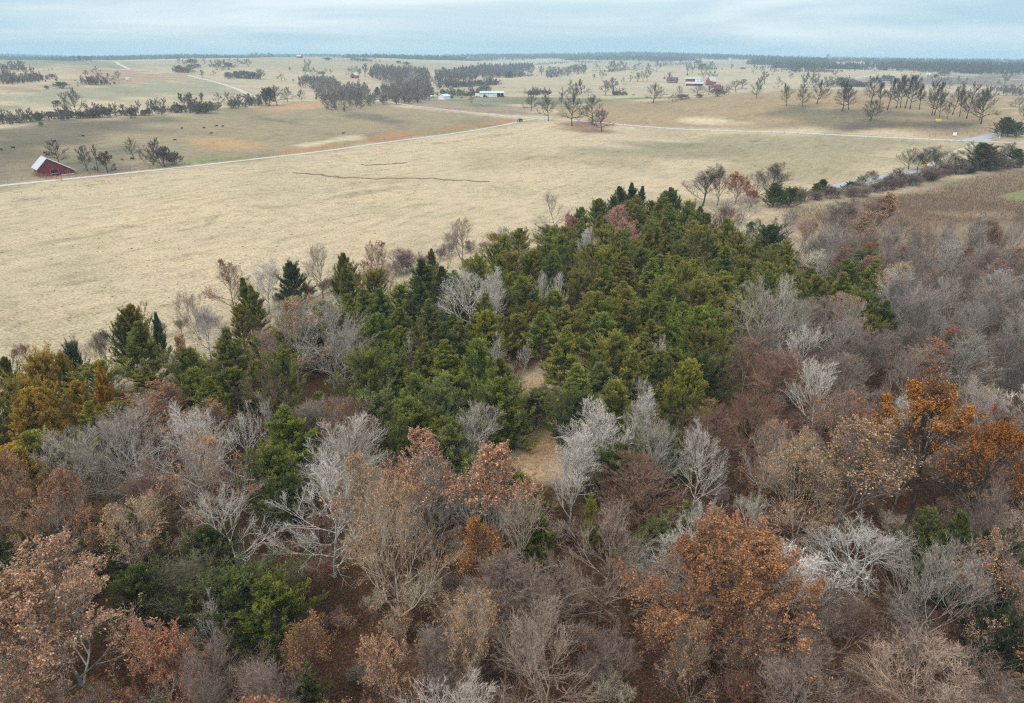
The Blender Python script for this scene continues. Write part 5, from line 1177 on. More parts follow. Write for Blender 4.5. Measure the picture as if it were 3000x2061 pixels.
R3T = [(790, 450, 335, 70, 'smA'), (750, 480, 400, 90, 'smB'), (940, 468, 404, 62, 'smA'), (1235, 372, 308, 38, 'smA'), (1232, 462, 398, 60, 'smA'), (1185, 462, 430, 50, 'bushA'), (1655, 522, 450, 62, 'smA'), (1705, 482, 383, 55, 'oakC'), (1740, 495, 455, 105, 'bushB'), (1870, 457, 385, 95, 'oakA'), (1965, 457, 345, 115, 'oakA'),
       (2035, 472, 400, 85, 'bushB'), (1880, 482, 450, 60, 'bushA'), (2195, 437, 338, 135, 'oakC'), (1055, 322, 248, 58, 'smB'), (985, 327, 285, 28, 'smC'), (1297, 345, 290, 42, 'smA'), (1360, 347, 275, 48, 'smC'), (1405, 342, 258, 52, 'smB'), (1440, 342, 200, 62, 'smB'), (1325, 277, 215, 48, 'smA'), (1372, 247, 180, 72, 'smA'), (1520, 262, 158, 72, 'smA'),
       (765, 302, 223, 62, 'smB'), (900, 277, 193, 55, 'smB'), (1005, 267, 190, 52, 'smA'), (455, 300, 223, 62, 'smB'), (362, 307, 260, 55, 'bushA'), (270, 312, 262, 65, 'bushB'), (160, 312, 255, 60, 'smB'), (1140, 265, 178, 85, 'smB'), (1190, 250, 172, 85, 'smB'), (1245, 250, 185, 60, 'smB'), (1780, 287, 183, 70, 'smB'), (1825, 270, 200, 60, 'smB'), (1920, 317, 250, 62, 'smB'), (1985, 327, 258, 68, 'smB'),
       (1722, 202, 138, 48, 'smA'), (1630, 357, 273, 38, 'smC'), (1590, 210, 160, 50, 'smA'), (1650, 205, 158, 40, 'smA'), (1910, 245, 195, 80, 'bushB'), (1985, 242, 178, 75, 'smB'), (1870, 200, 168, 70, 'bushA'), (2160, 245, 198, 24, 'smC'), (2250, 240, 225, 50, 'bushA'), (540, 292, 220, 70, 'smB'), (610, 285, 220, 70, 'smB'), (660, 282, 222, 60, 'smB'), (705, 280, 225, 60, 'smB'), (805, 262, 210, 60, 'smB'), (850, 258, 200, 60, 'smB'), (590, 460, 425, 60, 'bushA'), (500, 460, 425, 50, 'bushA'), (445, 460, 425, 60, 'bushA')]
for a, base, top, w, key in R3T: mid('R3', a, base, top, w * 1.08, key, jit(BT2, 0.18, 0.05), adj='grey bare', kind='bush' if key[0] == 'b' else 'small')
mid('R3', 868, 462, 338, 90, 'smL', (0.3, 0.2, 0.2), 'pinkish-leaved tree beyond the crossroads oaks', lt=(0.36, 0.17, 0.15))
mid('R3', 1085, 465, 345, 90, 'smC', PALET, 'pale birch-like tree, left of two in the flat pasture')
mid('R3', 1155, 462, 323, 80, 'smC', PALET, 'pale birch-like tree, right of two in the flat pasture')
mid('R3', 2245, 402, 328, 65, 'smC', (0.36, 0.30, 0.28), 'pale tree right of the red farmstead')
LAND.append(('red farmstead', *P('F2', 1100, 350))); LAND.append(('far slope of scattered trees', *P('R3', 1400, 270)))
R4T = [(450, 362, 250, 90, 'smB'), (495, 362, 258, 70, 'smB'), (410, 362, 262, 70, 'smB'), (208, 374, 283, 58, 'smA'), (655, 282, 230, 62, 'smA'), (590, 357, 280, 80, 'smB'), (640, 357, 285, 70, 'smB'), (710, 352, 288, 120, 'bushB'), (775, 352, 300, 80, 'bushB'), (830, 357, 315, 85, 'bushB'), (880, 357, 320, 70, 'bushA'), (1040, 310, 270, 60, 'bushB'), (1085, 310, 272, 50, 'bushB'), (1175, 242, 198, 62, 'smA'),
       (1270, 247, 203, 72, 'smB'), (1330, 257, 225, 52, 'smB'), (1390, 257, 213, 62, 'smB'), (1650, 352, 300, 62, 'smB'), (1970, 352, 238, 85, 'smA'), (1990, 425, 345, 90, 'smB'), (2060, 425, 340, 90, 'smB'), (1545, 370, 310, 70, 'smA'), (20, 245, 185, 45, 'smA'), (80, 245, 195, 40, 'smB'), (170, 262, 195, 60, 'smB'), (240, 240, 160, 90, 'smB'), (300, 250, 195, 70, 'smB'), (350, 250, 210, 60, 'bushA'),
       (885, 228, 190, 45, 'smA'), (770, 225, 190, 60, 'smB'), (960, 245, 222, 36, 'smA'), (310, 292, 255, 30, 'smC'), (600, 148, 105, 34, 'smC'), (1500, 270, 235, 80, 'bushB'), (2090, 540, 440, 120, 'oakC'), (2120, 620, 500, 80, 'oakB')]
for a, base, top, w, key in R4T: mid('R4', a, base, top, w * 1.08, key, jit(BT2, 0.18, 0.05), adj='grey bare', kind='bush' if key[0] == 'b' else 'small')
mid('R4', 105, 338, 243, 65, 'smC', PALET, 'pale bare tree behind the lone dark hill oak')
mid('R4', 1437, 290, 260, 34, 'cedC', C_DARK, 'small dark evergreen beside the far blue-roofed house', 'cedar', lt=(0.03, 0.055, 0.04))
mid('R3', 548, 455, 420, 26, 'cedC', C_DARK, 'small round evergreen at the lane to the red farmstead', 'cedar', lt=(0.03, 0.06, 0.035))
mid('R3', 1782, 293, 278, 14, 'cedC', C_DARK, 'tiny evergreen on the slope behind the red farmstead', 'cedar', lt=(0.03, 0.055, 0.035))
mid('R2', 1035, 470, 398, 45, 'cedA', C_DARK, 'dark evergreen at the left end of the creek wood', 'cedar', lt=(0.025, 0.04, 0.035))
LAND.append(('valley behind the hill oaks', *P('R4', 800, 330)))

# ------------------------------------------------------------------ far woods: nobody could count these
def scatter(name, pts, keys, hs, tint, seed=1):
    me = bpy.data.meshes.new(name + '_points')
    pts = np.array(pts); me.from_pydata([tuple(p) for p in pts], [], [])
    o = obj(name, me); tag(o, kind='stuff')
    rng = np.random.default_rng(seed)
    a = me.attributes.new('sc', 'FLOAT', 'POINT'); a.data.foreach_set('value', rng.uniform(hs[0], hs[1], len(pts)).astype(np.float32))
    a = me.attributes.new('rt', 'FLOAT', 'POINT'); a.data.foreach_set('value', rng.uniform(0, 6.28, len(pts)).astype(np.float32))
    a = me.attributes.new('pk', 'INT', 'POINT'); a.data.foreach_set('value', rng.integers(0, len(keys), len(pts)).astype(np.int32))
    ng = bpy.data.node_groups.new(name, 'GeometryNodeTree')
    ng.interface.new_socket('Geometry', in_out='INPUT', socket_type='NodeSocketGeometry'); ng.interface.new_socket('Geometry', in_out='OUTPUT', socket_type='NodeSocketGeometry')
    gi = ng.nodes.new('NodeGroupInput'); go = ng.nodes.new('NodeGroupOutput'); L = ng.links.new
    j = ng.nodes.new('GeometryNodeJoinGeometry')
    def named(nm, ty):
        n = ng.nodes.new('GeometryNodeInputNamedAttribute'); n.data_type = ty; n.inputs['Name'].default_value = nm; return n.outputs['Attribute']
    for i, k in enumerate(keys):
        po = bpy.data.objects.get('wood_tree_form_' + k)
        if po is None:
            m2 = PROTO[k]['parts'][0][1]; po = bpy.data.objects.new('wood_tree_form_' + k, m2)
        oi = ng.nodes.new('GeometryNodeObjectInfo'); oi.inputs['Object'].default_value = po; oi.inputs['As Instance'].default_value = True
        ip = ng.nodes.new('GeometryNodeInstanceOnPoints'); L(gi.outputs[0], ip.inputs['Points']); L(oi.outputs['Geometry'], ip.inputs['Instance'])
        cmp_ = ng.nodes.new('FunctionNodeCompare'); cmp_.data_type = 'INT'; cmp_.operation = 'EQUAL'
        L(named('pk', 'INT'), cmp_.inputs[2]); cmp_.inputs[3].default_value = i
        L(cmp_.outputs[0], ip.inputs['Selection'])
        cx = ng.nodes.new('ShaderNodeCombineXYZ'); L(named('rt', 'FLOAT'), cx.inputs[2])
        cy = ng.nodes.new('ShaderNodeCombineXYZ'); s_ = named('sc', 'FLOAT')
        for q in range(3): L(s_, cy.inputs[q])
        L(cx.outputs[0], ip.inputs['Rotation']); L(cy.outputs[0], ip.inputs['Scale'])
        L(ip.outputs[0], j.inputs[0])
    L(j.outputs[0], go.inputs[0])
    md = o.modifiers.new('trees', 'NODES'); md.node_group = ng
    o.color = (*tint, 1)
    return o
# instances take their colour from the form object, so each tint has forms of its own
def scatter_t(name, pts, tint, hs=(0.7, 1.1), seed=1, keys=('farA0', 'farA1', 'farA2', 'bushA')):
    ks = []
    for k in keys:
        kk = '%s_%s' % (k, name)
        PROTO[kk] = PROTO[k]
        po = bpy.data.objects.new('wood_tree_form_' + kk, PROTO[k]['parts'][0][1]); po.color = (*tint, 1)
        ks.append(kk)
    return scatter(name, pts, ks, hs, tint, seed)
def pts_poly(poly, sp, seed, jitter=0.9):
    rng = np.random.default_rng(seed); p = np.array(poly); x0, y0 = p.min(0); x1, y1 = p.max(0)
    nx, ny = max(2, int((x1 - x0) / sp)), max(2, int((y1 - y0) / sp))
    X, Y = np.meshgrid(np.linspace(x0, x1, nx), np.linspace(y0, y1, ny)); X = X.ravel() + rng.uniform(-1, 1, X.size) * sp * jitter * 0.5; Y = Y.ravel() + rng.uniform(-1, 1, Y.size) * sp * jitter * 0.5
    k = inpoly(X, Y, poly) > 0; X, Y = X[k], Y[k]
    return np.stack([X, Y, terr(X, Y) - 0.3], 1)
def pts_arc(px0, px1, r0, r1, n, seed, wob=0.0):
    rng = np.random.default_rng(seed); px = rng.uniform(px0, px1, n); e = np.sin(px * 0.045 + seed) * wob + np.sin(px * 0.13 + 2 * seed) * wob * 0.5
    fe = (px1 - px0) * 0.12; kk = rng.random(n) < np.clip(np.minimum(px - px0, px1 - px) / fe + 0.15 * np.sin(px * 0.4), 0.05, 1); px = px[kk]; e = e[kk]; n = len(px)
    r = np.sqrt(rng.uniform((r0) ** 2, r1 ** 2, n)) + e
    az = np.arctan((px - 512) / 760); x = r * np.sin(az); y = r * np.cos(az)
    return np.stack([x, y, terr(x, y) - 0.3], 1)
WT = (0.36, 0.30, 0.27)
W1 = GP('R2', [(370, 290), (480, 275), (640, 285), (700, 330), (960, 345), (940, 400), (860, 430), (1010, 415), (1010, 485), (900, 490), (860, 470), (790, 495), (700, 500), (560, 485), (560, 415), (490, 390), (480, 350), (360, 330)], 8)
scatter_t('creek_wood', pts_poly(W1, 8.5, 3), WT, (0.4, 0.85), 3)
W2 = GP('R2', [(1060, 470), (1080, 380), (1180, 310), (960, 250), (1010, 200), (1340, 222), (1460, 240), (1480, 300), (1500, 360), (1470, 430), (1260, 435), (1160, 445)], 9)
scatter_t('creek_wood', pts_poly(W2, 9, 4), WT, (0.5, 1.05), 4)
W3 = GP('R2', [(1490, 250), (1700, 222), (1950, 190), (2100, 198), (2323, 195), (2323, 232), (1900, 262), (1850, 290), (1700, 335), (1540, 350)], 9) 
scatter_t('valley_wood', pts_poly(W3, 13, 5), (0.32, 0.27, 0.25), (0.7, 1.1), 5)
W4 = GP('R3', [(0, 195), (300, 195), (470, 185), (480, 205), (300, 220), (0, 240)], 9)
scatter_t('valley_wood', pts_poly(W4, 14, 6), (0.32, 0.27, 0.25), (0.7, 1.1), 6)
W5 = GP('R3', [(580, 228), (720, 220), (910, 200), (920, 245), (720, 262), (590, 272)], 8)
scatter_t('valley_wood', pts_poly(W5, 13, 7), WT, (0.5, 0.9), 7)
scatter_t('far_wood', np.vstack([pts_arc(-250, 290, 2900, 3700, 7500, 1, 90), pts_arc(230, 420, 3900, 4500, 1800, 2, 60)]), (0.22, 0.19, 0.175), (0.6, 1.25), 8)
scatter_t('far_wood', np.vstack([pts_arc(340, 470, 2700, 3000, 1100, 12, 60), pts_arc(440, 820, 3300, 4300, 6500, 3, 120), pts_arc(560, 700, 2900, 3300, 1300, 13, 60)]), (0.20, 0.175, 0.165), (0.65, 1.4), 9)
scatter_t('far_wood', pts_arc(-250, 1300, 5200, 6200, 9000, 4, 200), (0.13, 0.12, 0.12), (0.8, 1.7), 10)
scatter_t('right_hand_wood', pts_arc(862, 1330, 1750, 2300, 4600, 5, 40), (0.22, 0.165, 0.145), (0.7, 1.35), 11)
scatter_t('right_hand_wood', np.vstack([pts_arc(770, 870, 1750, 1850, 330, 6, 25), pts_arc(745, 835, 2300, 2700, 1200, 7, 50), pts_arc(810, 1320, 2700, 3300, 3000, 14, 60)]), (0.22, 0.18, 0.16), (0.6, 1.25), 12)

def hedge_pts(c, pts, n, wm, seed):
    rng = np.random.default_rng(seed); q = np.array(GP(c, pts)); d = np.concatenate([[0], np.cumsum(np.hypot(*np.diff(q, axis=0).T))]); s_ = rng.uniform(0, d[-1], n)
    x = np.interp(s_, d, q[:, 0]) + rng.normal(size=n) * wm; y = np.interp(s_, d, q[:, 1]) + rng.normal(size=n) * wm
    return np.stack([x, y, terr(x, y) - 0.2], 1)
HL = [('R2', [(280, 128), (600, 140), (960, 165)], 300, 40), ('R2', [(830, 165), (980, 178)], 80, 15), ('R3', [(850, 182), (1020, 185)], 60, 15), ('R3', [(480, 205), (740, 190)], 90, 12), ('R2', [(1870, 285), (2190, 305)], 60, 6), ('R2', [(1480, 320), (1560, 345)], 30, 6),
      ('R2', [(1590, 395), (1830, 385), (2010, 372)], 90, 5), ('R2', [(1560, 468), (1760, 470), (1950, 465)], 80, 4), ('R4', [(380, 235), (520, 242), (650, 240)], 140, 14), ('R4', [(110, 212), (350, 205)], 80, 14), ('R4', [(650, 215), (780, 222)], 60, 12), ('R4', [(590, 350), (880, 358)], 90, 5), ('R4', [(1930, 380), (2128, 430)], 70, 7),
      ('R1', [(0, 405), (150, 420), (350, 382)], 110, 9), ('R1', [(0, 300), (240, 310)], 50, 10), ('R1', [(1490, 325), (1620, 330)], 30, 6), ('R1', [(1950, 372), (2190, 380)], 50, 6), ('R1', [(740, 428), (935, 428)], 30, 4), ('R2', [(380, 335), (560, 350)], 60, 6), ('R2', [(560, 497), (850, 500), (1010, 495)], 120, 4),
      ('R3', [(430, 460), (600, 458)], 40, 4), ('R3', [(1150, 462), (1250, 462)], 20, 3), ('R3', [(2000, 440), (2100, 460)], 25, 4), ('R3', [(1100, 262), (1270, 250)], 50, 7), ('R3', [(0, 378), (130, 372)], 40, 6), ('R3', [(130, 312), (300, 312)], 40, 5), ('R3', [(340, 305), (470, 298)], 30, 5), ('R3', [(1550, 210), (1760, 200)], 40, 10), ('R3', [(1870, 245), (2020, 243)], 50, 8),
      ('R1', [(0, 765), (600, 722), (1200, 695), (1800, 655), (2240, 600)], 85, 3.5), ('R4', [(1100, 310), (1400, 290), (1700, 330)], 60, 25)]
scatter_t('hedgerow_brush', np.vstack([hedge_pts(c, p, n, w, 50 + i) for i, (c, p, n, w) in enumerate(HL)]), (0.33, 0.285, 0.26), (0.22, 0.62), 21)

# dead leaves lying on the forest floor close by
def litter():
    rng = np.random.default_rng(5); n = 60000
    x = rng.uniform(-60, 75, n); y = 22 + 60 * rng.random(n) ** 1.1
    k = (inpoly(x, y, FOREST) > 0.5); x, y = x[k], y[k]; n = len(x)
    c = np.stack([x, y, terr(x, y) + 0.03 + 0.05 * rng.random(n)], 1)
    a = unit(rng.normal(size=(n, 3)) * [1, 1, 0.35]); b = unit(np.cross(a, rng.normal(size=(n, 3)) * 0.35 + [0, 0, 1])); s = rng.uniform(0.07, 0.15, n)[:, None]
    V = np.stack([c - a * s * 0.6, c + b * s * 0.4, c + a * s * 0.6], 1).reshape(-1, 3)
    me = mesh_np('fallen_leaves', V, np.arange(n)[:, None] * 3 + np.array([[0, 1, 2]]), None, [OAKLEAF], np.repeat(rng.random(n), 3))
    o = obj('fallen_leaves', me); o.color = (0.24, 0.125, 0.07, 1); tag(o, 'brown leaves fallen between the trees on the forest floor', None, None, 'stuff')
litter()
# coarse grass and weeds of the brown grassland and the roadsides
def weeds(name, poly, n, hh, tint, seed, lab):
    rng = np.random.default_rng(seed); p = np.array(poly); x0, y0 = p.min(0); x1, y1 = p.max(0)
    x = rng.uniform(x0, x1, n); y = rng.uniform(y0, y1, n)
    k = inpoly(x, y, poly) > np.abs(rng.normal(size=n)) * 5
    k &= (np.sin(x * 0.045 + 1.1 * np.sin(y * 0.03)) + rng.normal(size=n) * 1.5) > -0.6
    if name == 'tall_grass': k &= inpoly(x, y, GP('R7', [(2150, 370), (2323, 330), (2500, 330), (2500, 400), (2250, 400)])) < 0
    x, y = x[k], y[k]; n = len(x)
    c = np.stack([x, y, terr(x, y)], 1); a = unit(rng.normal(size=(n, 3)) * [0.35, 0.35, 0.1] + [0, 0, 1]); b = unit(rng.normal(size=(n, 3)) * [1, 1, 0]); s = (hh * rng.uniform(0.5, 1.3, n))[:, None]
    V = np.stack([c - b * 0.07 * s, c + b * 0.07 * s, c + a * s], 1).reshape(-1, 3)
    o = obj(name, mesh_np(name, V, np.arange(n)[:, None] * 3 + np.array([[0, 1, 2]]), None, [TWIG], np.repeat(rng.random(n), 3))); o.color = (*tint, 1); tag(o, lab, None, None, 'stuff')
BG = GP('R7', [(760, 440), (1200, 400), (1700, 330), (1990, 240), (2500, 190), (2600, 520), (2323, 520), (1700, 600), (1300, 620), (900, 560)])
weeds('tall_grass', BG, 160000, 0.75, (0.30, 0.21, 0.145), 3, 'tall brown autumn grass on the slope before the hedgerow')
weeds('roadside_grass', GP('R1', [(600, 1205), (960, 1150), (1450, 1120), (2323, 1010), (2323, 1030), (1450, 1140), (960, 1180), (600, 1230)]), 16000, 0.9, (0.42, 0.30, 0.20), 4, 'pale dead weeds along the gravel road')

exec_parts = True
# ------------------------------------------------------------------ buildings, vehicles, cattle, fences, signs
def face_rz(x, y, extra=0.0):
    """turns local -Y towards the viewpoint's side of the valley"""
    return -math.atan2(x, y) + extra
def gable(root, w, l, eave, ridge, wm, rm, over=0.4, rx=0.5, eave2=None, x0=None, names=('wall', 'roof')):
    """gable end along local X (width w), length l along +Y; rx = ridge position"""
    e2 = eave if eave2 is None else eave2; a = -w / 2; b = w / 2; r = a + w * rx
    MB().prism([(a, -1.0), (b, -1.0), (b, e2), (r, ridge), (a, eave)], 0, l).build(names[0], wm, root)
    th = 0.14; sl1 = (ridge - eave) / (r - a); sl2 = (ridge - e2) / (b - r)
    m = MB(); m.slab([(a - over, -over, eave - sl1 * over + 0.16), (r, -over, ridge + 0.16), (r, l + over, ridge + 0.16), (a - over, l + over, eave - sl1 * over + 0.16)][::-1], th); m.build('roof_panel', rm, root)
    m = MB(); m.slab([(r, -over, ridge + 0.163), (b + over, -over, e2 - sl2 * over + 0.163), (b + over, l + over, e2 - sl2 * over + 0.163), (r, l + over, ridge + 0.163)][::-1], th); m.build('roof_panel', rm, root)
def thing(name, c, a, b, label, cat, extra=0.0, land=None, rz=None, dz=0.0):
    x, y = G(c, a, b); o = empty(name, (x, y, float(terr(x, y)) + dz), face_rz(x, y, extra) if rz is None else rz); tag(o, label, cat)
    return o, x, y
# red barn
bx, by, bt = hit(*P('R1', 490, 1203)); rb = empty('red_barn', (bx, by, float(terr(bx, by))), face_rz(bx, by, rad(9))); tag(rb, 'weathered red barn with lopsided white tin roof beside the gravel road', 'barn')
gable(rb, 10.6, 8.5, 2.6, 5.7, RED, TIN, 0.5, 0.30, 1.3)
MB().box(-1.7, 0.5, -0.06, 0.3, 0.1, 1.9).build('doorway', DARK, rb)  # near-black block stands for the shade inside the doorway
MB().box(-2.0, -1.72, -0.12, 0.0, -0.2, 2.1).box(0.52, 0.8, -0.12, 0.0, -0.2, 2.1).box(-1.98, 0.78, -0.12, 0.0, 2.103, 2.3).build('door_frame', RED2, rb)
MB().box(-1.7, 0.5, -0.16, -0.08, 0.75, 0.88).build('rail', WOODPALE, rb)
MB().box(3.2, 3.35, -0.05, 0.0, 0.2, 2.0).box(3.7, 3.85, -0.05, 0.0, 0.2, 1.9).build('batten', WOODM, rb)
lo = MB().tube((0.9, -1.2, 0.25), (4.9, -1.5, 0.3), 0.16, 0.2, 8).build('log', WOODPALE); lo.location = rb.location; lo.rotation_euler = rb.rotation_euler; tag(lo, 'pale log lying along the foot of the red barn', 'log')
# red pipe gates of the corral
for i, (p, q, lab) in enumerate((((395, 1215), (530, 1250), 'bright red pipe corral gate in front of the red barn'), ((290, 1200), (400, 1235), 'rusty pipe gate left of the bright red corral gate'))):
    A = G('R1', *p); B = G('R1', *q); g = empty('pipe_gate', (A[0], A[1], float(terr(*A)))); tag(g, lab, 'gate')
    v = Vector((B[0] - A[0], B[1] - A[1], float(terr(*B)) - float(terr(*A)))); L = v.length; n = max(2, int(L / 3))
    for k in range(n + 1):
        b = v * (k / n); MB().tube((b.x, b.y, -0.2), (b.x, b.y, 1.5), 0.07).build('post', PIPERED, g)
    for z in (0.35, 0.6, 0.85, 1.1, 1.35): MB().tube((0, 0, z), (v.x, v.y, v.z + z), 0.035, k=5).build('rail', PIPERED if i == 0 else WOODM, g)

def cow_mesh(graze):
    m = bmesh.new(); secs = [(-0.95, 1.05, 0.22, 0.26), (-0.8, 1.02, 0.31, 0.38), (-0.3, 0.95, 0.36, 0.43), (0.3, 0.95, 0.35, 0.42), (0.75, 1.02, 0.28, 0.36), (1.0, 1.1, 0.18, 0.26)]
    secs += [(1.2, 0.85, 0.13, 0.18), (1.35, 0.5, 0.12, 0.14), (1.45, 0.3, 0.12, 0.13), (1.62, 0.16, 0.07, 0.08)] if graze else [(1.2, 1.25, 0.14, 0.2), (1.4, 1.38, 0.13, 0.16), (1.6, 1.33, 0.11, 0.13), (1.82, 1.22, 0.07, 0.08)]
    rings = []
    for x, z, ry, rz in secs: rings.append([m.verts.new((x, ry * math.cos(a), z + rz * math.sin(a))) for a in [2 * math.pi * i / 8 for i in range(8)]])
    for r1, r2 in zip(rings, rings[1:]):
        for i in range(8): m.faces.new((r1[i], r1[(i + 1) % 8], r2[(i + 1) % 8], r2[i]))
    m.faces.new(rings[0][::-1]); m.faces.new(rings[-1])
    def leg(x, y, back):
        rs = [(x, 0.75, 0.13), (x + (0.05 if back else 0), 0.5, 0.085), (x - (0.07 if back else 0), 0.32, 0.055), (x, 0.05, 0.055), (x + 0.03, -0.02, 0.07)]
        rr = [[m.verts.new((xx + r * math.cos(a), y + r * 0.8 * math.sin(a), z)) for a in [2 * math.pi * i / 6 for i in range(6)]] for xx, z, r in rs]
        for r1, r2 in zip(rr, rr[1:]):
            for i in range(6): m.faces.new((r1[i], r2[i], r2[(i + 1) % 6], r1[(i + 1) % 6]))
        m.faces.new(rr[-1])
    for x, b in ((-0.72, True), (0.7, False)):
        for y in (-0.2, 0.2): leg(x, y, b)
    t = [[m.verts.new((-0.97 - 0.03 * k, 0.03 * math.cos(a), 1.18 - 0.22 * k + 0.03 * math.sin(a))) for a in (0, 2.1, 4.2)] for k in range(4)]
    for r1, r2 in zip(t, t[1:]):
        for i in range(3): m.faces.new((r1[i], r2[i], r2[(i + 1) % 3], r1[(i + 1) % 3]))
    hx, hz = (1.38, 0.5) if graze else (1.42, 1.45)
    for s in (-1, 1):
        e = [m.verts.new(p) for p in ((hx, s * 0.1, hz), (hx - 0.08, s * 0.1, hz + 0.06), (hx - 0.06, s * 0.28, hz + 0.02))]; m.faces.new(e)
    bmesh.ops.recalc_face_normals(m, faces=m.faces)
    me = bpy.data.meshes.new('cow'); m.to_mesh(me); m.free(); me.materials.append(HIDE)
    me.polygons.foreach_set('use_smooth', np.ones(len(me.polygons), bool)); return me
CM = [cow_mesh(True), cow_mesh(False)]
COWS = [('R1', 115, 977, 1, 'black cow standing left of the red barn in the dark pasture'), ('R1', 8, 992, 0, 'black cow at the far left edge of the dark pasture'), ('R1', 465, 922, 0, 'black cow behind the large tree by the red barn'), ('R1', 708, 874, 1, 'lone black cow uphill of the bare trees by the barn'),
        ('R1', 1548, 809, 1, 'leftmost black cow of the five grazing on the pale slope'), ('R1', 1736, 805, 0, 'black cow in the middle of the five on the pale slope'), ('R1', 1845, 788, 1, 'farthest black cow of the five on the pale slope'), ('R1', 1897, 792, 0, 'rightmost black cow of the five on the pale slope'),
        ('R1', 1796, 853, 1, 'nearest black cow of the five on the pale slope'), ('R1', 1491, 911, 0, 'black cow below the five on the pale slope'), ('R1', 1125, 1070, 0, 'black cow under the broken-topped bare tree'), ('R1', 385, 1020, 1, 'black cow just above the roof ridge of the red barn'),
        ('R1', 405, 1038, 1, 'black cow touching the roof ridge of the red barn'), ('R1', 1040, 1074, 0, 'small black calf left of the broken-topped tree'), ('R2', 742, 794, 1, 'solitary black cow above the orange grass strip'), ('R1', 665, 446, 0, 'black cow on the distant pink field'), ('R1', 640, 400, 1, 'distant black cow beyond the pink field'),
        ('R3', 1318, 464, 1, 'left black cow of a close pair below the red farmstead'), ('R3', 1329, 464, 0, 'right black cow of a close pair below the red farmstead'), ('R3', 1605, 461, 1, 'black cow beside the bushes below the red farmstead'), ('R3', 220, 400, 1, 'tiny black cow on the big pale hill'), ('R2', 1752, 487, 0, 'black cow between the white shed and the long shed')]
for k, (c, a, b, g, lab) in enumerate(COWS):
    x, y = G(c, a, b); o = obj('cow', CM[g], None, (x, y, float(terr(x, y)) + 0.02)); o.rotation_euler = (0, 0, random.uniform(-0.6, 0.6) + (math.pi if k % 3 == 0 else 0)); tag(o, lab, 'cow', 'black cattle at pasture')
    o.scale = (0.70,) * 3
    if 'calf' in lab: o.scale = (0.5,) * 3
lg = MB().tube((-2.0, 0, 0.2), (2.0, 0.3, 0.25), 0.22, 0.12, 8).tube((0.8, 0.1, 0.25), (1.5, 0.9, 0.7), 0.1, 0.04, 6).build('log', WOODPALE)
x, y = G('R1', 1200, 980); lg.location = (x, y, float(terr(x, y))); tag(lg, 'pale fallen log beside the broken-topped bare tree', 'log')

# pickup truck
tx, ty = G('R3', 357, 686); A = G('R3', 300, 700); B = G('R3', 420, 675)
tr = empty('pickup_truck', (tx, ty, float(terr(tx, ty)) + 0.12), math.atan2(B[1] - A[1], B[0] - A[0]) + math.pi); tag(tr, 'dark teal pickup truck driving on the gravel road towards the barn', 'truck')
MB().prism([(-2.75, 0.55), (2.7, 0.5), (2.75, 0.95), (2.6, 1.12), (1.25, 1.22), (-2.75, 1.22)], -0.92, 0.92).build('body', TEAL, tr, bevel=0.05)
MB().prism([(1.3, 1.2), (0.65, 1.82), (-0.75, 1.84), (-1.0, 1.2)], -0.82, 0.82).build('cab', TEAL, tr, bevel=0.06)
MB().prism([(1.22, 1.26), (0.68, 1.76), (-0.7, 1.77), (-0.88, 1.26)], -0.835, 0.835).build('side_window', GLASS, tr)
MB().slab([(1.31, -0.72, 1.24), (1.31, 0.72, 1.24), (0.72, 0.66, 1.79), (0.72, -0.66, 1.79)], 0.02).build('windshield', GLASS, tr)
MB().box(-2.65, -1.1, -0.78, 0.78, 1.0, 1.235).build('bed', RUBBER, tr)
for s in (-1, 1):
    MB().box(2.62, 2.78, s * 0.75 - 0.13, s * 0.75 + 0.13, 0.85, 1.02).build('headlight', WHITEP, tr)
MB().box(2.72, 2.86, -0.9, 0.9, 0.5, 0.68).box(-2.9, -2.72, -0.9, 0.9, 0.5, 0.66).build('bumper', CHROME, tr)
for wx in (-1.75, 1.8):
    for s in (-1, 1):
        wh = MB().tube((wx, s * 0.72, 0.4), (wx, s * 0.97, 0.4), 0.41, k=16).build('wheel', RUBBER, tr); MB().tube((wx, s * 0.94, 0.4), (wx, s * 0.985, 0.4), 0.22, k=10).build('rim', CHROME, wh)

# farm in the centre
def setpos(c, a, b): x, y, t = hit(*P(c, a, b)); return x, y, float(terr(x, y)), t
x, y, z, t = setpos('F1', 830, 533); u = t / FPX
o = empty('white_shed', (x, y, z), face_rz(x, y, rad(-38))); tag(o, 'small white shed with pale green tin roof by the farmhouse', 'shed')
gable(o, 7.0, 9.0, 2.6, 4.4, WHITE, TINGREEN, 0.3)
MB().box(-1.2, 1.2, -0.05, 0.02, 0, 2.2).build('door', WHITEP, o)
x, y, z, t = setpos('F1', 970, 515); o = empty('cattle_trailer', (x, y, z), face_rz(x, y)); tag(o, 'dark green trailer parked right of the small white shed', 'trailer')
MB().box(-3.4, 3.4, 0, 2.4, 0.6, 2.7).build('body', DKGREEN, o, bevel=0.08)
MB().slab([(-3.5, -0.1, 2.82), (3.5, -0.1, 2.82), (3.5, 2.5, 2.82), (-3.5, 2.5, 2.82)], 0.1).build('roof', plain('grey_green_sheet', (0.2, 0.28, 0.27)), o)
for wx in (-1.6, 1.2): MB().tube((wx, -0.1, 0.45), (wx, 0.25, 0.45), 0.45, k=12).build('wheel', RUBBER, o)
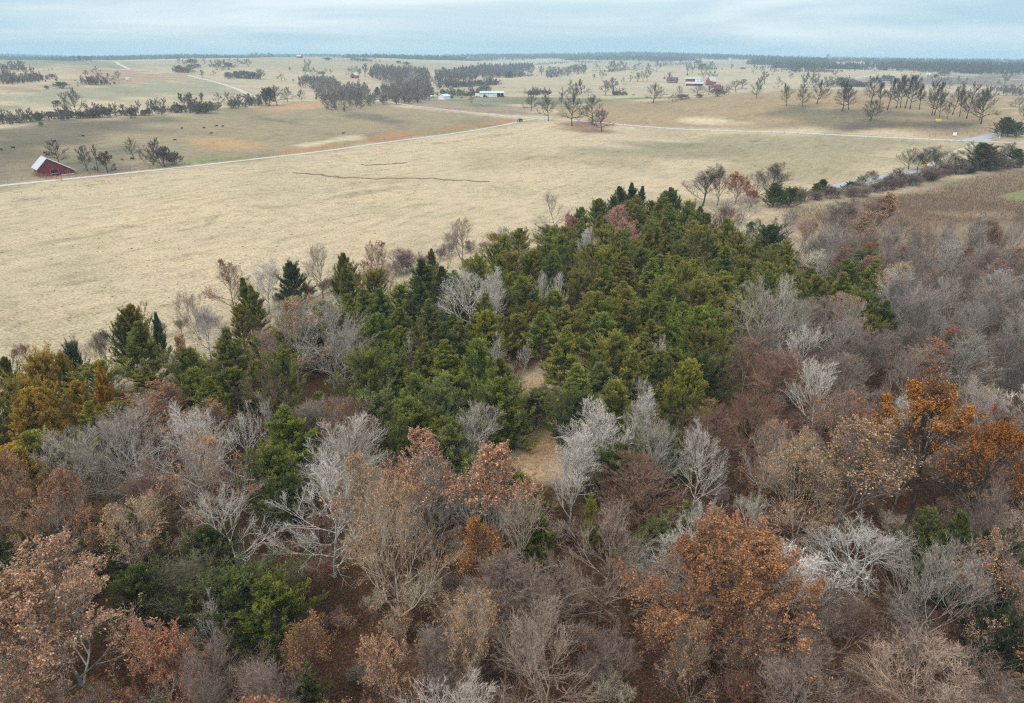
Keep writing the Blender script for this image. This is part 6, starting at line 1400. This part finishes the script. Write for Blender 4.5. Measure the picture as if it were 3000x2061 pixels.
# long machine shed
x, y, z, t = setpos('F1', 1690, 488); u = t / FPX; Lw = pxw('F1', 400) * u
o = empty('machine_shed', (x, y, z), face_rz(x, y)); tag(o, 'long white machine shed with pale teal roof and dark open bays', 'shed')
h = pxw('F1', 62) * u; hw = Lw / 2
MB().box(-hw, hw * 0.42, 0, 9, -1, h).build('wall', WHITE, o)
MB().box(hw * 0.425, hw * 0.99, 8.8, 9, -1, h).box(hw * 0.425, hw * 0.95, 4.5, 8.7, 0, h * 0.9).build('back_wall', DARK, o)  # walls coloured black to stand for shade in the open bays
MB().slab([(-hw - 0.5, -0.6, h + 0.25), (hw + 0.5, -0.6, h + 0.25), (hw + 0.5, 9.5, h + 1.3), (-hw - 0.5, 9.5, h + 1.3)], 0.25).build('roof', TINGREEN, o)
for k in (0.44, 0.72, 1.0): MB().box(hw * k - 0.12, hw * k + 0.12, -0.2, 0.05, -0.5, h).build('post', PIPERED if k == 1.0 else WHITEP, o)
for k in (-0.72, -0.28, 0.12): MB().box(hw * k - 0.05, hw * k + 0.05, -0.03, 0.0, 0, h).build('seam', DARK, o)
for k in (-0.55, 0.28): MB().box(hw * k - 1.4, hw * k + 1.4, -0.045, 0.0, 0, h * 0.8).build('door', WHITEP, o)
for k in (0.2, 0.35): MB().box(hw * k - 0.3, hw * k + 0.3, -0.06, 0.0, 1.2, 2.0).build('window', GLASS, o)
x, y, z, t = setpos('F1', 1460, 490); o = empty('box_truck', (x, y, z), face_rz(x, y, math.pi)); tag(o, 'white truck parked at the left end of the long machine shed', 'truck')
MB().box(-2.0, 3.0, -1.1, 1.1, 0.9, 3.3).build('cargo_box', WHITEP, o, bevel=0.05); MB().prism([(-3.8, 0.6), (-2.05, 0.6), (-2.05, 2.4), (-2.9, 2.4), (-3.2, 1.6), (-3.8, 1.4)], -1.0, 1.0).build('cab', WHITEP, o, bevel=0.05)
MB().box(-3.0, -2.3, -1.02, 1.02, 1.65, 2.2).build('side_window', GLASS, o)
for wx in (-3.0, 1.8):
    for s in (-1, 1): MB().tube((wx, s * 0.8, 0.5), (wx, s * 1.12, 0.5), 0.5, k=12).build('wheel', RUBBER, o)
def tractor(c, a, b, lab, m):
    x, y, z, t = setpos(c, a, b); o = empty('tractor', (x, y, z), face_rz(x, y, 0.3)); tag(o, lab, 'tractor')
    MB().box(0.2, 2.0, -0.35, 0.35, 0.8, 1.5).build('bonnet', m, o, bevel=0.05); MB().prism([(-1.1, 0.9), (0.2, 0.9), (0.1, 2.5), (-0.9, 2.5)], -0.6, 0.6).build('cab', GLASS, o); MB().box(-1.1, 0.3, -0.75, 0.75, 2.5, 2.62).build('cab_roof', m, o)
    for wx, r in ((-0.7, 0.85), (1.6, 0.5)):
        for s in (-1, 1): MB().tube((wx, s * 0.6, r), (wx, s * 1.0, r), r, k=14).build('wheel', RUBBER, o)
tractor('F1', 1575, 492, 'red tractor parked before the long machine shed', TRACTORRED)
tractor('F1', 1860, 490, 'dark green tractor in front of the open bay', DKGREEN)
# farmhouse in the trees
x, y, z, t = setpos('F1', 470, 498); o = empty('farmhouse', (x, y, z), face_rz(x, y, rad(12))); tag(o, 'white farmhouse half hidden by yard trees', 'house')
gable(o, 6.5, 9, 4.6, 7.4, WHITE, plain('grey_shingle', (0.3, 0.33, 0.33)), 0.4)
for wx in (-1.8, 1.8):
    for wz in (1.0, 3.3): MB().box(wx - 0.45, wx + 0.45, -0.06, 0.02, wz, wz + 1.3).build('window', GLASS, o)
MB().box(3.3, 11.5, 1.0, 6.5, -0.5, 2.8).build('wing', WHITE, o)
MB().slab([(3.2, 0.6, 2.95), (11.9, 0.6, 2.95), (11.9, 6.9, 3.5), (3.2, 6.9, 3.5)], 0.15).build('porch_roof', plain('pale_shingle', (0.45, 0.5, 0.5)), o)
for wx in (4.6, 7.0, 9.4): MB().box(wx, wx + 1.0, 0.94, 1.02, 0.8, 2.0).build('window', GLASS, o)
x, y, z, t = setpos('F1', 682, 505); o = empty('propane_tank', (x, y, z), face_rz(x, y)); tag(o, 'rounded white propane tank between farmhouse fence and white shed', 'tank')
MB().tube((-1.9, 0, 1.5), (1.9, 0, 1.5), 0.95, k=14).build('tank', WHITEP, o, bevel=0.3); MB().box(-1.3, -1.0, -0.5, 0.5, 0, 0.9).box(1.0, 1.3, -0.5, 0.5, 0, 0.9).build('leg', WOODM, o)
def fence(name, pts, step, hgt, rails, pm, rm, label, pr=0.07, rr=0.04):
    x, y = spline(pts, step); g = empty(name, (float(x[0]), float(y[0]), 0)); tag(g, label, 'fence')
    pme = None; top = []
    for k in range(len(x)):
        z = float(terr(x[k], y[k])); lx, ly = float(x[k] - x[0]), float(y[k] - y[0]); top.append((lx, ly, z))
        if pme is None:
            o = MB().tube((0, 0, -0.3), (0, 0, hgt), pr, pr * 0.85, 5).build('post', pm, g); pme = o.data
        else: o = obj('post', pme, g)
        o.location = (lx, ly, z)
    for rz in rails:
        m = MB()
        for p, q in zip(top, top[1:]): m.tube((p[0], p[1], p[2] + rz), (q[0], q[1], q[2] + rz), rr, k=4)
        m.build('rail', rm, g)
fence('board_fence', GP('F1', [(165, 492), (350, 508), (470, 532), (600, 520), (700, 505)]), 3.2, 1.35, (0.4, 0.8, 1.2), WHITEP, WHITEP, 'white board fence curving in front of the white farmhouse', 0.09, 0.11)
fence('corral_fence', GP('F1', [(1750, 495), (2000, 500), (2323, 510)]) + GP('R3', [(400, 482), (520, 480)]), 4.5, 1.5, (0.6, 1.2), WOODM, PIPERED, 'rusty corral fence running right from the long machine shed', 0.1, 0.06)
fence('pasture_fence', GP('J', [(530, 520), (700, 512), (850, 505), (1100, 480), (1290, 455)]) , 3.4, 1.5, (0.5, 0.95, 1.4), WOODM, WOODM, 'dark board fence on the bank beside the road junction', 0.09, 0.05)
fence('post_fence', GP('J', [(1310, 460), (1450, 425), (1560, 405), (1700, 390), (1860, 385)]), 3.4, 1.5, (0.7, 1.35), WOODM, WOODM, 'row of dark fence posts leading up to the junction cedar', 0.1, 0.02)
def wirefence(pts, off, label, step=7.0):
    x, y = spline(pts, 7.0); dx, dy = np.gradient(x), np.gradient(y); l = np.hypot(dx, dy)
    fence('wire_fence', list(zip(x - dy / l * off, y + dx / l * off)), step, 1.3, (0.5, 0.85, 1.2), WOODM, WOODM, label, 0.07, 0.008)
wirefence(gA[1:-1], 4.5, 'wire fence along the pasture side of the gravel road')
wirefence(gB[4:], -4.5, 'wire fence along the field side of the gravel road past the oaks')
# pond
pp = GP('F1', [(1490, 612), (1560, 606), (1640, 612), (1650, 622), (1570, 628), (1500, 622)]); pz = float(np.min(terr(np.array(pp)[:, 0], np.array(pp)[:, 1]))) + 0.35
cx0, cy0 = np.mean(pp, 0); me = bpy.data.meshes.new('pond'); me.from_pydata([(a, b, pz) for a, b in pp] , [], [tuple(range(6))]); me.materials.append(WATERM); tag(obj('pond_water', me), kind='structure')

# red farmstead
x, y, z, t = setpos('F2', 420, 285); o = empty('grain_hut', (x, y, z), face_rz(x, y, 0.1)); tag(o, 'little red and white hut, outermost left building of the red farmstead', 'hut')
u = t / FPX
gable(o, pxw('F2', 45) * u, 5, 3.0, 4.6, RED2, TIN, 0.3)
x, y, z, t = setpos('F2', 730, 382); o = empty('brick_house', (x, y, z), face_rz(x, y, rad(90 - 22))); tag(o, 'brick house with dark purple roof and white porch', 'house')
u = t / FPX; Wd = pxw('F2', 240) * u
gable(o, 10, Wd, 4.6, 7.6, BRICKM, PURPLE, 0.7)
MB().box(5.0, 7.2, 1.0, Wd - 1, 2.0, 2.25).build('deck', WHITEP, o)
MB().box(-7.2, -5.0, 1.0, Wd - 1, 2.0, 2.25).build('deck', WHITEP, o)
for k in range(4):
    MB().box(5.0, 5.06, 2.5 + k * 3.2, 3.7 + k * 3.2, 2.5, 3.9).build('window', GLASS, o); MB().box(-5.06, -5.0, 2.5 + k * 3.2, 3.7 + k * 3.2, 2.5, 3.9).build('window', GLASS, o)
for k in range(3):
    for s in (7.1, -7.2): MB().box(s, s + 0.12, 1.1 + k * Wd / 3.3, 1.25 + k * Wd / 3.3, -0.5, 2.0).build('post', WHITEP, o)
def longbarn(c, a, b, wpx, hpx, wallm, lab, name, bays, depth=10, extra=0.0):
    x, y, z, t = setpos(c, a, b); u = t / FPX; hw = pxw(c, wpx) * u / 2; h = pxw(c, hpx) * u
    o = empty(name, (x, y, z), face_rz(x, y, extra)); tag(o, lab, 'barn')
    MB().box(-hw, hw, 0, depth, -1, h).build('wall', wallm, o)
    MB().slab([(-hw - 0.5, -0.6, h + 0.2), (hw + 0.5, -0.6, h + 0.2), (hw + 0.5, depth / 2, h + 2.0), (-hw - 0.5, depth / 2, h + 2.0)], 0.2).build('roof_panel', TIN, o)
    MB().slab([(-hw - 0.5, depth / 2 + 0.01, h + 2.0), (hw + 0.5, depth / 2 + 0.01, h + 2.0), (hw + 0.5, depth + 0.6, h + 0.2), (-hw - 0.5, depth + 0.6, h + 0.2)], 0.2).build('roof_panel', TIN, o)
    for k0, k1, m in bays: MB().box(-hw + 2 * hw * k0, -hw + 2 * hw * k1, -0.08, 0.0, -0.2, h * 0.88).build('bay_panel', m, o)  # doors, and black panels painted as the shade of open bays
longbarn('F2', 1165, 350, 390, 68, RED2, 'upper long farm building with white roof, red front and white doors', 'implement_barn', [(0.05, 0.24, RED), (0.26, 0.5, RED), (0.51, 0.6, DARK), (0.62, 0.8, WHITEP), (0.82, 0.99, WHITEP)])
longbarn('F2', 1200, 460, 430, 52, RED, 'lower long red farm building with white roof and open bays', 'cattle_barn', [(0.01, 0.08, DARK), (0.5, 0.66, DARK), (0.70, 0.98, DARK)], 9)
x, y, z, t = setpos('F2', 1555, 440); o = empty('gable_barn', (x, y, z), face_rz(x, y, rad(-42))); tag(o, 'tall red barn with white roof, rightmost of the red farmstead', 'barn')
gable(o, 9, 11, 5.0, 10.5, RED2, TIN, 0.5)
MB().box(-1.5, 1.5, -0.06, 0.02, 0, 3).build('door', RED, o)
x, y, z, t = setpos('F2', 1760, 505); o = empty('lean_to_shed', (x, y, z), face_rz(x, y, rad(-20))); tag(o, 'low red shed with a small teal roof right of the tall red barn', 'shed')
MB().box(-4.5, 4.5, 0, 6, -1, 3.0).build('wall', RED2, o); MB().slab([(-4.9, -0.6, 2.9), (4.9, -0.6, 2.9), (4.9, 6.5, 4.2), (-4.9, 6.5, 4.2)], 0.15).build('roof', plain('rust_sheet', (0.2, 0.12, 0.12)), o); MB().slab([(-4.9, -2.6, 2.0), (-0.5, -2.6, 2.0), (-0.5, -0.65, 2.5), (-4.9, -0.65, 2.5)], 0.12).build('awning', TINGREEN, o)
# other far buildings
def small_barn(c, a, b, w, hh, wm, rm, lab, name='red_barn', cat='barn', extra=0.2, k=0.55, lk=1.3):
    x, y, z, t = setpos(c, a, b); u = t / FPX; W = pxw(c, w) * u; H = pxw(c, hh) * u
    o = empty(name, (x, y, z), face_rz(x, y, extra)); tag(o, lab, cat); gable(o, W, W * lk, H * k, H, wm, rm, 0.3); MB().box(-W * 0.15, W * 0.15, -0.06, 0.02, 0, H * 0.35).build('door', DARK, o)
small_barn('R2', 825, 318, 48, 42, RED2, TIN, 'faded red barn on the slope beyond the creek wood', extra=-0.5)
small_barn('R2', 572, 282, 40, 22, plain('grey_brown_wall', (0.2, 0.14, 0.13)), PURPLE, 'brown house hidden in trees left of the faded red barn', 'farm_cottage', 'house', 0.6)
small_barn('R2', 388, 145, 42, 24, RED2, TIN, 'red barn with white roof on the skyline', extra=1.1, lk=0.9)
small_barn('R1', 1555, 220, 26, 14, WHITE, TIN, 'tiny white building on the skyline left of the bare tree', 'white_house', 'house', 0.3)
small_barn('R4', 530, 152, 30, 18, WHITE, TIN, 'white house on the skyline beside a lone round tree', 'white_house', 'house', 0.2)
small_barn('R4', 80, 168, 55, 14, WHITE, TIN, 'long white house beyond the scattered trees on the right', 'white_house', 'house', 1.2, 0.5, 0.8)
small_barn('R4', 1402, 270, 40, 16, WHITE, TINGREEN, 'pale blue-roofed house at the end of the far lane', 'white_house', 'house', 1.0, 0.5, 0.7)
small_barn('R3', 2155, 158, 34, 14, WHITE, TIN, 'white house at the edge of the far wood', 'white_house', 'house', 0.8)
x, y, z, t = setpos('R1', 1095, 402); o = empty('water_tank', (x, y, z)); tag(o, 'pale round water tank on the pink field', 'tank')
MB().tube((0, 0, 1.0), (0, 0, 3.8), 2.4, k=16).build('tank', plain('cream_paint', (0.66, 0.62, 0.55)), o, bevel=0.3)
for a in (0.5, 2.6, 4.7): MB().tube((2 * math.cos(a), 2 * math.sin(a), -0.3), (2 * math.cos(a), 2 * math.sin(a), 1.05), 0.12).build('leg', WOODM, o)

# signs and small things at the junction
x, y, z, t = setpos('R4', 1340, 1010); o = empty('curve_sign', (x, y, z), face_rz(x, y)); tag(o, 'yellow arrow sign standing beside the paved road', 'road sign')
MB().box(-0.9, 0.9, -0.03, 0.03, 2.1, 3.2).build('panel', YELLOW, o); MB().box(-0.65, 0.25, -0.05, -0.032, 2.56, 2.74).add([(0.2, -0.05, 2.35), (0.7, -0.05, 2.65), (0.2, -0.05, 2.95), (0.2, -0.032, 2.35), (0.7, -0.032, 2.65), (0.2, -0.032, 2.95)], [(0, 1, 2), (5, 4, 3), (0, 3, 4, 1), (1, 4, 5, 2), (2, 5, 3, 0)]).build('arrow', DARK, o)
MB().box(-0.06, 0.06, 0.035, 0.12, -0.3, 3.0).build('post', CHROME, o)
x, y, z, t = setpos('J', 1300, 500); o = empty('street_sign', (x, y, z), face_rz(x, y, 0.5)); tag(o, 'green street name sign on a thin pole at the junction', 'street sign')
MB().tube((0, 0, -0.2), (0, 0, 4.2), 0.06).build('pole', CHROME, o); MB().box(-0.9, 0.9, -0.02, 0.02, 3.75, 4.15).build('panel', SIGNGREEN, o); MB().box(-0.02, 0.02, -0.9, 0.9, 4.2, 4.6).build('panel', SIGNGREEN, o)
x, y, z, t = setpos('J', 1005, 515); o = empty('mailbox', (x, y, z), face_rz(x, y)); tag(o, 'square white board on a post beside the junction fence', 'notice board')
MB().box(-0.85, 0.85, -0.1, 0.1, 0.5, 2.0).build('board', WHITEP, o); MB().box(-0.5, -0.38, 0.1, 0.2, -0.3, 1.6).box(0.38, 0.5, 0.1, 0.2, -0.3, 1.6).build('post', WOODM, o); o.name = 'notice_board'
x, y, z, t = setpos('J', 1858, 548); o = MB().tube((0, 0, -0.1), (0, 0, 1.35), 0.11, k=8).build('marker_post', WHITEP); o.location = (x, y, z); tag(o, 'short white marker post beside the junction cedar', 'marker post')
x, y, z, t = setpos('J', 705, 235); o = empty('hay_ring', (x, y, z), 0.2); tag(o, 'pale yellow hay ring lying under the hill oaks', 'hay feeder')
for zz in (0.25, 0.6, 1.0):
    m = MB(); R_ = 1.6
    for k in range(18):
        a, b = 2 * math.pi * k / 18, 2 * math.pi * (k + 1) / 18; m.tube((R_ * math.cos(a), R_ * math.sin(a), zz), (R_ * math.cos(b), R_ * math.sin(b), zz), 0.13, k=5)
    m.build('ring', PALEYEL, o)
m = MB()
for k in range(14):
    a, b = 2 * math.pi * k / 14, 2 * math.pi * (k + 1) / 14
    m.slab([(1.55 * math.cos(a), 1.55 * math.sin(a), 0.1), (1.55 * math.cos(b), 1.55 * math.sin(b), 0.1), (1.55 * math.cos(b), 1.55 * math.sin(b), 1.0), (1.55 * math.cos(a), 1.55 * math.sin(a), 1.0)], 0.05)
m.build('panel', PALEYEL, o)

# the eroded ditch across the pale field: a cut bank of bare dark soil with green tufts on its lip
SOIL = plain('ditch_soil', (0.22, 0.175, 0.11), 0.95, 0, 0.4, 0.6)
def ditch(name, c, pts, w0, lab):
    x, y = spline(GP(c, pts), 0.8); n = len(x); dx, dy = np.gradient(x), np.gradient(y); l = np.hypot(dx, dy); nx, ny = -dy / l, dx / l
    s = np.linspace(0, 1, n); wob = np.convolve(RNG.normal(size=n + 8), np.ones(9) / 9, 'valid')
    slow = np.interp(s, np.linspace(0, 1, 14), RNG.uniform(0.05, 1.25, 14)); w = 0.06 + w0 * np.sin(np.pi * np.clip(s, 0.02, 0.98)) ** 0.5 * slow * (0.7 + 1.2 * np.abs(wob)); big_w = np.interp(s, np.linspace(0, 1, 26), RNG.normal(size=26)) * 1.1; x = x + nx * (wob * 1.2 + big_w); y = y + ny * (wob * 1.2 + big_w)
    prof = [(-1.0, 0.01), (-0.5, 0.22), (0.0, 0.03), (0.5, 0.26), (1.0, 0.01)]
    V = np.concatenate([np.stack([x + nx * w * o, y + ny * w * o, terr(x + nx * w * o, y + ny * w * o) + z], 1) for o, z in prof])
    F = np.concatenate([np.stack([k * n + np.arange(n - 1), k * n + np.arange(1, n), (k + 1) * n + np.arange(1, n), (k + 1) * n + np.arange(n - 1)], 1)[:, ::-1] for k in range(4)])
    o = obj(name, mesh_np(name, V, None, F, [SOIL], smooth=True)); tag(o, lab, kind='structure')
    m = 40 * n; rng = np.random.default_rng(3); i = rng.integers(0, n, m); off = rng.normal(size=m) * 0.9
    c0 = np.stack([x[i] + nx[i] * w[i] * off, y[i] + ny[i] * w[i] * off], 1); c0 = np.stack([c0[:, 0], c0[:, 1], terr(c0[:, 0], c0[:, 1])], 1)
    a = unit(rng.normal(size=(m, 3)) * [0.6, 0.6, 0.2] + [0, 0, 1]); b = unit(rng.normal(size=(m, 3)) * [1, 1, 0]); sz = rng.uniform(0.15, 0.45, m)[:, None]
    V = np.stack([c0 - b * 0.08 * sz, c0 + b * 0.08 * sz, c0 + a * sz], 1).reshape(-1, 3)
    g = obj('ditch_grass', mesh_np('ditch_grass', V, np.arange(m)[:, None] * 3 + np.array([[0, 1, 2]]), None, [TWIG], np.repeat(rng.random(m), 3))); g.color = (0.20, 0.19, 0.09, 1); tag(g, 'olive tufts along the eroded ditch', kind='stuff')
ditch('ditch', 'R2', [(330, 1122), (420, 1118), (520, 1135), (600, 1165), (900, 1175), (1250, 1165), (1500, 1178), (1700, 1190), (1850, 1205), (2000, 1198)], 0.42, 'dark eroded ditch winding through the pale field')
ditch('ditch', 'R2', [(900, 1060), (1100, 1053), (1290, 1038)], 0.3, 'short dark ditch beyond the long one')
# tufts dotting the pale field
def tufts():
    rng = np.random.default_rng(12); n = 5200
    px = rng.uniform(-30, 1050, n); py = 125 + 260 * rng.random(n) ** 0.8
    F = GP('D', [(-80, 432), (0, 425), (1200, 277), (1700, 300), (2150, 325), (2000, 400), (1800, 440), (1600, 440), (1420, 420), (1250, 490), (1000, 545), (760, 630), (600, 660), (400, 720), (200, 760), (0, 805), (-100, 830)])
    f = np.array(F); x = rng.uniform(f[:, 0].min(), f[:, 0].max(), 14000); y = rng.uniform(f[:, 1].min(), f[:, 1].max(), 14000)
    k = (inpoly(x, y, F) > 1) & ((np.sin(x * 0.07 + np.sin(y * 0.05)) + np.sin(y * 0.09) + rng.normal(size=len(x))) > 0.0)
    x, y = x[k], y[k]; n = len(x); nb = 7
    ii = np.repeat(np.arange(n), nb); m = len(ii); big_ = rng.uniform(0.5, 1.4, n)[ii]
    X = x[ii] + rng.normal(size=m) * 0.16 * big_; Y = y[ii] + rng.normal(size=m) * 0.1 * big_
    c = np.stack([X, Y, terr(X, Y) - 0.02], 1); a = unit(rng.normal(size=(m, 3)) * [0.7, 0.7, 0.2] + [0, 0, 1]); b = unit(rng.normal(size=(m, 3)) * [1, 1, 0]); s = (0.24 * big_ * rng.uniform(0.5, 1.2, m))[:, None]
    V = np.stack([c - b * 0.25 * s, c + b * 0.25 * s, c + a * s], 1).reshape(-1, 3)
    o = obj('grass_tufts', mesh_np('grass_tufts', V, np.arange(m)[:, None] * 3 + np.array([[0, 1, 2]]), None, [TWIG], np.repeat(rng.random(n)[ii], 3))); o.color = (0.24, 0.21, 0.12, 1); tag(o, 'scattered darker tufts in the mown pale field', kind='stuff')
tufts()

# ------------------------------------------------------------------ labels that tell the planted trees apart
NOUN = {'cedar': 'cedar', 'bare': 'bare tree', 'leafy': 'leaved tree', 'shrub': 'shrub', 'oak': 'oak', 'small': 'tree', 'bush': 'bush'}
ORD = ['nearest', 'second', 'third', 'fourth', 'fifth', 'sixth', 'seventh', 'eighth', 'ninth', 'tenth', 'eleventh', 'twelfth', 'thirteenth', 'fourteenth', 'fifteenth', 'sixteenth', 'seventeenth', 'eighteenth', 'nineteenth', 'twentieth'] + ['twenty-' + q for q in ('first', 'second', 'third', 'fourth', 'fifth', 'sixth', 'seventh', 'eighth', 'ninth')] + ['thirtieth'] + ['thirty-' + q for q in ('first', 'second', 'third', 'fourth', 'fifth', 'sixth', 'seventh', 'eighth', 'ninth')] + ['fortieth'] + ['forty-' + q for q in ('first', 'second', 'third', 'fourth', 'fifth', 'sixth', 'seventh', 'eighth', 'ninth')]
DIRS = ['right of', 'right behind', 'behind', 'left behind', 'left of', 'left in front of', 'in front of', 'right in front of']
def label_all():
    fam = {}
    for t in TREES:
        if t['label']: t['o']['label'] = t['label']; continue
        best = min(LAND, key=lambda L: math.hypot(L[1] - t['px'], (L[2] - t['py']) * 1.5))
        a = math.atan2(best[2] - t['py'], t['px'] - best[1]); k = int(round(a / (math.pi / 4))) % 8
        fam.setdefault((t['adj'], t['kind'], best[0], k), []).append((math.hypot(t['px'] - best[1], t['py'] - best[2]), t))
    for (adj, kind, land, k), lst in fam.items():
        lst.sort(key=lambda q: q[0])
        noun = NOUN[kind]
        if kind == 'leafy': noun = 'tree'
        if 'bare' in adj and noun == 'bare tree': noun = 'tree'
        d = {'right of': 'right of', 'right behind': 'behind right of', 'left of': 'left of', 'left behind': 'behind left of', 'left in front of': 'before left of', 'right in front of': 'before right of', 'behind': 'straight behind', 'in front of': 'straight before'}[DIRS[k]]
        for i, (_, t) in enumerate(lst):
            o_ = ORD[min(i, len(ORD) - 1)]
            t['o']['label'] = ('%s %s %s the %s' % (adj, noun, d, land)) + (', %s out' % o_ if len(lst) > 1 else '')
    GR = {'cedar': 'cedars of the evergreen stand', 'bare': 'leafless trees of the wood', 'leafy': 'brown-leaved trees of the wood', 'shrub': 'undergrowth shrubs', 'oak': 'big bare oaks in the fields', 'small': 'scattered trees in the fields', 'bush': 'bushes in the fields'}
    for t in TREES: t['o']['group'] = GR[t['kind']]
label_all()

# ------------------------------------------------------------------ the hazy air
def haze():
    m = bpy.data.materials.new('haze'); m.use_nodes = True; nt = m.node_tree; nt.nodes.clear()
    out = nt.nodes.new('ShaderNodeOutputMaterial'); v = nt.nodes.new('ShaderNodeVolumePrincipled')
    v.inputs['Color'].default_value = (0.50, 0.74, 0.92, 1); v.inputs['Density'].default_value = 0.00021; v.inputs['Anisotropy'].default_value = 0.0
    nt.links.new(v.outputs[0], out.inputs['Volume'])
    o = MB().box(-11400, 11400, -11400, 11400, -12, 90).build('haze', m); tag(o, kind='stuff')
haze()
print('OBJS', len(bpy.data.objects), 'kinds', {k: sum(t['kind'] == k for t in TREES) for k in NOUN})
